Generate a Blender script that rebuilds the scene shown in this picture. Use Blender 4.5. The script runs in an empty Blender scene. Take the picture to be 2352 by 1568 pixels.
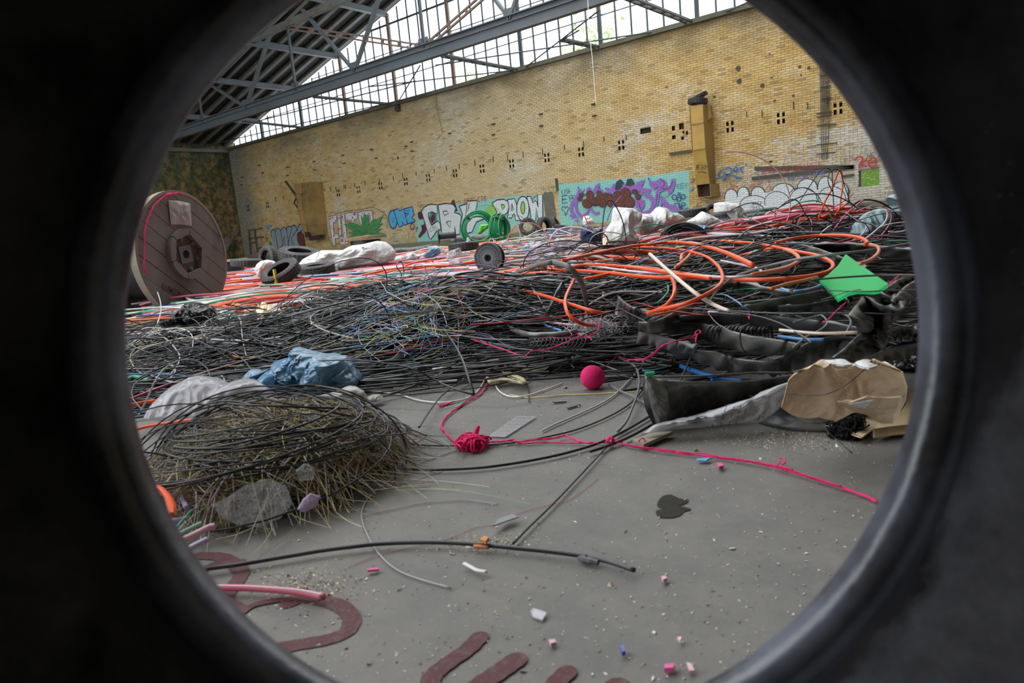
import bpy, math, random
import numpy as np
from mathutils import Vector, Matrix

rng = np.random.default_rng(7)
random.seed(7)

# ------------------------------------------------------------------ camera
F = 1601.4; CX, CY = 1176.0, 784.0
_roll = math.atan(0.095)
_pitch = math.atan(259.0 * math.cos(_roll) / F)
def _axes(yaw):
    f0 = np.array([math.cos(yaw), math.sin(yaw), 0.0]); r0 = np.array([math.sin(yaw), -math.cos(yaw), 0.0]); u0 = np.array([0, 0, 1.0])
    f = f0*math.cos(_pitch) - u0*math.sin(_pitch); u = u0*math.cos(_pitch) + f0*math.sin(_pitch)
    R = r0*math.cos(_roll) - u*math.sin(_roll); U = u*math.cos(_roll) + r0*math.sin(_roll)
    return f, R, U, f0, r0
_f, _R, _U, _a, _b = _axes(0)
_d = _f*F + _R*(-840.0-CX) + _U*(CY-716.5)
CF, CR, CU, F0, R0 = _axes(math.pi - math.atan2(_d[1], _d[0]))
CAM = np.array([0.0, 0.0, 0.5])
def ray(x, y): return CF*F + CR*(x-CX) + CU*(CY-y)
def G(x, y, z=0.0):                     # a point of the photo at height z over the floor
    r = ray(x, y); t = (z-CAM[2])/r[2]
    return CAM + r*t
def WY(x, y, Y):                        # ... on the upright plane Y
    r = ray(x, y); return CAM + r*((Y-CAM[1])/r[1])
def WX(x, y, X):
    r = ray(x, y); return CAM + r*((X-CAM[0])/r[0])
def DD(x, y, d):                        # ... on the upright plane at ground distance d ahead
    r = ray(x, y); return CAM + r*(d/(r@F0))
def horizon(x): return 525.0 - 0.095*(x-1176.0)

cam_data = bpy.data.cameras.new('camera'); cam = bpy.data.objects.new('camera', cam_data)
bpy.context.scene.collection.objects.link(cam)
cam_data.sensor_width = 23.5; cam_data.lens = F/2352*23.5; cam_data.clip_start = 0.01; cam_data.clip_end = 300
m = Matrix.Identity(4)
for i in range(3):
    m[i][0] = CR[i]; m[i][1] = CU[i]; m[i][2] = -CF[i]; m[i][3] = CAM[i]
cam.matrix_world = m
cam_data.dof.use_dof = True; cam_data.dof.focus_distance = 4.0; cam_data.dof.aperture_fstop = 5.0
bpy.context.scene.camera = cam

# ------------------------------------------------------------------ sky and exposure
sc = bpy.context.scene
w = bpy.data.worlds.new('overcast_sky'); sc.world = w; w.use_nodes = True
nt = w.node_tree; bg = nt.nodes['Background']
tc = nt.nodes.new('ShaderNodeTexCoord'); sx = nt.nodes.new('ShaderNodeSeparateXYZ'); rp = nt.nodes.new('ShaderNodeValToRGB')
nt.links.new(tc.outputs['Generated'], sx.inputs[0]); nt.links.new(sx.outputs[2], rp.inputs[0])
rp.color_ramp.elements[0].position = 0.0; rp.color_ramp.elements[0].color = (0.80, 0.88, 0.97, 1)
rp.color_ramp.elements[1].position = 0.6; rp.color_ramp.elements[1].color = (0.95, 0.98, 1.0, 1)
nt.links.new(rp.outputs[0], bg.inputs[0]); bg.inputs[1].default_value = 1.35
sc.view_settings.view_transform = 'Standard'; sc.view_settings.look = 'None'
sc.view_settings.exposure = 1.25; sc.view_settings.gamma = 1.0; sc.view_settings.use_curve_mapping = False

# ------------------------------------------------------------------ helpers
COL = sc.collection
def rgb(c):                              # '#rrggbb' or 0-255 triple, display colour -> linear
    if isinstance(c, str): c = tuple(int(c[i:i+2], 16) for i in (1, 3, 5))
    return tuple(((v/255)/12.92 if v <= 10 else ((v/255+0.055)/1.055)**2.4) for v in c[:3]) + (1.0,)

class NG:
    def __init__(s, mat): s.t = mat.node_tree; s.b = s.t.nodes['Principled BSDF']
    def n(s, k, **kw):
        nd = s.t.nodes.new('ShaderNode'+k)
        for a, v in kw.items():
            if a.startswith('_'): setattr(nd, a[1:], v)
        return nd
    def l(s, a, b): s.t.links.new(a, b)
    def coord(s, scale=(1, 1, 1)):
        g = s.n('NewGeometry'); mp = s.n('Mapping'); s.l(g.outputs['Position'], mp.inputs[0]); mp.inputs['Scale'].default_value = scale
        return mp.outputs[0]
    def noise(s, co, scale, detail=4, rough=0.6, dist=0.0):
        k = s.n('TexNoise'); s.l(co, k.inputs['Vector']); k.inputs['Scale'].default_value = scale
        k.inputs['Detail'].default_value = detail; k.inputs['Roughness'].default_value = rough; k.inputs['Distortion'].default_value = dist
        return k.outputs['Fac']
    def ramp(s, fac, stops):
        r = s.n('ValToRGB'); s.l(fac, r.inputs[0]); e = r.color_ramp.elements
        while len(e) > 1: e.remove(e[-1])
        e[0].position = stops[0][0]; e[0].color = rgb(stops[0][1]) if not isinstance(stops[0][1], float) else (stops[0][1],)*3+(1,)
        for p, c in stops[1:]:
            x = e.new(p); x.color = rgb(c) if not isinstance(c, float) else (c, c, c, 1)
        return r.outputs[0]
    def mix(s, fac, a, b, mode='MIX'):
        x = s.n('MixRGB'); x.blend_type = mode
        for i, v in ((0, fac), (1, a), (2, b)):
            if isinstance(v, (int, float)): x.inputs[i].default_value = v if i == 0 else (v, v, v, 1)
            elif isinstance(v, tuple): x.inputs[i].default_value = v
            else: s.l(v, x.inputs[i])
        return x.outputs[0]
    def math(s, op, a, b=0.0, c=None, clamp=False):
        x = s.n('Math'); x.operation = op; x.use_clamp = clamp
        for i, v in ((0, a), (1, b), (2, c)):
            if v is None: continue
            if isinstance(v, (int, float)): x.inputs[i].default_value = v
            else: s.l(v, x.inputs[i])
        return x.outputs[0]
    def bump(s, h, strength=0.3, dist=0.01):
        b = s.n('Bump'); s.l(h, b.inputs['Height']); b.inputs['Strength'].default_value = strength; b.inputs['Distance'].default_value = dist
        s.l(b.outputs[0], s.b.inputs['Normal'])
def newmat(name):
    m = bpy.data.materials.new(name); m.use_nodes = True
    return m, NG(m)
_mats = {}
def pm(name, col, rough=0.5, dirt=0.15, dirtcol='#6b6358', scale=12.0, bump=0.1, spec=0.5, alpha=1.0, metal=0.0, trans=0.0, var=0.12, detail=5):
    """plain painted, plastic, rubber or fabric surface with noise variation and settled dirt"""
    if name in _mats: return _mats[name]
    m, g = newmat(name); co = g.coord()
    n1 = g.noise(co, scale, detail); n2 = g.noise(co, scale*0.23, 3)
    c = rgb(col); dk = tuple(v*(1-var*2) for v in c[:3])+(1,); lt = tuple(min(1, v*(1+var)) for v in c[:3])+(1,)
    base = g.mix(n1, dk, lt)
    fac = g.ramp(g.math('MULTIPLY', n1, n2), [(0.18, 0.0), (0.45, 1.0)])
    base = g.mix(g.math('MULTIPLY', fac, dirt), base, rgb(dirtcol))
    g.l(base, g.b.inputs['Base Color']); g.b.inputs['Roughness'].default_value = rough
    g.l(g.math('ADD', g.math('MULTIPLY', n2, 0.25), rough-0.12), g.b.inputs['Roughness'])
    g.b.inputs['Specular IOR Level'].default_value = spec; g.b.inputs['Metallic'].default_value = metal
    if alpha < 1: g.b.inputs['Alpha'].default_value = alpha
    if trans > 0: g.b.inputs['Transmission Weight'].default_value = trans
    if bump > 0: g.bump(n1, bump, 0.004)
    _mats[name] = m; return m

def sm(P, k=4, closed=False):            # Catmull-Rom through points
    P = np.asarray(P, float); n = len(P)
    if n < 3 and not closed:
        t = np.linspace(0, 1, k*2+1)[:, None]; return P[0]*(1-t)+P[-1]*t
    if closed: Q = np.vstack([P[-1], P, P[0], P[1]]); segs = n
    else: Q = np.vstack([2*P[0]-P[1], P, 2*P[-1]-P[-2]]); segs = n-1
    out = []
    t = np.linspace(0, 1, k, endpoint=False)[:, None]
    for i in range(segs):
        a, b, c, d = Q[i], Q[i+1], Q[i+2], Q[i+3]
        out.append(0.5*((2*b)+(-a+c)*t+(2*a-5*b+4*c-d)*t*t+(-a+3*b-3*c+d)*t**3))
    if not closed: out.append(P[-1][None])
    return np.vstack(out)

class MB:
    """collects vertices and faces; build() links ONE mesh object"""
    def __init__(s): s.v = []; s.f = []; s.m = []; s.n = 0
    def add(s, v, f, mi=0):
        v = np.asarray(v, float).reshape(-1, 3); s.v.append(v)
        for q in f: s.f.append([i+s.n for i in q])
        s.m += [mi]*len(f); s.n += len(v); return s
    def box(s, c, size, rot=None, mi=0):
        h = np.array(size)/2.0
        v = np.array([[x, y, z] for z in (-1, 1) for y in (-1, 1) for x in (-1, 1)])*h
        if rot is not None: v = v@np.array(rot).T
        return s.add(v+np.array(c), [(0, 2, 3, 1), (4, 5, 7, 6), (0, 1, 5, 4), (2, 6, 7, 3), (0, 4, 6, 2), (1, 3, 7, 5)], mi)
    def beam(s, a, b, w, h, up=(0, 0, 1), mi=0):   # box from a to b, w sideways, h along up
        a = np.array(a, float); b = np.array(b, float); L = np.linalg.norm(b-a); d = (b-a)/L
        u = np.array(up, float); sd = np.cross(d, u); sd /= np.linalg.norm(sd); u = np.cross(sd, d)
        return s.box((a+b)/2, (L, w, h), np.stack([d, sd, u], 1), mi)
    def tube(s, P, r, sides=6, mi=0, closed=False, ry=None, up=None, cap=True):
        P = np.asarray(P, float); n = len(P)
        r = np.broadcast_to(np.asarray(r, float), (n,))
        if closed: T = np.roll(P, -1, 0)-np.roll(P, 1, 0)
        else: T = np.gradient(P, axis=0)
        T /= np.maximum(np.linalg.norm(T, axis=1), 1e-9)[:, None]
        N = np.zeros_like(P)
        ref = np.array([0, 0, 1.0]) if up is None else np.array(up, float)
        c = ref - T[0]*(ref@T[0])
        if np.linalg.norm(c) < 0.05: c = np.array([1.0, 0.3, 0]); c = c-T[0]*(c@T[0])
        N[0] = c/np.linalg.norm(c)
        for i in range(1, n):
            c = (N[i-1] if up is None else ref); c = c-T[i]*(c@T[i]); l = np.linalg.norm(c)
            N[i] = c/l if l > 1e-4 else N[i-1]
        B = np.cross(T, N)
        a = np.arange(sides)*2*math.pi/sides
        q = 1.0 if ry is None else ry
        V = P[:, None]+r[:, None, None]*(np.cos(a)[None, :, None]*B[:, None]+q*np.sin(a)[None, :, None]*N[:, None])
        fs = []
        for i in range(n if closed else n-1):
            i2 = (i+1) % n
            for j in range(sides):
                j2 = (j+1) % sides
                fs.append((i*sides+j, i*sides+j2, i2*sides+j2, i2*sides+j))
        if not closed and cap: fs.append(tuple(range(sides-1, -1, -1))); fs.append(tuple((n-1)*sides+j for j in range(sides)))
        return s.add(V.reshape(-1, 3), fs, mi)
    def lathe(s, prof, c, axis, seg=32, mi=0, wob=None):   # prof: (radius, offset along axis)
        c = np.array(c, float); ax = np.array(axis, float); ax /= np.linalg.norm(ax)
        t = np.array([0, 0, 1.0]); t = t-ax*(t@ax)
        if np.linalg.norm(t) < 0.05: t = np.array([1.0, 0, 0]); t = t-ax*(t@ax)
        t /= np.linalg.norm(t); b = np.cross(ax, t)
        a = np.arange(seg)*2*math.pi/seg; n = len(prof)
        R = np.array([p[0] for p in prof]); O = np.array([p[1] for p in prof])
        Rm = np.repeat(R[:, None], seg, 1)
        if wob is not None: Rm = Rm*wob(np.arange(n)[:, None], np.arange(seg)[None, :])
        V = c+O[:, None, None]*ax+Rm[:, :, None]*(np.cos(a)[None, :, None]*t+np.sin(a)[None, :, None]*b)
        fs = [(i*seg+j, i*seg+(j+1) % seg, (i+1)*seg+(j+1) % seg, (i+1)*seg+j) for i in range(n-1) for j in range(seg)]
        return s.add(V.reshape(-1, 3), fs, mi)
    def prism(s, poly, off, mi=0, both=True):    # polygon of 3D points, extruded by vector off
        p = np.array(poly, float); n = len(p); o = np.array(off, float)
        f = [tuple(range(n))]+[tuple(range(2*n-1, n-1, -1))]+[(i, i+n, (i+1) % n+n, (i+1) % n) for i in range(n)]
        return s.add(np.vstack([p, p+o]), f, mi)
    def build(s, name, mats, parent=None, smooth=False, auto=False):
        me = bpy.data.meshes.new(name)
        v = np.vstack(s.v) if s.v else np.zeros((0, 3))
        me.from_pydata(v.tolist(), [], s.f)
        if not isinstance(mats, (list, tuple)): mats = [mats]
        for q in mats: me.materials.append(q)
        if len(mats) > 1: me.polygons.foreach_set('material_index', s.m)
        if smooth: me.polygons.foreach_set('use_smooth', [True]*len(me.polygons))
        me.update()
        o = bpy.data.objects.new(name, me); COL.objects.link(o)
        if parent is not None: o.parent = parent
        if auto:
            md = o.modifiers.new('s', 'EDGE_SPLIT'); md.split_angle = math.radians(40)
        return o
def tag(o, label=None, cat=None, group=None, kind=None):
    if label: o['label'] = label
    if cat: o['category'] = cat
    if group: o['group'] = group
    if kind: o['kind'] = kind
    return o
def empty(name, loc, label, cat, group=None):
    o = bpy.data.objects.new(name, None); COL.objects.link(o); o.location = Vector(loc); o.empty_display_size = 0.1
    tag(o, label, cat, group)
    bpy.context.view_layer.update()
    return o
def under(o, root):                      # keep world place of a mesh built in world coordinates
    o.parent = root; o.matrix_parent_inverse = Matrix.Translation(-root.location); return o
def cv(crop, pts):                        # zoom-crop coordinates -> photo pixels
    x0, y0, k = crop
    return [(x0+p[0]/k, y0+p[1]/k)+tuple(p[2:]) for p in pts]
cA = (480, 320, 5.227); cB = (740, 400, 7.84); cC = (1040, 400, 7.84); cD = (1270, 380, 7.127); cE = (1540, 200, 4.9)
cFF = (1620, 330, 8.254); cG = (1840, 130, 4.237); cQ = (880, 400, 3.92); cS = (800, 560, 3.36); cT = (1440, 520, 3.136)
cV = (1200, 600, 6.03); cR8 = (1480, 600, 5.226); cZ = (1800, 380, 6.533); cY = (1500, 440, 7.35); cL = (270, 640, 3.92)
cW = (800, 850, 3.136); cN = (300, 860, 2.904); cM = (560, 540, 5.88); cX = (1760, 640, 3.92); cK = (1400, 900, 2.348)
cJ = (400, 1200, 2.138); cO = (280, 420, 4.612); cP = (400, 0, 3.36); cU = (290, 880, 3.734)
YW = 24.515; HW = 6.95; XL = -41.0
# ================================================================== setting
# ---- floor
m_floor, g = newmat('dusty_concrete_screed'); co = g.coord()
n1 = g.noise(co, 0.9, 8, 0.65); n2 = g.noise(co, 9, 8, 0.7); n3 = g.noise(co, 70, 4, 0.7); n4 = g.noise(co, 260, 2, 0.6)
c = g.ramp(n1, [(0.3, '#6b6a67'), (0.5, '#777470'), (0.7, '#827e78')])
c = g.mix(0.55, c, g.ramp(n2, [(0.3, '#636260'), (0.55, '#7b7873'), (0.75, '#8a857b')]))
c = g.mix(g.ramp(n3, [(0.60, 0.0), (0.72, 0.55)]), c, rgb('#989080'))
c = g.mix(g.ramp(n4, [(0.70, 0.0), (0.76, 0.8)]), c, rgb('#5d5954'))
mp = g.coord((0.6, 5.0, 1.0)); st = g.noise(mp, 1.6, 5, 0.6, 1.2)
c = g.mix(g.ramp(st, [(0.56, 0.0), (0.7, 0.35)]), c, rgb('#585654'))
vo = g.n('TexVoronoi'); vo.feature = 'DISTANCE_TO_EDGE'; vo.inputs['Scale'].default_value = 0.35
wn = g.n('TexNoise'); g.l(co, wn.inputs['Vector']); wn.inputs['Scale'].default_value = 1.5
g.l(g.mix(0.35, co, wn.outputs['Color']), vo.inputs['Vector'])
c = g.mix(g.ramp(vo.outputs['Distance'], [(0.0, 0.55), (0.004, 0.0)]), c, rgb('#55524e'))
g.l(c, g.b.inputs['Base Color']); g.b.inputs['Roughness'].default_value = 0.75
g.bump(g.math('ADD', n2, g.math('MULTIPLY', n3, 0.4)), 0.35, 0.006)
b = MB(); xs = np.linspace(-43, 23, 34); ys = np.linspace(-8, 26, 18)
b.add([(x, y, 0) for y in ys for x in xs], [(j*34+i, j*34+i+1, (j+1)*34+i+1, (j+1)*34+i) for j in range(17) for i in range(33)])
floor = b.build('floor', m_floor); tag(floor, kind='structure')

# ---- yellow brick gable wall: mortar face with real holes, proud bricks
def wall_mat(name, mortar=False):
    m, g = newmat(name); co = g.coord(); sp = g.n('SeparateXYZ'); g.l(co, sp.inputs[0]); X, Z = sp.outputs[0], sp.outputs[2]
    big = g.noise(g.coord((0.35, 1, 0.6)), 0.7, 6, 0.62); mid = g.noise(g.coord((1, 1, 1.6)), 1.6, 6, 0.65); fine = g.noise(g.coord((1, 1, 3.2)), 5.5, 5, 0.7)
    yel = g.ramp(mid, [(0.3, '#c09a55'), (0.5, '#d2b070'), (0.7, '#dcc594')])
    # paint fades towards pale beige near the middle of the wall, ochre at the far and near ends
    mr = g.n('MapRange'); g.l(X, mr.inputs[0]); mr.inputs[1].default_value = -34; mr.inputs[2].default_value = -22
    mr2 = g.n('MapRange'); g.l(X, mr2.inputs[0]); mr2.inputs[1].default_value = -19; mr2.inputs[2].default_value = -11; mr2.inputs[3].default_value = 1; mr2.inputs[4].default_value = 0
    pale = g.math('MULTIPLY', mr.outputs[0], mr2.outputs[0])
    yel = g.mix(g.math('MULTIPLY', pale, g.ramp(big, [(0.25, 0.35), (0.6, 0.95)])), yel, rgb('#cdbb94'))
    # chalky bare patches
    nearw = g.n('MapRange'); g.l(X, nearw.inputs[0]); nearw.inputs[1].default_value = -9.5; nearw.inputs[2].default_value = -5.5
    lowz = g.n('MapRange'); g.l(Z, lowz.inputs[0]); lowz.inputs[1].default_value = 3.1; lowz.inputs[2].default_value = 2.4
    wf = g.math('MULTIPLY', nearw.outputs[0], lowz.outputs[0])
    th = g.math('ADD', g.math('ADD', g.math('MULTIPLY', fine, 0.55), g.math('MULTIPLY', big, 0.55)), g.math('MULTIPLY', wf, 0.16))
    c = g.mix(g.ramp(th, [(0.60, 0.0), (0.66, 0.75)]), yel, rgb('#d8d6cf'))
    # soot with shade painted in under the glazing, and streaks
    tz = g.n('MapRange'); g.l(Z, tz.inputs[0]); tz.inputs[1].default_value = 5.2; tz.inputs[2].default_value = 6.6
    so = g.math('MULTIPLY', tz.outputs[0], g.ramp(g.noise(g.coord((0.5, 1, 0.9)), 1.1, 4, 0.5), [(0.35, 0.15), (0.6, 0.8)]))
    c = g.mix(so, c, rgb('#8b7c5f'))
    st = g.noise(g.coord((2.2, 1, 0.12)), 1.5, 4, 0.6); c = g.mix(g.ramp(st, [(0.6, 0.0), (0.75, 0.25)]), c, rgb('#8f8672'))
    # damp, mossy far corner
    cn = g.n('MapRange'); g.l(X, cn.inputs[0]); cn.inputs[1].default_value = -37.2; cn.inputs[2].default_value = -40.5
    cf = g.ramp(g.math('ADD', cn.outputs[0], g.math('MULTIPLY', g.math('SUBTRACT', big, 0.5), 1.2)), [(0.25, 0.0), (0.8, 0.9)])
    c = g.mix(cf, c, g.ramp(fine, [(0.35, '#5e5a42'), (0.55, '#8d8a80'), (0.7, '#9b988f')]))
    bz = g.n('MapRange'); g.l(Z, bz.inputs[0]); bz.inputs[1].default_value = 0.6; bz.inputs[2].default_value = 0.0
    c = g.mix(g.math('MULTIPLY', bz.outputs[0], 0.6), c, rgb('#6d6c58'))
    if mortar:
        c = g.mix(0.55, c, rgb('#5f5a4c')); 
    else:
        at = g.n('Attribute'); at.attribute_name = 'rnd'
        c = g.mix(0.5, c, g.mix(at.outputs['Fac'], (0.72, 0.72, 0.72, 1), (1.12, 1.12, 1.12, 1)), 'MULTIPLY')
        c = g.mix(g.ramp(at.outputs['Fac'], [(0.955, 0.0), (0.96, 0.6)]), c, rgb('#7a6a48'))
    g.l(c, g.b.inputs['Base Color']); g.b.inputs['Roughness'].default_value = 0.85
    g.bump(fine, 0.4, 0.02)
    return m
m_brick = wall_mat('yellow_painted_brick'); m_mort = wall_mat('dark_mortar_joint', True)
m_hole = pm('dark_brick_recess', '#4a3326', 0.9, 0.5, '#2c2622', 6)  # recesses darker brown than the wall face
holes = []
def hole_px(x, y, w, h):                   # centre and size in photo pixels
    p = WY(x, y, YW); s = (p-CAM)@CF/F
    holes.append((p[0]-w*s/2, p[0]+w*s/2, p[2]-h*s/2, p[2]+h*s/2))
for hx, hy in [(570, 479), (614, 469), (732.5, 449), (777, 443), (823.5, 434.5), (874, 426), (932, 416.6), (983.6, 409), (1045, 396.5), (1107, 385), (1175, 373), (1256, 359), (1334.6, 346), (1427, 331.5), (1677, 291), (1794, 273.5), (1925, 251.5)]:
    p = WY(hx, hy, YW)
    for dx in (-0.085, 0.085):
        for dz in (-0.1, 0.1):
            holes.append((p[0]+dx-0.045, p[0]+dx+0.045, 3.26+dz-0.07, 3.26+dz+0.07))
for a in [(1483, 300, 27, 12), (1547, 294, 8, 12), (1565.5, 290, 12, 13), (1548, 315, 9, 8), (1568, 317, 7, 6), (1570, 303, 5, 8), (1578, 305, 5, 8), (1771, 370, 7, 5)]: hole_px(*a)
win_h = (-5.24, -4.66, 0.74, 1.27); holes.append(win_h)
p = WY(2066, 412, YW); holes.append((p[0]-0.22, p[0]+0.35, 0.78, 1.2))
BW, BH = 0.25, 0.077
def hole_hit(x0, x1, z0, z1):
    for h in holes:
        if x1 > h[0]+0.01 and x0 < h[1]-0.01 and z1 > h[2]+0.01 and z0 < h[3]-0.01: return h
    return None
b = MB()
xs = sorted({-41.0, 21.0}|{round(v, 3) for h in holes for v in h[:2]}); zs = sorted({0.0, HW}|{round(v, 3) for h in holes for v in h[2:]})
for i in range(len(xs)-1):
    for j in range(len(zs)-1):
        cx, cz = (xs[i]+xs[i+1])/2, (zs[j]+zs[j+1])/2
        if any(h[0] < cx < h[1] and h[2] < cz < h[3] for h in holes): continue
        b.add([(xs[i], YW+0.01, zs[j]), (xs[i+1], YW+0.01, zs[j]), (xs[i+1], YW+0.01, zs[j+1]), (xs[i], YW+0.01, zs[j+1])], [(0, 1, 2, 3)])
b.add([(-41, YW+0.36, 7), (21, YW+0.36, 7), (21, YW+0.36, 0), (-41, YW+0.36, 0)][:0], [])
wall = b.build('wall_back', m_mort); tag(wall, kind='structure')
b = MB()
for k, h in enumerate(holes):
    x0, x1, z0, z1 = h; dp = 0.34 if h is win_h else 0.11
    v = [(x0, YW, z0), (x1, YW, z0), (x1, YW, z1), (x0, YW, z1)]; v2 = [(x, YW+dp, z) for x, _, z in v]
    fs = [(0, 1, 5, 4), (1, 2, 6, 5), (2, 3, 7, 6), (3, 0, 4, 7)]+([] if h is win_h else [(4, 5, 6, 7)])
    b.add(v+v2, fs)
o = b.build('brick_recess', m_hole, wall); tag(o, kind='stuff', label='small dark square recesses left by missing bricks')
# outer skin so that no sky shows through beside the opening
b = MB()
for (x0, x1, z0, z1) in ((-41, win_h[0], 0, 7), (win_h[1], 21, 0, 7), (win_h[0], win_h[1], 0, win_h[2]), (win_h[0], win_h[1], win_h[3], 7)):
    b.box(((x0+x1)/2, YW+0.36, (z0+z1)/2), (x1-x0, 0.03, z1-z0))
b.build('outer_skin', m_mort, wall)
# bricks (single bricks are about 4 px high: joined)
V = []; Fc = []; RN = []; n = 0
for r in range(int(HW/BH)):
    z0 = r*BH+0.005; z1 = z0+BH-0.012; off = 0.125 if r % 2 else 0.0
    for kx in range(int(42/BW)):
        x0 = -41+kx*BW+off; x1 = x0+BW-0.012
        if x1 > 0.4: break
        segs = [(x0, x1)]
        for h in holes:
            if x1 > h[0] and x0 < h[1] and min(z1, h[3])-max(z0, h[2]) > 0.03:
                segs = [q for (a, c_) in segs for q in ((a, min(c_, h[0])), (max(a, h[1]), c_)) if q[1]-q[0] > 0.02]
        yy = YW-0.004-0.006*rng.random()
        if rng.random() < 0.012: yy = YW+0.006
        j = rng.normal(0, 0.0012, 4); rr = rng.random()
        for (x0, x1) in segs:
            y = yy
            V += [(x0, y, z0+j[0]), (x1, y, z0+j[1]), (x1, y, z1+j[2]), (x0, y, z1+j[3]), (x0, YW+.012, z0), (x1, YW+.012, z0), (x1, YW+.012, z1), (x0, YW+.012, z1)]
            Fc += [(n, n+1, n+2, n+3), (n+4, n+5, n+1, n), (n+1, n+5, n+6, n+2), (n+3, n+2, n+6, n+7), (n+4, n, n+3, n+7)]
            RN += [rr]*5; n += 8
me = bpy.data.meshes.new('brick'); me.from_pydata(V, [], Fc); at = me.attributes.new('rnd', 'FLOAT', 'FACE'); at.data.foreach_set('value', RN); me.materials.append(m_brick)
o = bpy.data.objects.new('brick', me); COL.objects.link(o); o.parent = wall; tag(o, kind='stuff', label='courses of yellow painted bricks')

# coping on the wall under the glazing, plinth at its foot
m_cop = pm('mossy_concrete_ledge', '#6d6a58', 0.9, 0.7, '#3f4030', 3)
b = MB(); b.beam((-41, YW-0.02, HW+0.02), (8, YW-0.02, HW+0.02), 0.34, 0.16)
tag(b.build('trim_1', m_cop), kind='structure')
b = MB(); b.beam((-41, YW-0.1, 0.14), (2, YW-0.1, 0.14), 0.22, 0.28)
tag(b.build('baseboard_back', pm('damp_green_plinth', '#7c7c66', 0.9, 0.6, '#4b5236', 2)), kind='structure')

# ---- mossy end wall
m, g = newmat('mossy_soaked_brick'); co = g.coord()
n1 = g.noise(g.coord((1, 0.9, 0.22)), 1.1, 6, 0.65); n2 = g.noise(co, 3.5, 7, 0.7)
c = g.ramp(n1, [(0.25, '#2c3020'), (0.4, '#596138'), (0.5, '#857848'), (0.58, '#a8824c'), (0.68, '#8d867f')])
c = g.mix(g.ramp(n2, [(0.42, 0.85), (0.6, 0.1)]), c, rgb('#23291b'))
mpz = g.n('Mapping'); g.l(co, mpz.inputs[0]); mpz.inputs['Rotation'].default_value = (0, 0, math.pi/2)
cx = g.n('CombineXYZ'); sp = g.n('SeparateXYZ'); g.l(co, sp.inputs[0]); g.l(sp.outputs[1], cx.inputs[0]); g.l(sp.outputs[2], cx.inputs[1])
br = g.n('TexBrick'); g.l(cx.outputs[0], br.inputs['Vector']); br.inputs['Scale'].default_value = 1.0; br.inputs['Brick Width'].default_value = 0.25
br.inputs['Row Height'].default_value = 0.077; br.inputs['Mortar Size'].default_value = 0.006; br.inputs['Color1'].default_value = (1, 1, 1, 1); br.inputs['Color2'].default_value = (.75, .75, .75, 1); br.inputs['Mortar'].default_value = (.4, .4, .4, 1)
c = g.mix(0.7, c, br.outputs['Color'], 'MULTIPLY')
g.l(c, g.b.inputs['Base Color']); g.b.inputs['Roughness'].default_value = 0.8; g.bump(n2, 0.5, 0.03)
m_moss = m
b = MB(); b.box((XL-0.15, 8.5, 3.7), (0.3, 33, 7.4)); tag(b.build('wall_left', m_moss), kind='structure')
b = MB(); b.box((XL+0.1, 15, 6.85), (0.22, 19.5, 0.2)); tag(b.build('trim_2', pm('pale_eave_beam', '#77736b', 0.8, 0.6, '#3a3832', 4)), kind='structure')
# unseen hall walls: right moved in to block light, front cut open for light
m_dk = pm('dark_hall_brick', '#6f6654', 0.9, 0.4, '#4a463c', 2)
b = MB(); b.box((2.9, 8.5, 4.5), (0.3, 33, 9.0)); tag(b.build('wall_right', m_dk), kind='structure')
b = MB(); b.box((0, -4.1, 4.5), (6, 0.3, 9.0)); b.box((-30, -8.1, 1.0), (22, 0.3, 2.0)); tag(b.build('wall_front', m_dk), kind='structure')

def light_blocker(name, u0, u1, d0, d1, h):
    c = R0*(u0+u1)/2+F0*(d0+d1)/2; b = MB(); b.box((c[0], c[1], h/2), (abs(u1-u0), abs(d1-d0), h), np.stack([R0, F0, [0, 0, 1.0]], 1)); tag(b.build(name, m_dk), kind='structure')
light_blocker('wall_near_side', .62, .86, -2.2, .42, 2.6)  # unseen pier added beside the camera to keep light off the tyre
# ---- roof slope with rafters and purlins
def roofz(x): return 7.02+0.26*(x+41)
m_roof = pm('tarred_roof_boarding', '#2a2b29', 0.9, 0.35, '#1b1b1a', 3)
m_raft = pm('rusty_grey_rafter', '#6f7068', 0.75, 0.9, '#5a3a22', 3.5)
m_steel = pm('weathered_grey_steel', '#5f676b', 0.6, 0.55, '#4d3526', 2.5)
m_rust = pm('rust_brown_steel', '#7d695e', 0.75, 0.5, '#54392c', 4)
m_dsteel = pm('dark_thin_steel', '#434c4f', 0.6, 0.4, '#4b382b', 4)
XR = -19.0
b = MB(); b.beam((-41.3, 12, roofz(-41.3)+0.32), (XR, 12, roofz(XR)+0.32), 25.6, 0.06)
roof = b.build('ceiling', m_roof); tag(roof, kind='structure')
for k in range(9):
    y = YW-0.15-k*0.80
    b = MB(); s_ = 0.0
    b.beam((-41.1, y, roofz(-41.1)+0.22), (XR, y, roofz(XR)+0.22), 0.14, 0.16)
    b.beam((-41.1, y, roofz(-41.1)+0.13), (XR, y, roofz(XR)+0.13), 0.2, 0.03)
    b.build('rafter', m_raft, roof)
for X in (-37.2, -33.2, -29.6, -25.6, -21.8):
    b = MB(); b.beam((X, 15.0, roofz(X)+0.03), (X, YW, roofz(X)+0.03), 0.1, 0.26); b.beam((X, 15.0, roofz(X)-0.1), (X, YW, roofz(X)-0.1), 0.24, 0.03)
    b.build('purlin', m_steel, roof)
# the other slope, far behind the camera's right
b = MB(); b.beam((-3.5, 8.5, 11.3), (3.1, 8.5, 9.0), 33.3, 0.08); tag(b.build('ceiling_far', m_roof), kind='structure')

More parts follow.
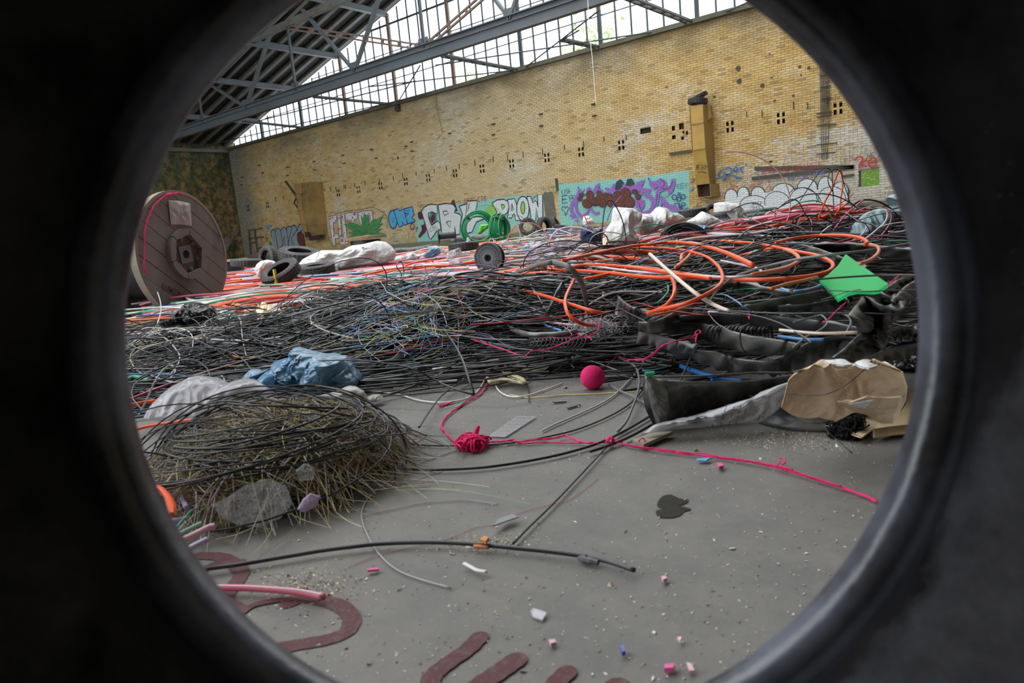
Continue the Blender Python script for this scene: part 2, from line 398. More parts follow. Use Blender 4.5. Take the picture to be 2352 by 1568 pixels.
# ---- glazing over the wall: posts, bars, rail, panes
win = empty('window_1', (-25, YW, HW), None, None); win['kind'] = 'structure'
win['label'] = 'tall gable glazing with rusty posts and thin bars above the yellow wall'
m_glass, g = newmat('dusty_pane_glass'); co = g.coord()
tr = g.n('BsdfTransparent'); gl = g.n('BsdfGlossy'); gl.inputs['Roughness'].default_value = 0.15; df = g.n('BsdfTranslucent'); df.inputs[0].default_value = (0.9, 0.93, 0.95, 1)
mx = g.n('MixShader'); mx.inputs[0].default_value = 0.04; g.l(tr.outputs[0], mx.inputs[1]); g.l(gl.outputs[0], mx.inputs[2])
mx2 = g.n('MixShader'); g.l(g.ramp(g.noise(co, 2.5, 5), [(0.5, 0.02), (0.8, 0.25)]), mx2.inputs[0]); g.l(mx.outputs[0], mx2.inputs[1]); g.l(df.outputs[0], mx2.inputs[2])
g.l(mx2.outputs[0], g.t.nodes['Material Output'].inputs[0])
def topz(x): return min(roofz(x)+0.05, 12.4)
step = 0.64; k = 0; x = -40.7
xpost = [-37.1, -33.2, -29.4, -25.59, -21.76, -17.93, -14.14, -10.27, -6.4]
bars = []
for i in range(len(xpost)-1):
    for j in range(1, 6): bars.append(xpost[i]+(xpost[i+1]-xpost[i])*j/6)
bars += [-37.1-0.64*j for j in range(1, 6)]
for i, X in enumerate(xpost):
    b = MB(); b.box((X, YW+0.02, (HW+topz(X))/2), (0.05, 0.16, topz(X)-HW)); b.box((X, YW-0.06, (HW+topz(X))/2), (0.16, 0.02, topz(X)-HW))
    under(b.build('post', m_rust if i in (3, 4, 2) else m_dsteel), win)
for X in bars:
    b = MB(); b.box((X, YW+0.05, (HW+topz(X))/2), (0.06, 0.05, topz(X)-HW)); under(b.build('glazing_bar', m_dsteel), win)
for z in (8.12, 9.35, 10.6):
    xa = max(-41+(z-7.0)/0.26, -41); b = MB(); b.beam((xa, YW+0.05, z), (-6.4, YW+0.05, z), 0.04, 0.035 if z != 10.6 else 0.09); under(b.build('transom', m_dsteel), win)
allx = sorted(bars+xpost)
for i in range(len(allx)-1):
    xa, xb = allx[i]+0.02, allx[i+1]-0.02
    za = HW+0.05
    for zb in (8.12, 9.35, 10.6, 12.3):
        zt = min(zb, topz((xa+xb)/2)-0.04)
        if zt-za < 0.15: break
        if rng.random() > 0.3:
            y = YW+0.055
            me = MB().add([(xa, y, za), (xb, y, za), (xb, y+rng.normal(0, .004), zt), (xa, y, zt)], [(0, 1, 2, 3)]).build('pane', m_glass)
            under(me, win)
        za = zb+0.02
# ---- roof truss in front of the glazing
YT = 19.7
tr_ = empty('roof_truss', (-25, YT, 7.15), 'grey steel roof truss with deep rusty-edged bottom beam, in front of the glazing', 'roof truss')
b = MB(); b.box((-17, YT, 7.19), (48, 0.03, 0.50)); b.box((-17, YT, 7.45), (48, 0.28, 0.04)); b.box((-17, YT-.05, 7.27), (48, 0.10, 0.03)); b.box((-17, YT, 6.93), (48, 0.24, 0.03)); under(b.build('bottom_chord', m_steel), tr_)
b = MB(); b.beam((-31.2, YT, 10.05), (8, YT, 10.05), 0.22, 0.12); b.beam((-31.2, YT, 10.2), (8, YT, 10.2), 0.1, 0.16); under(b.build('middle_chord', m_raft), tr_)
b = MB(); b.beam((-41, YT, roofz(-41)+0.05), (-19.2, YT, roofz(-19.2)+0.05), 0.2, 0.2); under(b.build('top_chord', m_steel), tr_)
def lattice(b, a, c, gap=0.16, t=0.06, npl=8):
    a = np.array(a, float); c = np.array(c, float); d = (c-a)/np.linalg.norm(c-a); s_ = np.cross(d, (0, 1, 0)) if abs(d[1]) < .3 else np.cross(d, (0, 0, 1)); s_ /= np.linalg.norm(s_)
    for q in (-1, 1): b.beam(a+s_*q*gap/2, c+s_*q*gap/2, t, t, up=s_)
    for k in range(npl):
        p = a+(c-a)*(k+0.5)/npl; b.beam(p-s_*gap/2-s_*0.03, p+s_*gap/2+s_*0.03, 0.05, 0.12, up=d)
nodes_b = [-38.9, -34.9, -30.85, -26.8, -22.8, -18.8, -14.75, -10.7, -6.7]
for X in nodes_b:
    b = MB(); b.box((X, YT-0.02, 7.55), (0.5, 0.03, 0.3)); under(b.build('gusset_plate', m_steel), tr_)
for X in (-34.9, -26.8, -18.8, -10.7):
    b = MB(); b.beam((X, YT, 7.35), (X, YT, min(roofz(X), 10.05)), 0.1, 0.1, up=(1, 0, 0)); under(b.build('strut', m_dsteel), tr_)
for (xa, za, xb, zb) in [(-33.4, 8.8, -30.85, 7.35), (-28.1, 10.05, -30.85, 7.35), (-25.6, 10.4, -22.8, 7.35), (-20.4, 10.2, -22.8, 7.35), (-16.6, 9.9, -14.75, 7.35), (-13.2, 9.9, -14.75, 7.35), (-37.3, 7.9, -38.6, 7.35)]:
    b = MB(); b.beam((xa, YT, za), (xb, YT, zb), 0.1, 0.17, up=(0, 1, 0)); under(b.build('diagonal', m_steel), tr_)
for (xa, za, xb, zb) in [(-26.6, 9.95, -18.8, 7.35), (-10.9, 9.95, -18.8, 7.35)]:
    b = MB(); lattice(b, (xa, YT, za), (xb, YT, zb), 0.16, 0.07, 9); under(b.build('lattice_diagonal', m_rust), tr_)
# wind bracing in the horizontal plane between chord and wall
br_ = empty('wind_bracing', (-25, 22, 6.95), 'thin steel cross bracing of paired bars running from truss to wall top', 'bracing')
for (xa, xb) in [(-18.2, -17.93), (-25.4, -25.59), (-33.3, -33.2)]:
    pass
def pz(x, y, z=6.97): return tuple(G(x, y, z))
for (p, q) in [((560, 278), (695, 293)), ((722, 222), (907, 240)), ((1018, 128), (1197, 162)), ((1440, -6), (1597, 56)), ((1290, 91), (1380, 110))]:
    b = MB(); lattice(b, G(*p, 6.98), G(*q, 6.98), 0.2, 0.075, 7); under(b.build('paired_bar', m_dsteel), br_)
for (p, q) in [((430, 345), (1200, 164)), ((600, 276), (955, 186)), ((850, 199), (1210, 158)), ((1000, 150), (1600, 58)), ((1205, 156), (1375, 25)), ((912, 238), (965, 150)), ((1610, 52), (1730, 0)), ((1290, 92), (1330, 70))]:
    b = MB(); b.tube([G(*p, 6.97), G(*q, 6.97)], 0.028, 5); b.tube([G(*p, 7.07), G(*q, 7.09)], 0.028, 5); under(b.build('tie_rod', m_dsteel), br_)

# ---- foliage outside, seen through the glazing and through the hole in the wall
m_leaf = pm('spring_green_leaf', '#6f9434', 0.7, 0.2, '#5f8a24', 8, 0)
b = MB(); R_ = rng
for k in range(2600):
    p = np.array([R_.uniform(-8.0, -3.4), YW+R_.uniform(1.2, 3.2), R_.uniform(0.0, 2.0)]); a = R_.normal(0, .035, (3, 3)); b.add(p+a, [(0, 1, 2)])
tag(b.build('grass', m_leaf), 'bright green weeds outside, seen through the square hole in the wall', 'weeds', kind='stuff')
b = MB(); b.box((-6, YW+3.4, 1.1), (6, .1, 2.2)); 
tag(b.build('hedge_bank', pm('shaded_green_bank', '#5f8030', 0.9, 0.5, '#3f5d22', 5)), 'green overgrown bank outside behind the square wall hole', 'bank', kind='stuff')
b = MB()
for k in range(700):
    c0 = (-17.6, 30, 8.6) if k % 3 else (-26.0, 31, 8.2)
    p = np.array(c0)+R_.normal(0, 1, 3)*np.array([0.75, 0.6, 0.75]); a = R_.normal(0, .09, (3, 3)); b.add(p+a, [(0, 1, 2)])
for c0 in ((-17.6, 30), (-26.0, 31)): b.tube([(c0[0], c0[1], 0), (c0[0]+.1, c0[1], 4), (c0[0], c0[1], 9)], 0.06, 6)
tag(b.build('tree', pm('pale_tree_leaf', '#b9cf8a', 0.8, 0.1, '#8fae58', 8, 0)), 'faint pale green treetop outside behind the gable glazing', 'tree')
# ================================================================== the tyre the camera looks through
def rubber(name, col='#2b2c2e', rough=0.55, dust=0.3, dustcol='#77736b', scale=5.0, spec=0.4):
    if name in _mats: return _mats[name]
    m, g = newmat(name); tcn = g.n('TexCoord'); co = tcn.outputs['Object']
    n1 = g.noise(co, scale, 6, 0.65); n2 = g.noise(co, scale*6, 4, 0.6)
    c = g.mix(g.math('MULTIPLY', g.ramp(n1, [(0.42, 0.0), (0.62, 1.0)]), dust), rgb(col), rgb(dustcol))
    c = g.mix(0.25, c, g.ramp(n2, [(0.3, '#202020'), (0.7, '#55534f')]))
    g.l(c, g.b.inputs['Base Color']); g.b.inputs['Roughness'].default_value = rough; g.b.inputs['Specular IOR Level'].default_value = spec
    g.l(g.math('ADD', g.math('MULTIPLY', n1, 0.3), rough-0.15), g.b.inputs['Roughness'])
    g.bump(n2, 0.3, 0.003); _mats[name] = m; return m
def tyre_parts(b, c, ax, R, r, w, seg=48, grooves=True):
    """closed tyre section: tread with circumferential grooves and lugs, bulged sidewalls, hollow inside"""
    h = w/2; t = 0.035*R/0.32
    pr = [(r, -h*0.72), (r+0.02*R, -h*0.80), (r+(R-r)*0.3, -h*0.97), (r+(R-r)*0.6, -h), (R-0.09*R, -h*0.92), (R-0.035*R, -h*0.80)]
    tread = [(R, -h*0.74)]
    for q in ((-0.45, -0.36), (-0.08, 0.0+0.08), (0.36, 0.45)):
        tread += [(R+0.008*R, h*(q[0]-0.02)), (R-0.03*R, h*q[0]), (R-0.03*R, h*q[1]), (R+0.008*R, h*(q[1]+0.02))]
    tread += [(R, h*0.74)]
    pr2 = [(R-0.035*R, h*0.80), (R-0.09*R, h*0.92), (r+(R-r)*0.6, h), (r+(R-r)*0.3, h*0.97), (r+0.02*R, h*0.80), (r, h*0.72)]
    inn = [(r+0.01*R, h*0.62), (r+(R-r)*0.35, h*0.80), (R-0.15*R, h*0.74), (R-0.085*R, h*0.5), (R-0.08*R, 0), (R-0.085*R, -h*0.5), (R-0.15*R, -h*0.74), (r+(R-r)*0.35, -h*0.80), (r+0.01*R, -h*0.62), (r, -h*0.72)]
    i0 = len(pr)-1; i1 = len(pr)+len(tread)
    def wob(i, j): return np.where((i >= i0) & (i <= i1) & (j % 2 == 0), 0.978, 1.0)
    b.lathe(pr+tread+pr2+inn, c, ax, seg, 0, wob if grooves else None)

cen = G(1200, 757, 0.0); ud = CF*F+CR*24+CU*27; axT = CF.copy()        # it leans a little
ztyre = 0.4186; pc = CAM+ud*(ztyre/(ud@CF)); RT = (pc[2]-.004)/math.cos(_pitch)
rt = empty('truck_tyre', (pc[0], pc[1], 0), 'big black truck tyre standing upright, the whole scene is seen through its round hole', 'tyre')
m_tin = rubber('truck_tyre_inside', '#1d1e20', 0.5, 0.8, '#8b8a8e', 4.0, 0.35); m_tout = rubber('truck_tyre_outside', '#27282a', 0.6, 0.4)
m_bead = rubber('worn_bead_rubber', '#303239', 0.3, 0.6, '#8a8fa4', 9.0, 0.8)
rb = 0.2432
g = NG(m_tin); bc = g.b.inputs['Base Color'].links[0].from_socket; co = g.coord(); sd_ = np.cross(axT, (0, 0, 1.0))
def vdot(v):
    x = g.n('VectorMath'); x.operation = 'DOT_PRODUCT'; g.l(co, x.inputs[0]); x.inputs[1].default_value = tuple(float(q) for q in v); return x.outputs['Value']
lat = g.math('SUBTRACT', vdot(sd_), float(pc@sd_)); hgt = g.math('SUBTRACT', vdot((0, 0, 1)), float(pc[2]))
dia = g.math('SUBTRACT', g.math('MULTIPLY', lat, .80), g.math('MULTIPLY', hgt, .60))     # dust lies low; light falling on the right is painted into it
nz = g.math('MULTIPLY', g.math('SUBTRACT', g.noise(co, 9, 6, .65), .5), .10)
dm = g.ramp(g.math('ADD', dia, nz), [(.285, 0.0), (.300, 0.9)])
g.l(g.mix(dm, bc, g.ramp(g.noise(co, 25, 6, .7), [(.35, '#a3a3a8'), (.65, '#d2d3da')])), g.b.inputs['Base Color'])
def tl(prof, name, mat, seg=160):
    b = MB(); b.lathe(prof, pc, axT, seg); o = b.build(name, mat, smooth=True); under(o, rt); return o
tl([(rb+.004, .016), (rb, .008), (rb, -.004), (rb+.003, -.011), (rb+.010, -.015), (rb+.018, -.015), (rb+.026, -.010), (rb+.030, -.002), (rb+.031, .008), (rb+.03, .02), (rb+.015, .024), (rb+.004, .016)], 'bead', m_bead)
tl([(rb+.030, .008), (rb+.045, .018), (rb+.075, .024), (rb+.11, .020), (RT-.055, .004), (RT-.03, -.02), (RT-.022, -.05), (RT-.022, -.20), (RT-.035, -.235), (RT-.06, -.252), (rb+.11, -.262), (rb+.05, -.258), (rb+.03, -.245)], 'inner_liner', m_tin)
tl([(rb+.02, .024), (rb+.05, .036), (rb+.10, .040), (RT-.05, .030), (RT-.02, .012)], 'far_sidewall', m_tout)
tl([(RT-.02, -.26), (RT-.05, -.274), (rb+.10, -.28), (rb+.04, -.275), (rb+.01, -.262), (rb, -.245), (rb+.03, -.245)], 'near_sidewall', m_tout)
b = MB(); prof = [(RT-.02, .012), (RT, 0)]
for q in range(4): prof += [(RT, -.02-q*.06), (RT-.014, -.024-q*.06), (RT-.014, -.036-q*.06), (RT, -.040-q*.06)]
prof += [(RT, -.248), (RT-.02, -.26)]
b.lathe(prof, pc, axT, 144, 0, lambda i, j: np.where((i > 0) & (i < 18) & (j % 3 == 0), 0.985, 1.0)); under(b.build('tread', m_tout), rt)
# caked mud lumps lying on the liner
b = MB()
for k in range(260):
    a = rng.uniform(-0.2, 1.9); rr = rng.uniform(rb+.06, RT-.03)
    side = np.cross(axT, (0, 0, 1.0)); p = pc+(side*math.sin(a)+np.array([0, 0, -1.0])*math.cos(a))*rr+axT*(0.018-max(0, rr-(RT-.06))*0.8)
    s_ = rng.uniform(.0006, .0022); v = p+rng.normal(0, 1, (5, 3))*s_
    b.add(v, [(0, 1, 2), (0, 2, 3), (0, 3, 4), (1, 2, 4), (0, 1, 4)])
o = b.build('caked_mud', pm('grey_caked_mud', '#9a9aa0', 0.9, 0.3, '#4b4844', 30)); under(o, rt); tag(o, kind='stuff')

# ================================================================== the heap
edge_x = [-400, 280, 420, 600, 850, 1000, 1150, 1300, 1480, 1600, 1800, 2000, 2120, 2600]
edge_y = [960, 930, 925, 905, 885, 885, 862, 850, 846, 880, 905, 925, 930, 960]
AX = np.array([(x-CX)/F for x in edge_x]); D0 = np.array([0.5*F/(y-horizon(x)) for x, y in zip(edge_x, edge_y)])
hills = []                                # (u, d, su, sd, height)
def hill(px, d, su, sd, h): hills.append(((px-CX)/F*d, d, su, sd, h))
hill(850, 3.7, .30, .28, .12); hill(1400, 4.4, .55, .5, .14); hill(1000, 3.0, .45, .3, .10); hill(1250, 3.0, .7, .35, .09)
hill(1560, 5.4, .5, .5, .12); hill(1900, 6.0, 1.3, 1.2, .20); hill(1750, 3.2, .9, .45, .12); hill(2050, 3.3, .8, .6, .16)
hill(2150, 8.5, 1.6, 1.5, .20); hill(1300, 12, 2.5, 2.5, .12); hill(700, 3.3, .5, .3, .07); hill(1900, 10, 2.0, 2.0, .15)
def sst(x): x = np.clip(x, 0, 1); return x*x*(3-2*x)
def Hm(u, d):
    u = np.asarray(u, float); d = np.asarray(d, float)
    e = np.interp(u/np.maximum(d, .3), AX, D0)
    h = sst((d-e)/0.8)*0.05+sst((d-4)/5)*0.03
    for (a, b_, su, sd, hh) in hills: h = h+hh*np.exp(-((u-a)/su)**2-((d-b_)/sd)**2)
    return h*sst((d-e+0.05)/0.5)*sst((26-d)/5)
def UD(u, d, z=0.0):
    u = np.asarray(u, float)[..., None]; d = np.asarray(d, float)[..., None]
    p = d*F0+u*R0; p = p+np.concatenate([np.zeros(p.shape[:-1]+(2,)), np.broadcast_to(np.asarray(z, float)[..., None], p.shape[:-1]+(1,))], -1)
    return p
def ud_of(p): p = np.asarray(p); return p@R0, p@F0

m_deb, g = newmat('trampled_black_debris'); co = g.coord(); n1 = g.noise(co, 22, 6, 0.7); n2 = g.noise(co, 3.0, 4, .6)
c = g.ramp(n1, [(0.35, '#1c1b1a'), (0.5, '#3a3733'), (0.58, '#5b554c'), (0.68, '#8b8376')])
c = g.mix(g.ramp(n2, [(0.45, 0.0), (0.7, 0.6)]), c, rgb('#6e665a')); g.l(c, g.b.inputs['Base Color']); g.b.inputs['Roughness'].default_value = 0.8; g.bump(n1, 1.0, 0.03)
b = MB(); na, nd = 120, 110
aa = np.linspace(-1.0, 1.15, na); tt = np.linspace(0, 1, nd)
Ag, Tg = np.meshgrid(aa, tt); e = np.interp(Ag, AX, D0); dmax = np.minimum(26, (24.0)/np.maximum((F0[1]+Ag*R0[1]), .2)); dmax = np.minimum(dmax, 2.6/np.maximum(F0[0]+Ag*R0[0], .05)); Dg = e-0.05+(dmax-e)*Tg**2.2
Ug = Ag*Dg; Zg = np.maximum(Hm(Ug, Dg)-0.03, -0.004)+rng.normal(0, 1, Ug.shape)*0.006*np.minimum(1, Tg*20)
b.add(UD(Ug, Dg, Zg).reshape(-1, 3), [(j*na+i, j*na+i+1, (j+1)*na+i+1, (j+1)*na+i) for j in range(nd-1) for i in range(na-1)])
tag(b.build('debris', m_deb, smooth=True), 'trampled dark scrap and dirt lying under the heap of cables', 'debris', kind='stuff')

# palettes of plastic skins
def P_(hexes, tagn, **kw):
    return [pm('%s_%d' % (tagn, i), h, **kw) for i, h in enumerate(hexes)]
BLK = P_(['#17181a', '#222427', '#2c2e32', '#101112', '#3a3d42'], 'black_cable_skin', rough=0.36, dirt=0.3, dirtcol='#77726a', bump=0)
ORG = P_(['#ff5a1c', '#f4633a', '#e8502a', '#ff7a3c'], 'orange_duct', rough=0.35, dirt=0.1, bump=0)
PNK = P_(['#e0688a', '#ef8f9d', '#e9b7c4', '#d9506a'], 'pink_duct', rough=0.35, dirt=0.1, bump=0)
WHT = P_(['#e8e6e2', '#cfcdd0', '#f4f3f0', '#dcd2d8'], 'white_duct', rough=0.35, dirt=0.2, bump=0)
LIL = P_(['#b9a3cf', '#c9b9dd', '#8d73b8'], 'lilac_duct', rough=0.35, dirt=0.1, bump=0)
MNT = P_(['#8fc6ae', '#3fae86', '#20b56a', '#b9d8c8'], 'mint_duct', rough=0.35, dirt=0.1, bump=0)
BLU = P_(['#2f7fce', '#5f9fd8', '#3b4fa8'], 'blue_duct', rough=0.35, dirt=0.1, bump=0)
YEL = P_(['#e3cf4a', '#f0dd7a'], 'yellow_wire', rough=0.4, dirt=0.1, bump=0)
RED = P_(['#d8343a', '#b92f3a'], 'red_wire', rough=0.4, dirt=0.1, bump=0)
GRY = P_(['#9a9b9e', '#77797d', '#b4b4b4'], 'grey_cable', rough=0.4, dirt=0.3, bump=0)
BEI = P_(['#c2b28e', '#e6dab6', '#97866a', '#b3a280'], 'beige_fibre', rough=0.8, dirt=0.2, bump=0)

def tangle(name, label, cat, spec, n, px, dr, rad, ln, style='streak', zr=(0.0, 0.07), spread=0.35, sides=4, seg=10, R=(.05, .2), tilt=0.5, wave=0.12, zadd=0.0, dirn=0.0):
    """uncountable strands over a piece of the heap; px = photo x range, dr = ground distance range, spec = [(palette, weight)]"""
    mats = []; wts = []
    for pal, wt in spec:
        for q in pal: mats.append(q); wts.append(wt/len(pal))
    wts = np.array(wts)/sum(wts); b = MB()
    for k in range(n):
        d = dr[0]+(dr[1]-dr[0])*rng.random(); x = rng.uniform(*px); u = (x-CX)/F*d
        mi = int(rng.choice(len(mats), p=wts)); r = rng.uniform(*rad)
        if style == 'streak':
            L = rng.uniform(*ln); a = dirn+rng.normal(0, spread); t = np.linspace(-.5, .5, seg)
            cu = rng.normal(0, wave)*L; pu = u+L*t*math.cos(a)-math.sin(a)*cu*(4*t*t-.5)+rng.normal(0, .004, seg); pd = d+L*t*math.sin(a)+math.cos(a)*cu*(4*t*t-.5)
            z = Hm(pu, pd)+rng.uniform(*zr)+rng.normal(0, .012)*np.sin(t*6+rng.uniform(0, 6))+zadd
            lift = zr[1] > .02 and rng.random() < 0.10
            if lift: z = z+0.08*rng.random()*(1-4*t*t)
            P = UD(pu, pd, np.maximum(z, r))
            b.tube(sm(P, 2), r, sides, mi, cap=False)
        else:
            Rr = rng.uniform(*R); tu = rng.normal(0, tilt); tv = rng.normal(0, tilt); a0 = rng.uniform(0, 6.28); arc = rng.uniform(2.5, 8.5)
            th = a0+np.linspace(0, arc, max(10, int(arc*3.2)))
            rr = Rr*(1+0.12*np.sin(th*1.7+a0)+0.05*rng.normal())
            pu = u+rr*np.cos(th); pd = d+rr*np.sin(th)*math.cos(tu)
            z = Hm(np.array([u]), np.array([d]))[0]+rng.uniform(*zr)+zadd+rr*np.sin(th)*math.sin(tu)*.8+rr*np.cos(th)*math.sin(tv)*.6
            z = np.maximum(z, np.minimum(Hm(pu, pd), Hm(np.array([u]), np.array([d]))[0]+.02)*0.8+r)
            b.tube(sm(UD(pu, pd, z), 2), r, sides, mi, cap=False)
    o = b.build(name, mats, smooth=True); tag(o, label, cat, kind='stuff'); return o
K = 0.001
tangle('cable_scrap', 'sea of orange, white and pink duct offcuts reaching back to the tyres', 'cable scrap', [(ORG, 5), (WHT, 4), (GRY, 1.6), (BEI, 1), (PNK, 1.2), (LIL, .8), (MNT, .4), (YEL, .2), (BLU, .2), (BLK, .3)], 1100, (480, 1500), (4.3, 15), (.006, .018), (.5, 2.4), zr=(0, .12), spread=.75, wave=.2)
tangle('cable_scrap', 'thin pastel fibre strands strewn in front of the orange ducts', 'cable scrap', [(WHT, 5), (MNT, 1.2), (LIL, 1.2), (ORG, 3), (PNK, 1.5), (YEL, .8), (BLU, .3), (GRY, 2)], 430, (500, 1250), (4.3, 6.5), (.003, .009), (.4, 1.6), zr=(.03, .12), spread=.4)
tangle('wire_tangle', 'black wires with grey and white loops, below the wooden cable reel', 'wire tangle', [(BLK, 9), (GRY, 1.2), (WHT, .8), (BEI, .8), (BLU, .12), (MNT, .1)], 620, (230, 960), (2.9, 4.4), (.0014, .0035), (.4, 1.5), zr=(0, .07), spread=.5, wave=.25)
tangle('wire_tangle', 'flat layer of thick black cables behind the white plastic sheet', 'wire tangle', [(BLK, 10), (GRY, .6), (BLU, .08)], 340, (200, 900), (2.35, 3.4), (.002, .0055), (.6, 1.8), zr=(0, .05), spread=.22)
tangle('wire_tangle', 'loose round loops of thin black and white wire beside the cardboard scraps', 'wire tangle', [(BLK, 6), (WHT, 1.6), (GRY, 2), (BEI, 1)], 150, (250, 980), (2.7, 4.6), (.0018, .0035), (0, 0), 'loop', zr=(.02, .07), R=(.04, .22), tilt=.6)
tangle('wire_bundle', 'knotted mound of black wire in front of the white sack', 'wire bundle', [(BLK, 10), (GRY, .8)], 300, (790, 935), (3.6, 4.0), (.0018, .0035), (0, 0), 'loop', zr=(-.04, .04), R=(.08, .24), tilt=.3)
tangle('wire_tangle', 'dense black cables lying in long bends behind the pink yarn ball', 'wire tangle', [(BLK, 12), (GRY, .9), (WHT, .3)], 760, (850, 1560), (2.4, 3.9), (.0014, .0042), (.5, 1.7), zr=(0, .07), spread=.32, wave=.2)
tangle('wire_tangle', 'fine multicoloured wires sprouting from the black cables', 'wire tangle', [(YEL, 2), (MNT, 2), (LIL, 2), (RED, 1), (BLU, 1.5), (WHT, 1.5)], 120, (850, 1070), (2.5, 2.9), (.0009, .0017), (.08, .45), zr=(.03, .16), spread=1.0, wave=.3)
tangle('wire_tangle', 'loose bows of thin black wire lying over the middle cables', 'wire tangle', [(BLK, 10), (GRY, 1)], 130, (820, 1600), (2.5, 3.7), (.0013, .0032), (0, 0), 'loop', zr=(.0, .05), R=(.08, .34), tilt=.35)
tangle('wire_tangle', 'loose bows of thin black wire lying over the left cables', 'wire tangle', [(BLK, 10), (GRY, 1.5), (WHT, .5)], 110, (250, 900), (2.4, 4.2), (.0013, .003), (0, 0), 'loop', zr=(.0, .06), R=(.08, .34), tilt=.4)
tangle('wire_tangle', 'bits of white, red and blue wire scattered among the middle cables', 'wire tangle', [(WHT, 2), (RED, .2), (BLU, .8), (MNT, 1), (GRY, 2)], 90, (900, 1600), (2.6, 4.2), (.0015, .0045), (.2, .9), zr=(.03, .12), spread=.5)
tangle('wire_bundle', 'hill of springy black wire loops under the orange hoses', 'wire bundle', [(BLK, 12), (GRY, .7), (MNT, .25)], 380, (1220, 1560), (3.9, 4.9), (.0018, .004), (0, 0), 'loop', zr=(-.06, .04), R=(.10, .32), tilt=.45)
tangle('wire_bundle', 'straggly black wire hill seen below the white sacks', 'wire bundle', [(BLK, 12), (GRY, .5)], 90, (1370, 1520), (4.6, 5.2), (.002, .0035), (0, 0), 'loop', zr=(.0, .06), R=(.10, .24), tilt=.7)
tangle('wire_tangle', 'mass of straight black cables filling the floor between the flat hoses', 'wire tangle', [(BLK, 12), (GRY, 1), (BLU, .12)], 640, (1480, 2250), (2.3, 5.2), (.0018, .0055), (.6, 2.0), zr=(-.07, .0), spread=.25)
tangle('wire_tangle', 'springy black, pink and green cables heaped before the graffiti of white clouds', 'wire tangle', [(BLK, 12), (PNK, .8), (ORG, .3), (WHT, .6), (MNT, .5), (LIL, .5)], 420, (1640, 2200), (4.6, 8.0), (.0025, .007), (.5, 1.6), zr=(0, .12), spread=.7)
tangle('wire_tangle', 'wide black cable hoops standing above the back heap', 'wire tangle', [(BLK, 10), (GRY, 1.5)], 34, (1640, 2120), (5.0, 6.6), (.004, .007), (0, 0), 'loop', zr=(.0, .04), R=(.12, .34), tilt=.8)
tangle('cable_scrap', 'bright orange and red thin ducts bunched beneath the back sacks', 'cable scrap', [(ORG, 8), (RED, 1), (PNK, 2)], 230, (1610, 1800), (6.2, 7.4), (.004, .010), (.3, 1.0), zr=(.0, .10), spread=.4)
tangle('cable_scrap', 'pink ducts lying packed side by side in the back heap', 'cable scrap', [(PNK, 8), (ORG, 1.2), (WHT, 1)], 80, (1750, 1900), (5.6, 6.4), (.006, .014), (.5, 1.3), zr=(.05, .16), spread=.25, dirn=.25)
tangle('cable_scrap', 'mixed white, lilac and blue wire offcuts lying before the wall tyres', 'cable scrap', [(WHT, 4), (LIL, 2), (BLU, 1), (BLK, 2), (ORG, 1), (BEI, 2)], 260, (1150, 1460), (6, 12), (.003, .008), (.2, 1.0), zr=(.0, .2), spread=1.0)
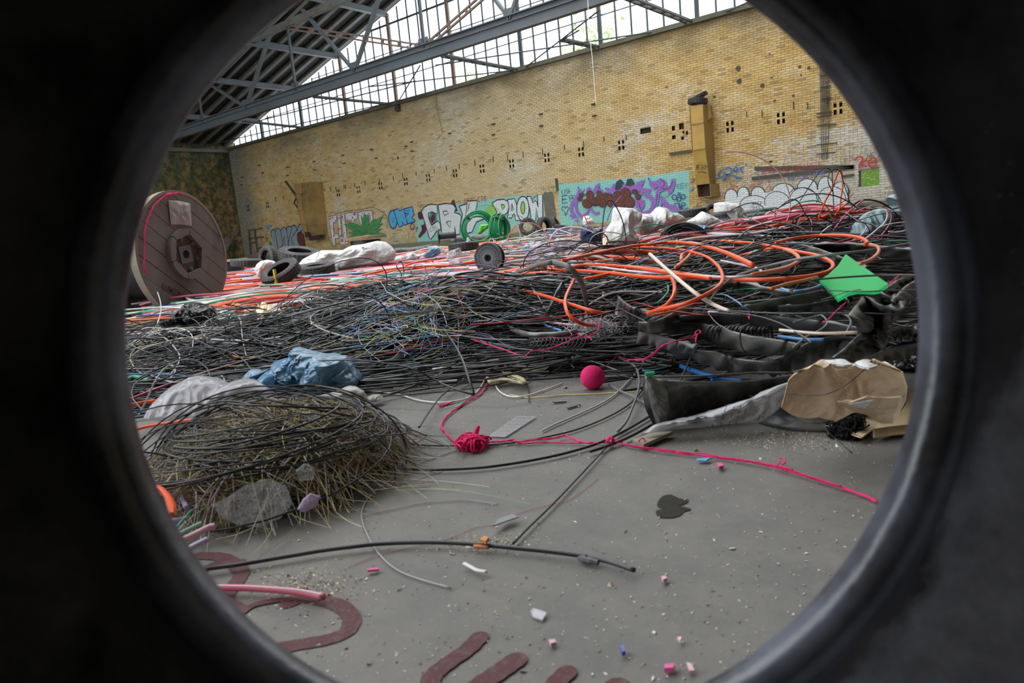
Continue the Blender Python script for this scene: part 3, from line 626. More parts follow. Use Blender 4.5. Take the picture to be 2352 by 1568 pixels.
# the wire nest in front
def nest():
    mats = BLK+BEI+GRY+WHT[:2]+LIL[:1]+MNT[:1]+RED[:1]+YEL[:1]; cu0, cd0 = (592-CX)/F*1.50, 1.50
    b = MB()
    def dome(u, d): q = np.clip(1-((u-cu0)/.30)**2-((d-cd0)/.30)**2, 0, 1); return .15*q**.62
    for k in range(60):                        # outer black hoops
        R1 = rng.uniform(.12, .27); cu = cu0+rng.normal(0, .04); cd = cd0+rng.normal(0, .05); a0 = rng.uniform(0, 6.28); arc = rng.uniform(2, 6.5)
        th = a0+np.linspace(0, arc, 26); zt = rng.uniform(.1, .9)
        pu = cu+R1*np.cos(th)*1.03; pd = cd+R1*np.sin(th)*rng.uniform(.8, 1); z = dome(pu*.9+cu0*.1, pd*.9+cd0*.1)*rng.uniform(.75, 1.15)+.01+.03*np.sin(th+a0)*zt
        b.tube(UD(pu, pd, np.maximum(z, .004)), rng.uniform(.0012, .0028), 5, int(rng.integers(0, 5)), cap=False)
    for k in range(34):                        # upright and slanting hoops
        R1 = rng.uniform(.07, .16); a = rng.uniform(-.7, .7); cu = cu0+rng.normal(-.03, .09); cd = cd0+rng.normal(0, .07); th = np.linspace(-.35, math.pi+.35, 24)
        pu = cu+R1*1.5*np.cos(th)*math.cos(a); pd = cd+R1*1.5*np.cos(th)*math.sin(a)*.7+.03*np.sin(th); z = R1*(.95+.2*rng.random())*np.sin(th)+.03
        b.tube(UD(pu, pd, np.maximum(z, .004)), rng.uniform(.0010, .0022), 5, int(rng.integers(0, 4)), cap=False)
    for k in range(1900):                       # straw-like fibres
        r = .26*rng.random()**.45; a = rng.uniform(0, 6.28); u = cu0+r*math.cos(a); d = cd0+r*math.sin(a)
        L = rng.uniform(.03, .22); an = rng.uniform(0, 6.28); t = np.linspace(-.5, .5, 6); c_ = rng.normal(0, .5)*L
        pu = u+L*t*math.cos(an)-math.sin(an)*c_*4*t*t; pd = d+L*t*math.sin(an)+math.cos(an)*c_*4*t*t
        dz = float(dome(u, d)); z = np.clip(dz*rng.uniform(.55, 1.1)+L*t*rng.normal(0, .3)+rng.normal(0, .006, 6), .002, dome(pu, pd)*1.1+.012)
        mi = 5+int(rng.integers(0, 4)) if rng.random() < .80 else 9+int(rng.integers(0, 6))
        b.tube(sm(UD(pu, pd, np.maximum(z, .003)), 2), rng.uniform(.0005, .0013), 3, min(mi, len(mats)-1), cap=False)
    for k in range(240):                       # curls
        r = .2*math.sqrt(rng.random()); a = rng.uniform(0, 6.28); u = cu0+r*math.cos(a); d = cd0+r*math.sin(a)-.03
        Rr = rng.uniform(.008, .028); th = np.linspace(0, rng.uniform(3, 8), 14); ti = rng.normal(0, 1, 2)
        pu = u+Rr*np.cos(th)+th*.002; pd = d+Rr*np.sin(th)*math.cos(ti[0]); z = dome(u, d)*.9+.01+Rr*np.sin(th)*math.sin(ti[0])
        b.tube(UD(pu, pd, np.maximum(z, .002)), .0009, 4, 5+int(rng.integers(0, 4)), cap=False)
    for k in range(46):                        # thin colour fibres escaping over the floor
        an = rng.uniform(-1.2, 1.0); L = rng.uniform(.15, .42); t = np.linspace(0, 1, 9); u0 = cu0+rng.normal(0, .12); d0 = cd0-.02+rng.normal(0, .12)
        pu = u0+L*t*math.cos(an); pd = d0+L*t*math.sin(an)*.6+.05*np.sin(t*3)*rng.normal(); z = dome(pu, pd)+.003+.02*np.sin(t*3.1)*rng.random()
        b.tube(UD(pu, pd, z), .0006, 3, int(rng.integers(9, len(mats))), cap=False)
    o = b.build('wire_nest', mats, smooth=True); tag(o, 'big round nest of black hoops, straw-coloured fibres and curls on the grey floor', 'wire nest', kind='stuff')
    # matted core
    b = MB(); na = 40; nr = 14
    v = []; 
    for j in range(nr+1):
        for i in range(na):
            a = i*2*math.pi/na; r = .25*j/nr*(1+.10*math.sin(a*3)+.05*math.sin(a*7)); u = cu0+r*math.cos(a); d = cd0+r*math.sin(a)
            z = float(dome(u, d))*.74*(.8+.35*math.sin(u*47)*math.sin(d*39))+rng.normal(0, .009); v.append(UD(u, d, max(z, .001) if j < nr else 0.0))
    b.add(np.array(v), [(j*na+i, j*na+(i+1) % na, (j+1)*na+(i+1) % na, (j+1)*na+i) for j in range(nr) for i in range(na)])
    m, g = newmat('matted_fibre_felt'); co = g.coord(); n1 = g.noise(co, 60, 6, .75, 1.5); n2 = g.noise(co, 9, 4, .6)
    c = g.ramp(n1, [(.35, '#2b261f'), (.48, '#5e5240'), (.58, '#9a8a68'), (.7, '#c4b892')]); c = g.mix(g.ramp(n2, [(.5, 0.0), (.62, .7)]), c, rgb('#33484a'))
    g.l(c, g.b.inputs['Base Color']); g.b.inputs['Roughness'].default_value = .9; g.bump(n1, 1.0, .01)
    tag(b.build('fibre_felt', m), 'matted brown fibre wool inside the front wire nest', 'fibre wool', kind='stuff')
nest()
# ================================================================== paint on the wall (flat) and fixtures
def paint(name, col, fade=0.25, joint=0.45):
    k = 'paint_'+name
    if k in _mats: return _mats[k]
    m, g = newmat(k); co = g.coord(); sp = g.n('SeparateXYZ'); g.l(co, sp.inputs[0]); cx = g.n('CombineXYZ')
    g.l(g.math('ADD', sp.outputs[0], 41.0), cx.inputs[0]); g.l(sp.outputs[2], cx.inputs[1])
    br = g.n('TexBrick'); g.l(cx.outputs[0], br.inputs['Vector']); br.inputs['Scale'].default_value = 1; br.inputs['Brick Width'].default_value = BW; br.inputs['Row Height'].default_value = BH
    br.inputs['Mortar Size'].default_value = 0.009; br.inputs['Mortar Smooth'].default_value = 0.3
    br.inputs['Color1'].default_value = (1, 1, 1, 1); br.inputs['Color2'].default_value = (.9, .9, .9, 1); br.inputs['Mortar'].default_value = (1-joint,)*3+(1,)
    n = g.noise(co, 4.5, 6, .7)
    c = g.mix(1.0, rgb(col), br.outputs['Color'], 'MULTIPLY'); c = g.mix(g.ramp(n, [(.52, 0.0), (.72, fade)]), c, rgb('#b7a98a'))
    g.l(c, g.b.inputs['Base Color']); g.b.inputs['Roughness'].default_value = .7; _mats[k] = m; return m
_lay = [0]
def wallpoly(name, crop, pts, mat, lay=None, smooth=0):
    if lay is None: _lay[0] += 1; lay = _lay[0]
    y = YW-0.014-0.0004*lay
    p = [WY(a[0], a[1], y) for a in cv(crop, pts)]
    if smooth: p = list(sm(np.array(p), smooth, closed=True))
    b = MB(); b.add(p, [tuple(range(len(p)))]); o = b.build(name, mat, wall)
    return o
def ribbon(b, crop, pts, wpx, lay, closed=False, k=4, sharp=False, mi=0):
    """brush stroke of given width (crop pixels) on the wall"""
    y = YW-0.014-0.0004*lay; c = cv(crop, pts)
    P = np.array([WY(a[0], a[1], y) for a in c]); sc_ = float((P[0]-CAM)@CF)/F*wpx/crop[2]
    if not sharp: P = sm(P, k, closed)
    elif closed: P = np.vstack([P, P[:1]])
    if closed and not sharp: P = np.vstack([P, P[:1]])
    T = np.gradient(P, axis=0); T /= np.maximum(np.linalg.norm(T, axis=1), 1e-9)[:, None]
    N = np.stack([-T[:, 2], T[:, 1]*0, T[:, 0]], 1)*sc_/2
    n = len(P); V = np.empty((2*n, 3)); V[0::2] = P+N; V[1::2] = P-N; V[:, 1] = y
    V = np.vstack([V]); b.add(V, [(2*i, 2*i+1, 2*i+3, 2*i+2) for i in range(n-1)], mi)
def strokes(name, crop, lines, wpx, mat, closed=False, sharp=False):
    _lay[0] += 1; b = MB()
    for i, l in enumerate(lines): ribbon(b, crop, l, wpx, _lay[0]+0.02*i, closed, sharp=sharp)
    return b.build(name, mat, wall)
def ell(cx, cy, rx, ry, n=20, rot=0):
    return [(cx+rx*math.cos(a)*math.cos(rot)-ry*math.sin(a)*math.sin(rot), cy+rx*math.cos(a)*math.sin(rot)+ry*math.sin(a)*math.cos(rot)) for a in [i*2*math.pi/n for i in range(n)]]
FONT = {'A': [[(0, 0), (.5, 1), (1, 0)], [(.2, .4), (.8, .4)]], 'B': [[(0, 0), (0, 1), (.7, .95), (.75, .6), (0, .5), (.85, .4), (.8, .05), (0, 0)]], 'C': [[(1, .85), (.5, 1), (.05, .6), (.1, .2), (.5, 0), (1, .15)]],
 'D': [[(0, 0), (0, 1), (.8, .8), (.9, .3), (0, 0)]], 'E': [[(1, 1), (0, 1), (0, 0), (1, 0)], [(0, .5), (.8, .5)]], 'F': [[(0, 0), (0, 1), (1, 1)], [(0, .5), (.8, .5)]], 'G': [[(1, .85), (.5, 1), (.05, .6), (.1, .1), (.9, .05), (.95, .45), (.5, .45)]],
 'H': [[(0, 0), (0, 1)], [(1, 0), (1, 1)], [(0, .5), (1, .5)]], 'I': [[(.5, 0), (.5, 1)]], 'J': [[(.2, 1), (.9, 1)], [(.6, 1), (.6, .1), (.1, .1)]], 'K': [[(0, 0), (0, 1)], [(1, 1), (0, .5), (1, 0)]], 'L': [[(0, 1), (0, 0), (1, 0)]],
 'M': [[(0, 0), (.1, 1), (.5, .3), (.9, 1), (1, 0)]], 'N': [[(0, 0), (0, 1), (1, 0), (1, 1)]], 'O': [[(.5, 0), (0, .5), (.5, 1), (1, .5), (.5, 0)]], 'P': [[(0, 0), (0, 1), (.9, .9), (.8, .5), (0, .45)]], 'R': [[(0, 0), (0, 1), (.9, .85), (.1, .5), (1, 0)]],
 'S': [[(1, .9), (.3, 1), (.1, .65), (.8, .4), (.9, .1), (0, 0)]], 'T': [[(0, 1), (1, 1)], [(.5, 1), (.5, 0)]], 'U': [[(0, 1), (.05, .1), (.9, .1), (1, 1)]], 'V': [[(0, 1), (.5, 0), (1, 1)]], 'W': [[(0, 1), (.25, 0), (.5, .7), (.75, 0), (1, 1)]],
 'Y': [[(0, 1), (.5, .5), (1, 1)], [(.5, .5), (.3, 0)]], 'Z': [[(0, 1), (1, 1), (0, 0), (1, 0)]], '!': [[(.5, 1), (.5, .3)], [(.5, .1), (.5, 0)]], '2': [[(0, .8), (.5, 1), (.9, .7), (0, 0), (1, 0)]], '4': [[(.7, 0), (.7, 1), (0, .35), (1, .35)]],
 '3': [[(0, 1), (.9, .95), (.4, .55), (.9, .3), (0, 0)]], '0': [[(.5, 0), (0, .5), (.5, 1), (1, .5), (.5, 0)]], '.': [[(.4, 0), (.5, .05)]], '8': [[(.5, .5), (.1, .8), (.5, 1), (.9, .8), (.1, .2), (.5, 0), (.9, .2), (.5, .5)]], '6': [[(.8, 1), (.1, .5), (.2, 0), (.8, .1), (.8, .45), (.1, .4)]], 'Q': [[(.5, 0), (0, .5), (.5, 1), (1, .5), (.5, 0)], [(.6, .3), (1, -.1)]], '"': [[(.3, 1), (.3, .8)], [(.6, 1), (.6, .8)]], ' ': []}
def word(name, crop, text, x0, y0, x1, y1, h, wpx, mat, gap=.25, lean=0.0):
    """hand-written word whose baseline runs (x0,y0)-(x1,y1) in crop pixels"""
    n = len(text); dx = (x1-x0)/n; dy = (y1-y0)/n; L = []
    for i, ch in enumerate(text):
        for s_ in FONT.get(ch, []):
            L.append([(x0+dx*(i+q[0]*(1-gap))+lean*q[1]*h, y0+dy*(i+q[0])-q[1]*h) for q in s_])
    return strokes(name, crop, L, wpx, mat, sharp=True)
pcy = paint('pale_turquoise', '#93cfc4'); pwh = paint('chalk_white', '#dfe3e2', .15); pbk = paint('black_line', '#2a2b30', .1, .2); plb = paint('light_blue', '#57b3dc'); pdb = paint('navy_line', '#20387c', .1, .2)
psi = paint('silver_grey', '#9aa4ac'); pbr = paint('chestnut_brown', '#6b3a2c', .08, .3); ppk = paint('magenta_spot', '#cf5f9b'); pgr = paint('leaf_green', '#4e9a5a'); plg = paint('lime_green', '#93cf5c'); ppu = paint('violet_pink', '#a963b9', .15); pvi = paint('blue_violet', '#7d83cf', .2)
prd = paint('red_scrawl', '#c23a3a', .3, .2); pbl = paint('blue_scrawl', '#2d6ca8', .2, .2); pgk = paint('grey_brown_patch', '#6f6a5c', .3); pmr = paint('maroon', '#5a2433', .1); pgy = paint('faint_grey_scrawl', '#7d7a6e', .5, .2); ptl = paint('teal_scrawl', '#2f7f86', .3, .2); por = paint('rust_scrawl', '#8a4a2c', .4, .2)
def piece(name, crop, pts, fill, line, w, k=0):
    wallpoly(name, crop, pts, fill, smooth=k)
    strokes(name+'_outline', crop, [pts], w, line, closed=True, sharp=(k == 0))
# turquoise grounds
wallpoly('mural_ground', cD, [(80, 310), (330, 285), (700, 262), (760, 240), (1000, 225), (1180, 212), (1400, 200), (1560, 180), (1850, 130), (2050, 95), (2235, 82), (2232, 400), (2230, 760), (1500, 860), (1100, 900), (130, 1000), (100, 650)], pcy)
wallpoly('mural_ground', cQ, [(300, 345), (345, 325), (600, 280), (900, 235), (1080, 210), (1120, 200), (1440, 180), (1452, 420), (1200, 470), (960, 560), (640, 600), (310, 625)], pcy)
wallpoly('dark_patch', cC, [(1630, 345), (1700, 325), (1800, 320), (1830, 520), (1865, 700), (1850, 860), (1720, 880), (1660, 700)], pgk, smooth=2)
# lettering ERK
wallpoly('letter_shadow', cQ, [(310, 345), (345, 330), (380, 400), (330, 410), (315, 390)], pmr)
wallpoly('letter_shadow', cQ, [(360, 380), (400, 420), (385, 520), (330, 575), (315, 560), (350, 500), (340, 460), (370, 450)], pmr)
wallpoly('letter_shadow', cQ, [(620, 240), (640, 225), (670, 330), (640, 340), (590, 300)], pmr)
E_ = [(345, 337), (365, 300), (400, 278), (440, 270), (485, 275), (490, 358), (440, 340), (405, 352), (412, 400), (435, 462), (490, 420), (512, 440), (520, 495), (482, 515), (430, 587), (415, 572)]
B_ = [(495, 276), (560, 263), (625, 268), (655, 305), (640, 345), (688, 358), (705, 380), (695, 460), (690, 540), (600, 560), (530, 545)]
K_ = [(685, 287), (757, 265), (760, 242), (842, 236), (846, 275), (828, 340), (880, 342), (905, 362), (908, 402), (840, 430), (800, 520), (715, 545), (695, 450), (715, 360)]
for nm, pts in (('letter_e', E_), ('letter_r', B_), ('letter_k', K_)): piece(nm, cQ, pts, pwh, pbk, 11)
strokes('letter_outline', cQ, [[(440, 345), (475, 365), (480, 410), (440, 455), (415, 390), (440, 345)], [(540, 335), (575, 330), (590, 352), (550, 372), (540, 335)], [(568, 430), (612, 420), (600, 480), (568, 430)], [(755, 275), (745, 360), (770, 300), (775, 262)]], 9, pbk, sharp=True)
wallpoly('letter_gap', cQ, [(445, 355), (470, 370), (472, 405), (440, 445), (422, 395)], pmr)
word('tag_word', cQ, 'CTG', 420, 520, 485, 505, 38, 5, pbk); word('tag_word', cQ, 'CTG', 850, 250, 935, 240, 45, 7, por); word('tag_word', cQ, 'CRK', 725, 262, 830, 245, 40, 5, por)
# PAOW
P_l = [(705, 520), (800, 462), (920, 452), (990, 490), (1018, 580), (985, 690), (905, 752), (925, 850), (822, 850), (785, 660)]
A_l = [(985, 455), (1112, 442), (1160, 580), (1200, 720), (1245, 835), (1135, 832), (1105, 700), (1075, 745), (1060, 790), (985, 780), (1012, 600)]
O_l = ell(1262, 620, 112, 222, 22); W_l = [(1330, 402), (1402, 398), (1445, 520), (1482, 478), (1512, 495), (1535, 590), (1525, 368), (1617, 370), (1622, 835), (1545, 832), (1502, 600), (1492, 832), (1418, 838), (1388, 640)]
wallpoly('letter_glow', cC, [(585, 640), (650, 560), (700, 520), (780, 700), (790, 830), (600, 800)], plg)
for nm, pts in (('letter_p', P_l), ('letter_a', A_l), ('letter_w', W_l)): piece(nm, cC, pts, pwh, pbk, 20)
piece('letter_o', cC, O_l, pwh, pbk, 20)
piece('letter_hole', cC, ell(1262, 605, 38, 112, 16), plg, pbk, 16); piece('letter_hole', cC, [(870, 545), (925, 548), (938, 590), (890, 640)], plg, pbk, 14); piece('letter_hole', cC, [(1063, 530), (1095, 650), (1052, 662)], pcy, pbk, 14)
strokes('letter_corner', cC, [[(1435, 435), (1510, 380)], [(1440, 460), (1440, 430)]], 14, prd, sharp=True)
word('tag_word', cC, 'HENRY', 1590, 300, 1830, 285, 70, 5, pgy)
# ONZ
piece('letter_o', cB, ell(1272, 815, 76, 165, 20, -.06), plb, pdb, 22); piece('letter_hole', cB, ell(1275, 820, 13, 42, 12), m_brick, pdb, 10)
piece('letter_n', cB, [(1290, 645), (1370, 618), (1392, 655), (1475, 628), (1500, 740), (1535, 895), (1485, 918), (1440, 850), (1455, 920), (1390, 958), (1350, 860)], plb, pdb, 20)
piece('letter_z', cB, [(1475, 620), (1625, 585), (1638, 690), (1662, 712), (1610, 780), (1668, 830), (1665, 855), (1540, 890), (1500, 760), (1560, 700), (1482, 710)], plb, pdb, 20)
strokes('letter_outline', cB, [[(1500, 712), (1562, 704), (1520, 762)], [(1470, 800), (1440, 740)]], 8, pdb, sharp=True); word('tag_word', cB, '2H', 1488, 700, 1570, 685, 55, 7, pdb)
strokes('smiley', cB, [ell(1622, 945, 38, 56, 16)], 13, pdb, closed=True); strokes('smiley', cB, [[(1600, 965), (1622, 985), (1648, 955)], [(1608, 920), (1608, 935)], [(1635, 912), (1635, 928)]], 9, pdb, sharp=True)
strokes('tag_word', cB, [[(1690, 950), (1690, 1010)], [(1705, 945), (1705, 1005)], [(1720, 945), (1720, 1000)], [(1680, 1030), (1710, 1030)]], 9, pdb, sharp=True); word('tag_word', cB, 'GANJA', 1245, 1218, 1700, 1165, 105, 6, pgy)
# pink-spotted letters with the green plant
Fl = [(115, 765), (255, 735), (262, 852), (196, 866), (212, 1078), (285, 1074), (296, 1150), (226, 1162), (242, 1275), (192, 1282)]
Ul = [(270, 747), (325, 740), (350, 1135), (388, 1142), (345, 742), (396, 724), (466, 1250), (332, 1268)]; Tl = [(412, 722), (440, 700), (625, 680), (634, 805), (578, 815), (562, 890), (525, 820), (425, 835)]
Ol = [(645, 692), (720, 665), (895, 655), (912, 800), (900, 890), (862, 745), (770, 725), (752, 830), (705, 925), (660, 800)]
for nm, pts in (('letter_f', Fl), ('letter_u', Ul), ('letter_t', Tl), ('letter_o', Ol)): piece(nm, cB, pts, pwh, pbk, 9)
_lay[0] += 1; b = MB()
for (x, y, r) in [(145, 800, 25), (185, 785, 18), (235, 832, 14), (165, 940, 14), (195, 985, 18), (210, 1105, 24), (205, 1245, 12), (300, 790, 20), (315, 985, 18), (330, 1110, 20), (362, 770, 24), (380, 815, 12), (400, 1052, 12), (360, 1190, 34), (425, 1210, 18), (580, 712, 38), (548, 782, 22), (515, 740, 11), (452, 806, 14), (845, 710, 20), (880, 735, 13), (672, 745, 12), (722, 705, 14), (268, 1100, 8)]:
    b.add([WY(q[0], q[1], YW-0.014-0.0004*_lay[0]) for q in cv(cB, ell(x, y, r*.7, r, 10))], [tuple(range(10))])
b.build('pink_spot', ppk, wall)
for tip, w_ in [((755, 680), 42), ((700, 730), 34), ((825, 722), 36), ((385, 900), 62), ((440, 850), 40), ((1095, 750), 60), ((955, 795), 44), ((1085, 880), 44), ((470, 1065), 34), ((1140, 1075), 34), ((1075, 985), 30), ((560, 880), 40), ((450, 1150), 30)]:
    bx, by = 785, 1060; dx, dy = tip[0]-bx, tip[1]-by; L = math.hypot(dx, dy); nx, ny = -dy/L*w_, dx/L*w_
    piece('painted_leaf', cB, [(bx+nx*.4, by+ny*.4), (bx+dx*.45+nx, by+dy*.45+ny), (bx+dx*.75+nx*.7, by+dy*.75+ny*.7), tip, (bx+dx*.7-nx*.6, by+dy*.7-ny*.6), (bx+dx*.4-nx, by+dy*.4-ny), (bx-nx*.4, by-ny*.4)], pgr, pbk, 5)
strokes('scrawl_line', cB, [[(60, 780), (30, 900), (90, 1000), (110, 1150), (180, 1310)], [(130, 700), (200, 680), (250, 710), (330, 690), (480, 660), (600, 640), (780, 620), (890, 590), (1060, 660), (1150, 740), (1170, 850), (1160, 980)], [(270, 1230), (330, 1300), (420, 1310)], [(70, 1060), (20, 930)]], 6, pbk)
word('tag_word', cA, 'LIVE', 1285, 1065, 1375, 1040, 60, 8, pbl); word('tag_word', cA, 'NICE', 1325, 1190, 1405, 1190, 35, 6, pbl); word('tag_word', cA, 'DISCO', 505, 1020, 640, 1000, 60, 4, pgy)
# silver throw-up
wallpoly('silver_letter', cA, [(742, 1110), (770, 1085), (800, 1075), (850, 1070), (880, 1060), (935, 1055), (980, 1035), (1050, 1045), (1090, 1020), (1120, 1025), (1150, 1280), (1130, 1310), (830, 1340), (770, 1250)], psi, smooth=2)
strokes('silver_letter_outline', cA, [[(760, 1190), (742, 1120), (762, 1088), (790, 1100), (830, 1320)], [(795, 1120), (800, 1075), (835, 1068), (860, 1110), (885, 1250), (840, 1320)], [(860, 1100), (880, 1062), (915, 1062), (935, 1110), (960, 1290)], [(935, 1100), (935, 1055), (970, 1045), (990, 1080), (950, 1280), (1040, 1290)], [(985, 1060), (1005, 1032), (1035, 1040), (1050, 1090), (990, 1200), (1030, 1290)], [(1055, 1100), (1080, 1030), (1110, 1022), (1125, 1080), (1060, 1130)], [(905, 1160), (900, 1220), (920, 1300)]], 11, pbk)
piece('brown_letter', cA, [(1057, 1145), (1110, 1105), (1135, 1150), (1155, 1275), (1090, 1285), (1062, 1210)], pbr, pbk, 9)
strokes('scrawl_line', cA, [[(680, 1150), (700, 1220)], [(665, 1190), (730, 1185)], [(690, 1120), (695, 1150)], [(620, 1150), (640, 1260)]], 6, pbk); wallpoly('green_dab', cA, [(715, 1225), (740, 1220), (748, 1275), (722, 1270)], pgr); wallpoly('blue_dab', cA, [(665, 1035), (750, 1020), (755, 1045), (690, 1080)], paint('faded_blue', '#6fa6b8', .6))
# mural: LISA, E, heart, purple letters, brown bubbles, blue tag
word('tag_word', cD, 'LISA', 145, 470, 285, 445, 70, 8, pbk); word('tag_word', cD, 'E', 150, 618, 260, 605, 120, 11, pbk)
strokes('painted_heart', cD, [[(205, 820), (190, 770), (145, 715), (150, 680), (185, 672), (200, 700), (225, 672), (255, 695), (235, 750), (205, 820)]], 9, pbk)
strokes('scrawl_line', cD, [ell(290, 515, 30, 30, 10), ell(340, 510, 26, 26, 10), ell(305, 560, 34, 40, 10)], 6, pbk, closed=True)
for pts, w_ in [([(430, 400), (400, 500), (330, 600), (295, 700), (330, 800), (400, 890)], 62), ([(560, 790), (470, 830), (400, 760), (375, 650), (400, 520)], 60), ([(600, 690), (560, 780)], 40), ([(610, 690), (680, 780), (760, 770)], 44), ([(1500, 480), (1600, 520), (1640, 620), (1600, 730), (1480, 790), (1380, 740)], 70), ([(1400, 480), (1480, 440)], 60), ([(1390, 380), (1600, 420)], 66), ([(560, 430), (590, 380), (640, 450)], 60)]:
    strokes('purple_stroke', cD, [pts], w_, pvi); strokes('purple_stroke', cD, [pts], w_*.66, ppu)
for pts in [[(412, 352), (480, 440), (520, 470), (430, 540)], [(650, 430), (700, 330), (762, 288), (745, 380), (665, 470)], [(750, 350), (840, 440), (900, 455), (990, 310), (1035, 285), (1010, 420), (960, 480), (800, 470)], [(850, 370), (905, 368), (975, 450), (920, 470)], [(1020, 430), (1040, 320), (1110, 350), (1180, 300), (1240, 330), (1360, 325), (1370, 400), (1230, 460)], [(1370, 280), (1510, 235), (1450, 330), (1400, 430), (1360, 390)], [(1560, 200), (1600, 262), (1680, 262), (1740, 225), (1735, 320), (1650, 395), (1590, 330)], [(1350, 590), (1420, 545), (1490, 570), (1500, 650), (1440, 730), (1360, 680)], [(275, 820), (330, 790), (420, 900), (435, 945), (380, 905)],
            [(1750, 212), (1840, 255), (1862, 350), (1925, 330), (1945, 225), (1992, 218), (1990, 330), (1940, 440), (1890, 480), (1885, 400), (1820, 395), (1740, 440), (1725, 560), (1700, 690), (1665, 640), (1690, 430), (1760, 300)], [(1762, 508), (1832, 560), (1890, 640), (1990, 650), (2100, 755), (1960, 735), (1840, 700), (1800, 620), (1762, 690)]]:
    piece('purple_letter', cD, pts, ppu, pvi, 18)
strokes('purple_letter_line', cD, [[(1770, 240), (1830, 290), (1790, 380), (1900, 370), (1960, 260)], [(1710, 470), (1690, 650)], [(520, 380), (440, 520)], [(1400, 600), (1440, 720)]], 10, pbk)
wallpoly('sooty_patch', cD, [(1010, 400), (1040, 260), (1110, 225), (1160, 280), (1100, 400)], paint('sooty_patch', '#2e4246', .3)); wallpoly('sooty_patch', cD, [(1190, 330), (1215, 225), (1290, 210), (1340, 300), (1280, 340)], paint('sooty_patch', '#2e4246', .3))
for (x, y, rx, ry) in [(470, 480, 45, 26), (440, 545, 40, 34), (600, 480, 62, 66), (560, 620, 82, 76), (690, 590, 62, 74), (762, 490, 48, 74), (808, 612, 66, 70), (868, 520, 66, 74), (935, 570, 56, 110), (1060, 485, 60, 70), (1030, 580, 90, 76), (1185, 450, 84, 84), (1110, 620, 86, 76), (1150, 560, 70, 70), (1250, 600, 88, 92), (1338, 430, 46, 40), (1388, 512, 42, 52)]:
    piece('bubble_letter', cD, ell(x, y, rx, ry, 16), pbr, pbk, 9)
_lay[0] += 1
for (x, y, rx, ry) in [(600, 560, 60, 60), (760, 560, 80, 80), (900, 580, 80, 60), (1080, 560, 120, 60), (1180, 560, 80, 80)]: wallpoly('bubble_letter', cD, ell(x, y, rx, ry, 14), pbr)
strokes('bubble_letter_line', cD, [[(560, 560), (620, 620), (690, 640), (720, 560), (640, 540)], [(760, 660), (780, 560), (850, 560), (860, 650)], [(1010, 600), (1060, 570), (1100, 520)], [(1110, 600), (1200, 560), (1150, 490)]], 9, pbk)
strokes('blue_tag', cD, [ell(1985, 520, 36, 42, 12), ell(2060, 550, 34, 36, 12), ell(2062, 470, 20, 22, 10), ell(2130, 510, 34, 36, 12)], 15, pdb, closed=True)
strokes('blue_tag', cD, [[(1980, 630), (2060, 620), (2080, 720)], [(2065, 630), (2060, 690)], [(2090, 720), (2110, 620), (2150, 610), (2160, 650), (2100, 670), (2150, 740)], [(2150, 720), (2215, 690)]], 14, pdb)
word('tag_word', cD, 'KEV', 2035, 385, 2210, 360, 85, 9, ptl); word('tag_word', cD, 'LISA', 1785, 520, 1890, 530, 50, 5, pbk)
strokes('scrawl_line', cD, [[(2250, 240), (2300, 215), (2315, 255), (2260, 285)], [(2250, 285), (2320, 220)]], 8, pbk); wallpoly('blue_dab', cD, [(2232, 390), (2260, 345), (2300, 335), (2290, 395), (2250, 410)], paint('faded_blue', '#6fa6b8', .6))
word('tag_word', cD, 'TAINZ', 2190, 570, 2352, 545, 70, 5, paint('faint_green', '#8fae7c', .5))
# right: white cloud throw-up
wcl = [((490, 1010), 122, 152), ((718, 965), 112, 148), ((1000, 960), 132, 146), ((1480, 940), 225, 190), ((1935, 840), 190, 178), ((2280, 830), 150, 210), ((2560, 900), 150, 180)]
for (c_, rx, ry) in wcl: piece('cloud_letter', cFF, ell(c_[0], c_[1], rx, ry, 20), pwh, pbk, 16)
wallpoly('cloud_letter', cFF, [(375, 1020), (850, 1000), (1250, 900), (1800, 900), (2400, 850), (2700, 900), (2700, 1350), (380, 1420)], pwh)
for (c_, rx, ry) in [((925, 1160), 270, 180), ((1360, 1110), 240, 205), ((1860, 1060), 260, 230), ((2400, 1040), 260, 230)]: piece('cloud_letter', cFF, ell(c_[0], c_[1], rx, ry, 22), pwh, pbk, 14)
wallpoly('cloud_letter', cFF, [(380, 1190), (1300, 1160), (2700, 1090), (2700, 1400), (380, 1430)], pwh)
word('tag_word', cFF, 'SKSY', 880, 1170, 1080, 1150, 60, 9, pbk); word('tag_word', cFF, 'MHS', 850, 1240, 1060, 1235, 60, 9, pbk)
strokes('blue_tag', cFF, [[(360, 480), (290, 520), (245, 590), (290, 640), (370, 580), (340, 540)], [(380, 500), (430, 450), (490, 480), (470, 560), (390, 590), (500, 590)], [(520, 520), (580, 440), (610, 490), (540, 520), (640, 530)], [(720, 430), (670, 470), (700, 560)], [(320, 710), (380, 630), (480, 590), (560, 620), (640, 650)], [(580, 660), (690, 640)]], 26, pbl)
strokes('blue_tag', cFF, [[(205, 655), (230, 655)], [(755, 395), (780, 400)]], 42, pbl, sharp=True)
word('red_tag', cFF, 'KYK', 1070, 590, 1340, 550, 85, 13, prd, lean=.2); word('red_tag', cFF, '30', 1390, 560, 1580, 520, 100, 13, prd); word('red_tag', cFF, 'CRIME', 1640, 520, 2100, 460, 110, 13, prd, lean=.15); word('red_tag', cFF, '!', 2120, 470, 2200, 460, 140, 14, prd)
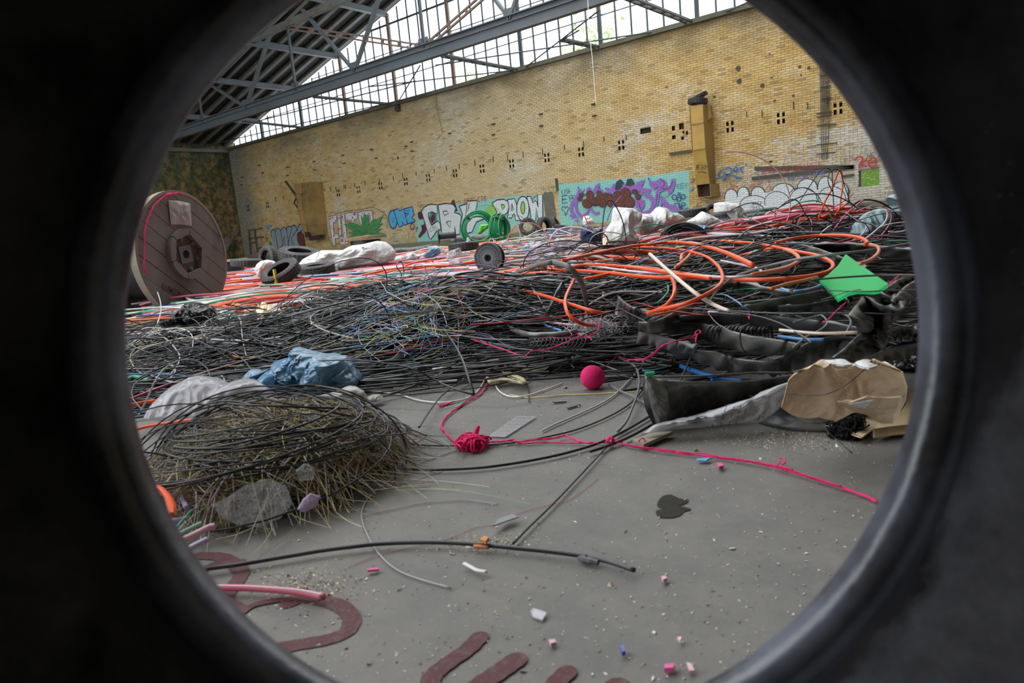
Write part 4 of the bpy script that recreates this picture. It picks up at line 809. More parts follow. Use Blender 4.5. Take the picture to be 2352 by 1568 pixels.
strokes('red_tag', cFF, [[(480, 730), (510, 830), (560, 790), (620, 840)], [(820, 860), (920, 760), (900, 840), (830, 800)], [(1000, 720), (1060, 720), (1040, 770), (980, 780)], [(1160, 850), (1200, 790), (1240, 840), (1200, 910), (1140, 915)], [(1180, 720), (1230, 700)], [(1200, 680), (1205, 750)], [(1780, 640), (1840, 670), (1880, 600)], [(1980, 620), (2060, 590), (2080, 640)]], 12, prd)
word('blue_tag', cFF, 'KEINE', 1565, 700, 1960, 660, 85, 13, pbl); word('tag_word', cFF, 'LIEBE', 1150, 720, 1480, 700, 75, 8, pgy); word('blue_tag', cFF, 'LIEBE', 1980, 610, 2290, 570, 70, 12, pvi)
strokes('scrawl_line', cFF, [[(410, 640), (410, 850)], [(480, 610), (480, 830)], [(545, 600), (545, 800)], [(700, 600), (700, 800)], [(770, 600), (765, 810)], [(320, 730), (480, 700), (650, 690)], [(1490, 350), (1470, 420), (1530, 240), (1620, 210), (1640, 300)], [(1730, 200), (1880, 185), (1850, 260), (1700, 300)], [(1920, 200), (2060, 175), (2060, 300), (1960, 260)], [(2100, 260), (2160, 180), (2200, 280)]], 9, pgy, sharp=True)
strokes('ring_scrawl', cFF, [ell(935, 660, 95, 105, 18)], 8, pgy, closed=True); strokes('peace_sign', cFF, [ell(288, 960, 42, 52, 14)], 8, por, closed=True); strokes('peace_sign', cFF, [[(288, 910), (288, 1010)], [(288, 960), (260, 995)], [(288, 960), (316, 995)]], 7, por, sharp=True)
strokes('black_scrawl', cE, [[(240, 1385), (260, 1350), (290, 1390), (300, 1310), (330, 1390), (350, 1330), (380, 1395), (420, 1350), (400, 1400)], [(320, 1260), (360, 1270), (340, 1300), (300, 1300)], [(370, 1270), (440, 1320), (450, 1380)]], 5, pbk)
strokes('red_tag', cG, [[(515, 1010), (560, 975), (600, 990), (575, 1040), (565, 1090)], [(640, 1000), (580, 1045), (640, 1070)], [(665, 1035), (735, 1010), (700, 985), (655, 1030), (680, 1075), (740, 1050)]], 16, prd)
word('tag_word', cG, 'SIFIA', 380, 1060, 520, 1000, 60, 6, pgy); word('tag_word', cG, 'AK', 640, 990, 720, 975, 50, 6, pbk); word('tag_word', cG, 'AD', 745, 985, 830, 980, 50, 6, pbk)
strokes('scrawl_line', cG, [[(470, 990), (475, 880), (550, 880)], [(580, 960), (585, 870), (690, 860), (705, 920), (740, 850), (780, 850)], [(620, 960), (625, 880)], [(320, 910), (420, 900), (400, 960)], [(490, 1300), (520, 1210), (545, 1310), (560, 1220)]], 5, pgy, sharp=True)

# fixtures on the wall -----------------------------------------------------------
m_duct = pm('ochre_painted_sheet', '#c9a04a', 0.6, .6, '#6b4a26', 3); m_ductd = pm('rusty_ochre_sheet', '#a88950', .7, .7, '#4f3a2a', 2.5); m_in = pm('dark_rusty_inside', '#4a2f2a', .8, .5, '#2b1f1c', 4)
m_timb = pm('weathered_chute_timber', '#b08a4e', .75, .7, '#5c3f22', 3)
def chute(root, Yf, segs, crop, mats, names=('panel', 'cheek')):
    """segs: (top-left, top-right, bottom-right, bottom-left) of each front panel; cheeks run back to the wall"""
    for (a, b_, c_, d_), y0, y1 in segs:
        q = cv(crop, [a, b_, c_, d_]); P = [WY(q[0][0], q[0][1], y0), WY(q[1][0], q[1][1], y0), WY(q[2][0], q[2][1], y1), WY(q[3][0], q[3][1], y1)]
        b = MB(); b.prism(P, (0, 0.03, 0)); under(b.build(names[0], mats[0]), root)
        for i, j in ((1, 2), (3, 0)):
            b = MB(); A, B = P[i], P[j]; b.prism([A, B, np.array([B[0], YW-.02, B[2]]), np.array([A[0], YW-.02, A[2]])], (0.02, 0, 0)); under(b.build(names[1], mats[1]), root)
        b = MB(); b.box(((P[2][0]+P[3][0])/2, y1-.01, (P[2][2]+P[3][2])/2), (abs(P[2][0]-P[3][0])+.04, .04, .03)); under(b.build('seam_flange', mats[1]), root)
Yf = YW-0.78
ch = empty('dust_chute', WY(1605, 380, YW-.4), 'tall ochre sheet-metal chute on the yellow wall with an old tyre on top', 'chute')
chute(ch, Yf, [(((213, 212), (360, 195), (368, 402), (228, 420)), Yf, Yf), (((228, 420), (368, 402), (388, 690), (245, 712)), Yf, Yf), (((245, 712), (388, 690), (438, 1088), (298, 1092)), Yf, Yf+.25)], cE, (m_duct, m_ductd))
q = cv(cE, [(298, 1092), (438, 1088), (452, 1236), (315, 1246)]); P = [WY(a, b_, Yf+.25) for a, b_ in q]
b = MB(); b.add([p+np.array([0, .3, 0]) for p in P], [(0, 1, 2, 3)]); under(b.build('chute_mouth', m_in), ch)
b = MB(); b.prism([P[1], P[2], P[2]+np.array([.12, .5, 0]), P[1]+np.array([.12, .5, 0])], (.02, 0, 0)); b.prism([P[3], P[2], P[2]+np.array([.12, .5, 0]), P[3]+np.array([0, .5, 0])], (0, 0, .03)); b.prism([P[0], P[3], P[3]+np.array([0, .4, 0]), P[0]+np.array([0, .4, 0])], (-.02, 0, 0)); under(b.build('mouth_frame', m_ductd), ch)
q = cv(cE, [(372, 380), (410, 382), (462, 338), (440, 205), (385, 210)]); b = MB(); b.prism([WY(a, b_, Yf+.35) for a, b_ in q], (0, .06, 0)); under(b.build('side_flap', m_ductd), ch)
b = MB()
for l in [[(290, 880), (290, 930)], [(290, 880), (320, 875)], [(290, 905), (310, 900)], [(335, 930), (350, 870), (365, 925)], [(385, 925), (380, 870), (410, 900)], [(300, 960), (350, 950), (400, 965)]]:
    q = [WY(a[0], a[1], Yf+.02) for a in cv(cE, l)]; q = [p+np.array([0, .13*max(0, (3.0-p[2])/1.6)-.03, 0]) for p in q]
    b.tube(q, .012, 4)
under(b.build('scrawl', pbk), ch)
ch2 = empty('timber_chute', WY(700, 480, YW-.4), 'weathered timber chute on the far wall, narrowing down beside the silver graffiti', 'chute')
Y2 = YW-.9
chute(ch2, Y2, [(((1025, 530), (1105, 520), (1115, 650), (1040, 660)), Y2, Y2), (((1040, 660), (1100, 645), (1125, 845), (1068, 850)), Y2, Y2), (((1068, 850), (1140, 845), (1165, 1020), (1105, 1020)), Y2, Y2), (((1105, 1020), (1160, 1010), (1200, 1200), (1165, 1215)), Y2, Y2+.2)], cA, (m_timb, m_ductd), ('board', 'cheek'))
chute(ch2, Y2, [(((1105, 520), (1212, 510), (1222, 640), (1110, 640)), Y2+.05, Y2+.05), (((1110, 640), (1222, 640), (1240, 845), (1130, 845)), Y2+.05, Y2+.05), (((1140, 845), (1240, 845), (1265, 1020), (1165, 1030)), Y2+.05, Y2+.05), (((1165, 1030), (1265, 1020), (1290, 1150), (1200, 1160)), Y2+.05, Y2+.2)], cA, (m_ductd, m_ductd), ('board', 'cheek'))
b = MB(); b.prism([WY(a, b_, Y2) for a, b_ in cv(cA, [(1145, 1110), (1195, 1110), (1205, 1170), (1160, 1180)])], (0, .03, 0)); under(b.build('hatch', m_in), ch2)
b = MB(); b.prism([WY(a, b_, Y2+.1) for a, b_ in cv(cA, [(1205, 1165), (1290, 1150), (1295, 1200), (1215, 1215)])], (0, .2, 0)); under(b.build('bottom_box', m_in), ch2)
po = MB(); po.tube([WY(a, b_, Y2+.1) for a, b_ in cv(cA, [(920, 505), (1060, 690)])], .07, 8); po.tube([WY(a, b_, Y2+.1) for a, b_ in cv(cA, [(1060, 690), (1020, 760), (1075, 835)])], .05, 6)
tag(po.build('leaning_pole', pm('charred_pole', '#4e443a', .9, .5, '#2a2521', 5)), 'dark charred pole leaning on the timber chute of the far wall', 'pole')
m_ang = pm('dark_angle_iron', '#5b5548', .8, .5, '#3c3327', 5)
for nm, lb, crop, a, c_, t in [('wall_rail', 'long dark angle-iron rail on the wall, above the white cloud graffiti', cFF, (885, 660), (2350, 495), .12), ('wall_rail', 'short dark rail on the wall above the start of the long rail', cFF, (940, 470), (1290, 432), .13), ('wall_rail', 'dark rail end on the wall beside the square hole', cG, (400, 1165), (510, 1150), .07), ('wall_rail', 'thin dark bar on the wall reaching the ochre chute', cE, (-10, 752), (245, 715), .10), ('wall_rail', 'short upright black iron bar beside the turquoise mural', cC, (1862, 80), (1885, 295), .09)]:
    q = cv(crop, [a, c_]); A = WY(*q[0], YW-.05); B = WY(*q[1], YW-.05)
    if nm == 'wall_rail' and 'long' in lb: q2 = cv(cG, [(510, 1072)])[0]; B = WY(*q2, YW-.05)
    up = (0, 0, 1) if abs(A[0]-B[0]) > .3 else (1, 0, 0); b = MB(); b.beam(A, B, .07, t, up); b.beam(A+np.array([0, -.03, .02]), B+np.array([0, -.03, .02]), .02, t*.5, up); tag(b.build(nm, m_ang), lb, 'rail')
# cable ladder
la = empty('cable_ladder', WY(1887, 250, YW-.05), 'tall bundle of old wires on rungs, high on the wall beside the tyre edge', 'cable ladder')
for k, xx in enumerate(np.linspace(182, 272, 13)):
    b = MB(); A = WY(*cv(cG, [(xx-4, -130)])[0], YW-.06); B = WY(*cv(cG, [(xx+8, 545)])[0], YW-.06); C_ = WY(*cv(cG, [(200+k*5+rng.normal(0, 12), 800)])[0], YW-.06); D_ = WY(*cv(cG, [(210+k*4+rng.normal(0, 12), 1000)])[0], YW-.06)
    b.tube(sm(np.array([A, (A+B)/2, B]+([C_, D_] if k % 2 == 0 else [])), 5), .006, 4); under(b.build('wire', m_dsteel), la)
for yy, x0, x1 in [(100, 178, 240), (180, 182, 285), (295, 185, 285), (408, 190, 290), (548, 150, 300), (580, 150, 290), (665, 150, 340), (850, 150, 350), (940, 150, 330)]:
    b = MB(); b.beam(WY(*cv(cG, [(x0, yy+8)])[0], YW-.04), WY(*cv(cG, [(x1, yy-12)])[0], YW-.04), .03, .03); under(b.build('rung', m_ang), la)
# rows of clamps and pegs
m_pin = pm('dark_iron_pin', '#4a4438', .8, .3, '#2c2822', 6)
cl = []
for X in np.concatenate([np.arange(-36.5, -30, .9), np.arange(-32.3, -13, .95), np.arange(-8.6, -4, .62)]):
    X = X+rng.normal(0, .12); cl.append((X, 3.54+rng.normal(0, .02), .03, .30 if rng.random() > .3 else .22))
b0 = None
for i, (X, z, w_, h_) in enumerate(cl):
    if b0 is None: b = MB(); b.box((0, 0, 0), (.018, .03, .30)); b0 = b.build('wall_clamp', m_pin); o = b0
    else: o = b0.copy(); COL.objects.link(o)
    o.location = (X, YW-.035, z); o.scale = (1, 1, h_/.36); tag(o, 'small dark upright clamp in the row above the brick holes', 'clamp', 'clamps in a row above the brick holes')
pts = [(1862, 125.5)]
px = [(595, 379.5), (556, 407), (603, 397), (554, 424.5), (660, 403), (660, 384), (721, 371), (723, 390), (787, 356.5), (790, 375), (853, 343), (864, 363), (932, 336), (945, 326), (1033, 306), (946, 347), (1133, 285), (1133, 309), (1242, 262), (1243, 289), (1363, 239), (1365, 265.5)]
b1 = None
for (x, y) in px:
    if b1 is None: b = MB(); b.box((0, 0, 0), (.16, .1, .05)); b1 = b.build('wall_peg', m_pin); o = b1
    else: o = b1.copy(); COL.objects.link(o)
    o.location = Vector(WY(x, y, YW-.05)); tag(o, 'short dark peg sticking out of the upper yellow wall', 'peg', 'pegs scattered over the upper wall')
b = MB()
for (x, y) in [(1768, 124), (1696, 157), (1837, 153), (1857, 156), (1698, 186), (1840, 172), (1773, 178), (1752, 197), (1779, 232), (1622, 215), (1640, 222), (1531, 200), (1858, 122), (1822, 220), (914, 362), (908, 250), (550, 495)]:
    p = WY(x, y, YW-.02); r = rng.uniform(.03, .1); b.add([p+np.array([r*math.cos(a)*rng.uniform(.7, 1.2), 0, r*math.sin(a)*rng.uniform(.6, 1.1)]) for a in np.arange(0, 6.2, .7)], [tuple(range(9))])
o = b.build('chipped_spot', pm('chipped_dark_plaster', '#5c5240', .9, .4, '#3a342b', 9), wall); tag(o, kind='stuff')
# metal ladder frame and board by the far corner
lf = empty('metal_frame', WY(590, 560, YW-.12), 'thin dark metal frame fixed to the wall near the far corner', 'frame')
for a, c_ in [((478, 1100), (500, 1385)), ((545, 1090), (580, 1350)), ((465, 1090), (635, 1068)), ((480, 1185), (645, 1170)), ((495, 1240), (560, 1235)), ((580, 1305), (660, 1290))]:
    q = cv(cA, [a, c_]); b = MB(); b.beam(WY(*q[0], YW-.12), WY(*q[1], YW-.12), .06, .06, (0, 1, 0)); under(b.build('bar', m_ang), lf)
b = MB(); b.prism([WX(*p, -40.4) for p in cv(cA, [(100, 1400), (205, 1160), (275, 1195), (150, 1470)])], (.06, 0, 0)); bd = tag(b.build('leaning_board', pm('mossy_board', '#6e7263', .8, .4, '#3f4a33', 5)), 'leaning board with pink letters against the mossy end wall', 'board')
for s_, (x, y) in (('A', (172, 1260)), ('H', (205, 1225))):
    b = MB(); 
    for l in FONT[s_]: b.tube([WX(*cv(cA, [(x+q[0]*28, y-q[1]*42)])[0], -40.33) for q in l], .03, 4)
    b.build('pink_letter', pm('magenta_spray', '#a0458f', .7, .1), bd)
b = MB(); b.tube([WY(1349, -40, 19.0), WY(1352, 60, 19.0), WY(1360, 130, 19), WY(1369, 240, 19)], .012, 5); tag(b.build('hanging_string', WHT[0]), 'thin white string hanging down from the roof in front of the wall', 'string')
b = MB(); b.tube([WY(1001, 215, YW-.06), WY(1003, 250, YW-.06), WY(1015, 300, YW-.06)], .01, 4); tag(b.build('wall_wire', m_dsteel), 'thin dark wire dangling from the wall top near the middle', 'wire')
b = MB(); p = WY(913, 248, YW-.12); b.box(p, (.2, .2, .3)); b.box(p+np.array([.02, -.12, -.03]), (.1, .06, .1)); tag(b.build('wall_lamp', m_pin), 'small dark lamp box just below the wall top', 'lamp')
# ================================================================== bodies
def resamp(P, n, closed=True):
    P = np.asarray(P, float); Q = np.vstack([P, P[:1]]) if closed else P
    s = np.concatenate([[0], np.cumsum(np.linalg.norm(np.diff(Q, axis=0), axis=1))]); t = np.linspace(0, s[-1], n, endpoint=not closed)
    return np.stack([np.interp(t, s, Q[:, i]) for i in range(Q.shape[1])], 1)
def fold(x, y, z, f, sd):
    v = 0.0; am = 1.0; X, Y = x*f, (y+z)*f
    for k in range(4):
        a = sd*1.7+k*1.9; ca, sa = math.cos(a), math.sin(a); u = X*ca-Y*sa; w_ = X*sa+Y*ca
        u += 1.1*math.sin(w_*.7+sd+k)+.6*math.sin(w_*1.9+k*2); t = (u*.32+k*.37) % 1.0
        v += am*(1-abs(2*t-1))**1.5; X, Y, am = u*1.75, w_*1.55, am*.58
    return v-.85
def fold_old(x, y, z, f, sd):                  # ridged pseudo-noise for creases
    v = 0
    for k in range(4):
        a = sd*1.7+k*2.1; v = v+abs(math.sin(f*(1.6**k)*(x*math.cos(a)+y*math.sin(a)+z*math.sin(a*1.3))+a*3+v*1.5))/(1.45**k)
    return v-1.2
def crinkle(m, scale=22.0, st=.8, dist=.012):
    g = NG(m); co = g.coord(); nz = g.n('TexNoise'); g.l(co, nz.inputs['Vector']); nz.inputs['Scale'].default_value = scale*.5; nz.inputs['Detail'].default_value = 3
    h = None
    for k, sc_ in enumerate((1.0, 2.3)):
        v = g.n('TexVoronoi'); v.feature = 'F1'; v.distance = 'MANHATTAN' if k else 'EUCLIDEAN'; v.inputs['Scale'].default_value = scale*sc_; g.l(g.mix(.12, co, nz.outputs['Color']), v.inputs['Vector'])
        x = g.math('MULTIPLY', v.outputs['Distance'], 1/sc_); h = x if h is None else g.math('ADD', h, x)
    g.bump(h, st, dist); return m
def sack(name, crop, pts, d, T, mat, label=None, cat=None, crease=.12, f=9, N=84, rings=16, seed=1, centre=None, group=None, round_=.5, parent=None, lean=0.0, crumple=0.0):
    """closed crumpled body whose front shows the given outline; T = half thickness, standing at ground distance d"""
    o2 = resamp(cv(crop, pts), N); c2 = o2.mean(0) if centre is None else np.array(cv(crop, [centre])[0])
    base = o2[:, 1].max()
    V = []; view = np.array([F0[0], F0[1], 0.0])
    for side in (1, -1):
        for j in range(rings+1):
            s_ = j/rings
            for i in range(N):
                q = c2+(o2[i]-c2)*s_
                P = DD(q[0], q[1], d+lean*(base-q[1])/100.0)
                bul = T*(1-s_**2.4)**round_*side
                cr = fold(P@R0*1.0, P[2], 0, f, seed)*crease*T*(1-s_**6)
                ed = fold(P@R0, P[2], 0, f*1.7, seed+3)*crumple*T
                P = P-view*(bul+cr*side)+np.array([0, 0, 1.0])*(cr*.25*(1-s_))+R0*ed*(1-s_**8)
                P[2] = max(P[2], 0.002); V.append(P)
    b = MB(); L = (rings+1)*N; fs = []
    for sd in (0, 1):
        for j in range(rings):
            for i in range(N):
                a, b_, c_, e = sd*L+j*N+i, sd*L+j*N+(i+1) % N, sd*L+(j+1)*N+(i+1) % N, sd*L+(j+1)*N+i
                fs.append((a, b_, c_, e) if sd else (a, e, c_, b_))
    b.add(np.array(V), fs); o = b.build(name, mat, parent, smooth=True)
    md = o.modifiers.new('w', 'WELD'); md.merge_threshold = 0.0004
    if label: tag(o, label, cat, group)
    return o
def sheet(name, crop, pts, zf, T, mat, label=None, cat=None, N=64, rings=10, wob=.5, f=20, seed=1, thick=.003, parent=None, group=None):
    """flattish sheet lying on something: zf(px, py) gives its height"""
    o2 = resamp(cv(crop, pts), N); c2 = o2.mean(0); V = []
    for sd in (0, 1):
        for j in range(rings+1):
            s_ = j/rings
            for i in range(N):
                q = c2+(o2[i]-c2)*s_; z = zf(q[0], q[1]) if callable(zf) else zf
                P = G(q[0], q[1], z); P = P+np.array([0, 0, 1.0])*(fold(P[0], P[1], 0, f, seed)*wob*T*(1-s_**5)+T*(1-s_*s_)-sd*thick); P[2] = max(P[2], .001+(1-sd)*.001)
                V.append(P)
    L = (rings+1)*N; fs = []
    for sd in (0, 1):
        for j in range(rings):
            for i in range(N):
                a, b_, c_, e = sd*L+j*N+i, sd*L+j*N+(i+1) % N, sd*L+(j+1)*N+(i+1) % N, sd*L+(j+1)*N+i
                fs.append((a, b_, c_, e) if sd else (a, e, c_, b_))
    for i in range(N): a = rings*N+i; c_ = rings*N+(i+1) % N; fs.append((a, c_, L+c_, L+a))
    b = MB(); b.add(np.array(V), fs); o = b.build(name, mat, parent, smooth=True)
    if label: tag(o, label, cat, group)
    return o
def strip(name, crop, top, bot, zt, zb, mat, label=None, cat=None, n=40, m_=8, th=.006, bulge=.02, wav=.006, parent=None, seed=0, ridges=0):
    """flattened hose: top and bottom edges traced, heights zt / zb (number or list along the length)"""
    a = resamp(sm(np.array(cv(crop, top), float)[:, :2], 6), n, False); c = resamp(sm(np.array(cv(crop, bot), float)[:, :2], 6), n, False)
    zt = np.interp(np.linspace(0, 1, n), np.linspace(0, 1, len(zt)), zt) if hasattr(zt, '__len__') else np.full(n, zt)
    zb = np.interp(np.linspace(0, 1, n), np.linspace(0, 1, len(zb)), zb) if hasattr(zb, '__len__') else np.full(n, zb)
    V = []
    for sd in (1, -1):
        for i in range(n):
            A = G(a[i, 0], a[i, 1], zt[i]); B = G(c[i, 0], c[i, 1], zb[i]); ax = B-A; L = np.linalg.norm(ax)
            nr = np.cross(ax/L, (G(a[min(i+1, n-1), 0], a[min(i+1, n-1), 1], zt[min(i+1, n-1)])-G(a[max(i-1, 0), 0], a[max(i-1, 0), 1], zt[max(i-1, 0)]))); nr /= max(np.linalg.norm(nr), 1e-9)
            if nr@CF > 0: nr = -nr
            for j in range(m_+1):
                t = j/m_; pr = math.sin(math.pi*t); rim = (math.exp(-(t/.1)**2)+math.exp(-((1-t)/.1)**2))*.35
                off = (th*(pr**.3)+bulge*pr*(.6+.4*math.sin(i*.35+seed)) if sd > 0 else -th*(pr**.3)+bulge*pr*.6*(.6+.4*math.sin(i*.35+seed)))+rim*th*sd
                off += wav*math.sin(i*.9+seed*2+t*3)*pr+(ridges*.004*math.sin(i*2.4)*pr if ridges else 0)
                P = A+ax*t+nr*off; P[2] = max(P[2], .002); V.append(P)
    L = n*(m_+1); w_ = m_+1; fs = []
    for sd in (0, 1):
        for i in range(n-1):
            for j in range(m_):
                q = (sd*L+i*w_+j, sd*L+i*w_+j+1, sd*L+(i+1)*w_+j+1, sd*L+(i+1)*w_+j); fs.append(q if sd == 0 else q[::-1])
    for i in range(n-1):
        for j in (0, m_): fs.append((i*w_+j, (i+1)*w_+j, L+(i+1)*w_+j, L+i*w_+j))
    for i in (0, n-1):
        for j in range(m_): fs.append((i*w_+j, i*w_+j+1, L+i*w_+j+1, L+i*w_+j))
    b = MB(); b.add(np.array(V), fs); o = b.build(name, mat, parent, smooth=True)
    if label: tag(o, label, cat)
    return o
def cable(name, crop, pts, wpx, mat, label, cat='cable', z=None, d=None, sides=8, k=6, parent=None, group=None, zz=None, hollow=False, flat=None):
    """cable traced through the photo; z = height(s) over the floor, or d = ground distance(s)"""
    c = cv(crop, pts); n = len(c)
    if d is not None:
        dd = np.interp(np.linspace(0, 1, n), np.linspace(0, 1, len(d)), d) if hasattr(d, '__len__') else np.full(n, d)
        P = [DD(q[0], q[1], e) for q, e in zip(c, dd)]
    else:
        z_ = np.interp(np.linspace(0, 1, n), np.linspace(0, 1, len(z)), z) if hasattr(z, '__len__') else np.full(n, z)
        P = [G(q[0], q[1], e) for q, e in zip(c, z_)]
    P = np.array(P); r = np.array([(q-CAM)@CF/F*wpx/crop[2]/2 for q in P]); r = np.median(r)
    P = sm(P, k); P[:, 2] = np.maximum(P[:, 2], r*.9)
    b = MB(); b.tube(P, r, sides, ry=flat)
    o = b.build(name, mat, parent, smooth=True)
    if label: tag(o, label, cat, group)
    if hollow:
        b = MB()
        for e, q in ((0, 1), (-1, -2)):
            t = P[e]-P[q]; t /= np.linalg.norm(t); b.tube([P[e]-t*r*.1, P[e]+t*.0006], r*.72, sides)
        b.build('open_end', pm('dark_pipe_bore', '#1a1a1c', .9, .1, bump=0), o)
    return o
m_wsack = crinkle(pm('white_woven_sack', '#e4e3e1', .7, .25, '#a39d90', 14, .25, var=.04), 7, .7, .03)
m_rub = pm('black_flat_hose', '#3d4046', .24, .8, '#8f8c85', 16, .35, spec=1.0)
m_rubd = pm('dusty_flat_hose', '#45484c', .33, .95, '#8e8a81', 9, .35)
m_rubg = pm('grey_hose_lining', '#77787b', .5, .4, '#5c5a56', 12, .2)
m_card = crinkle(pm('torn_brown_cardboard', '#f2dab8', .85, .6, '#b58e63', 9, .3, var=.12), 16, .5, .012)
m_cardl = pm('pale_cardboard', '#d6bb92', .85, .5, '#b08d62', 12, .3)
m_wood = pm('weathered_reel_wood', '#827b76', .8, .75, '#463e38', 9, .4)
m_woodl = pm('bleached_wood_rim', '#8f8676', .8, .5, '#8a7c66', 12, .4)
m_woodn = pm('fresh_plywood', '#cfae7a', .7, .3, '#a5835a', 8, .2)
m_blkp = pm('black_moulded_plastic', '#2c2d30', .4, .25, '#6f6b66', 20, .1)
m_yarnd = pm('shaded_pink_wool', '#a00d48', .9, .1); m_yarn = pm('hot_pink_wool', '#fb2a7c', .85, .06, '#b3124c', 60, .5, var=.12)  # core wool darker: shade in the grooves between strands painted in
TY = rubber('car_tyre_rubber', '#33353a', .55, .35, '#7b776e', 6.0)

# ---- the big wooden cable reel
cR = DD(425, 584, 6.15); hR = cR[2]; ang = math.atan2((425-CX), F)
ndir = (-F0*math.cos(math.radians(49))+R0*math.sin(math.radians(49))); va = math.radians(-25)
def rotz(v, a): return np.array([v[0]*math.cos(a)-v[1]*math.sin(a), v[0]*math.sin(a)+v[1]*math.cos(a), v[2]])
nrm = rotz(ndir, math.radians(25)); RF = hR
reel = empty('cable_reel', (cR[0], cR[1], 0), 'big weathered wooden cable reel standing on its rims, pink yarn along its edge', 'cable reel')
tx = np.cross((0, 0, 1.0), nrm)
def flange(c, R, th, root, mat, front=1, pang=-.62, pw=.135, nm='plank'):
    u = tx*math.cos(pang)+np.array([0, 0, 1.0])*math.sin(pang); v = -tx*math.sin(pang)+np.array([0, 0, 1.0])*math.cos(pang)
    k = -R
    while k < R-0.01:
        y0, y1 = k+.003, min(k+pw, R)-.003
        ys = np.linspace(y0, y1, 7); r_ = [(math.sqrt(max(R*R-y*y, 1e-5)), y) for y in ys]; l_ = [(-x, y) for x, y in r_[::-1]]
        poly = [c+u*x+v*y for x, y in r_+l_]; b = MB(); b.prism(poly, nrm*th*front*(1+rng.normal(0, .06))); under(b.build(nm, mat), root); k += pw
WD = .62
flange(cR-nrm*.035, RF, .035, reel, m_wood)
cb = cR-nrm*WD; flange(cb-nrm*.035, RF, .035, reel, m_wood, 1, -.95)
b = MB(); b.lathe([(RF+.002, -.035), (RF+.004, -.0), (RF-.022, .002), (RF-.024, .0)], cR, nrm, 72); b.lathe([(RF+.001, -.07), (RF+.001, -.036), (RF-.04, -.035), (RF-.04, -.07)], cR, nrm, 72); under(b.build('rim', m_woodl), reel)
b = MB(); prf = []
for k in range(29): o_ = -.06-k*.0190; prf += [(RF*.66, o_), (RF*.66-.006, o_-.0095)]
b.lathe(prf, cR, nrm, 56); under(b.build('wound_cable', pm('wound_black_cable', '#35373c', .4, .4, '#6f6c68', 12, 0), smooth=True), reel)
rh = RF*.40
for k in range(6):
    a0 = k*math.pi/3+.25; poly = []
    for q in np.linspace(a0+.02, a0+math.pi/3-.02, 7): poly.append(cR+(tx*math.cos(q)+np.array([0, 0, 1.0])*math.sin(q))*rh)
    m0, m1 = a0+.02, a0+math.pi/3-.02; ri = rh*.80
    poly += [cR+(tx*math.cos(m1)+np.array([0, 0, 1.0])*math.sin(m1))*ri, cR+(tx*math.cos(m0)+np.array([0, 0, 1.0])*math.sin(m0))*ri]
    b = MB(); b.prism(poly, nrm*.045); under(b.build('hub_block', m_wood), reel)
b = MB(); b.lathe([(0, .004), (rh*.78, .004)], cR, nrm, 36); under(b.build('hub_board', pm('brown_hub_board', '#5d4c42', .8, .5, '#3c322c', 10)), reel)
zc = np.array([0, 0, 1.0]); rt2 = tx*math.cos(.1)+zc*math.sin(.1); up2 = -tx*math.sin(.1)+zc*math.cos(.1)
b = MB(); b.prism([cR+nrm*.006+rt2*x+up2*y for x, y in ((-.075, -.075), (.075, -.075), (.075, .075), (-.075, .075))], nrm*.006); under(b.build('hub_plate', pm('steel_hub_plate', '#66666c', .5, .6, '#54392c', 20)), reel)
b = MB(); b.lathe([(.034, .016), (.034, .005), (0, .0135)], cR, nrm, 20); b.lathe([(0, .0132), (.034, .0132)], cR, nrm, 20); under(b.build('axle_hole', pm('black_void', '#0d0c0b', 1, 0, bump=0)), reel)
for k in range(6):
    q = k*math.pi/3+.75; p = cR+(tx*math.cos(q)+zc*math.sin(q))*rh*.62; b = MB(); b.lathe([(.026, .005), (.026, .012), (.016, .013), (.016, .022), (0, .023)], p, nrm, 14); under(b.build('bolt', m_steel), reel)
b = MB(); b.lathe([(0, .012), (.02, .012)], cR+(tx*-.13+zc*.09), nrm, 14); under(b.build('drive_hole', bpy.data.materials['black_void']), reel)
q = cv(cO, [(487, 182), (610, 190), (720, 215), (738, 455), (630, 440), (515, 440)])
def onreel(x, y, off=.012): r = ray(x, y); t = ((cR+nrm*off-CAM)@nrm)/(r@nrm); return CAM+r*t
b = MB(); pp = resamp([onreel(a, c_, .006) for a, c_ in q], 40); cc = pp.mean(0); V = []
for j in range(9):
    for i in range(40): p_ = cc+(pp[i]-cc)*j/8; V.append(p_+nrm*(.004+.012*(1-(j/8)**3)*(1+fold(p_@tx, p_[2], 0, 26, 2))))
b.add(np.array(V), [(j*40+i, j*40+(i+1) % 40, (j+1)*40+(i+1) % 40, (j+1)*40+i) for j in range(8) for i in range(40)])
under(b.build('plastic_sleeve', pm('milky_plastic', '#b9b3b5', .22, .5, '#7a716b', 30, .3), smooth=True), reel)
for txt, x, y, sz, col in (('22080CCM038', 735, 1225, .052, '#3a3531'), ('111', 650, 1275, .09, '#4f86a8'), ('5', 800, 1250, .05, '#3a3531')):
    a_ = math.pi-.52; X = tx*math.cos(a_)+zc*math.sin(a_); Y = -tx*math.sin(a_)+zc*math.cos(a_); Y = -Y if np.cross(X, Y)@nrm < 0 else Y
    p0_ = onreel(*cv(cO, [(x, y)])[0], .004); b = MB()
    for i_, ch_ in enumerate(txt):
        for l_ in FONT.get(ch_, [[(0, 0), (.5, 1)]]): b.tube([p0_+X*sz*(i_*.62+q_[0]*.42)+Y*sz*q_[1] for q_ in l_], .0028 if sz < .06 else .006, 4, ry=.3)
    under(b.build('reel_marking', pm('stencil_'+col[1:], col, .8, .3)), reel)
b = MB(); pts = [onreel(*p, .02) for p in cv(cO, [(640, 120), (590, 105), (520, 122), (460, 140), (390, 190), (330, 260), (300, 330), (270, 400), (245, 520), (245, 640), (240, 780), (235, 870), (262, 930), (295, 972)])]
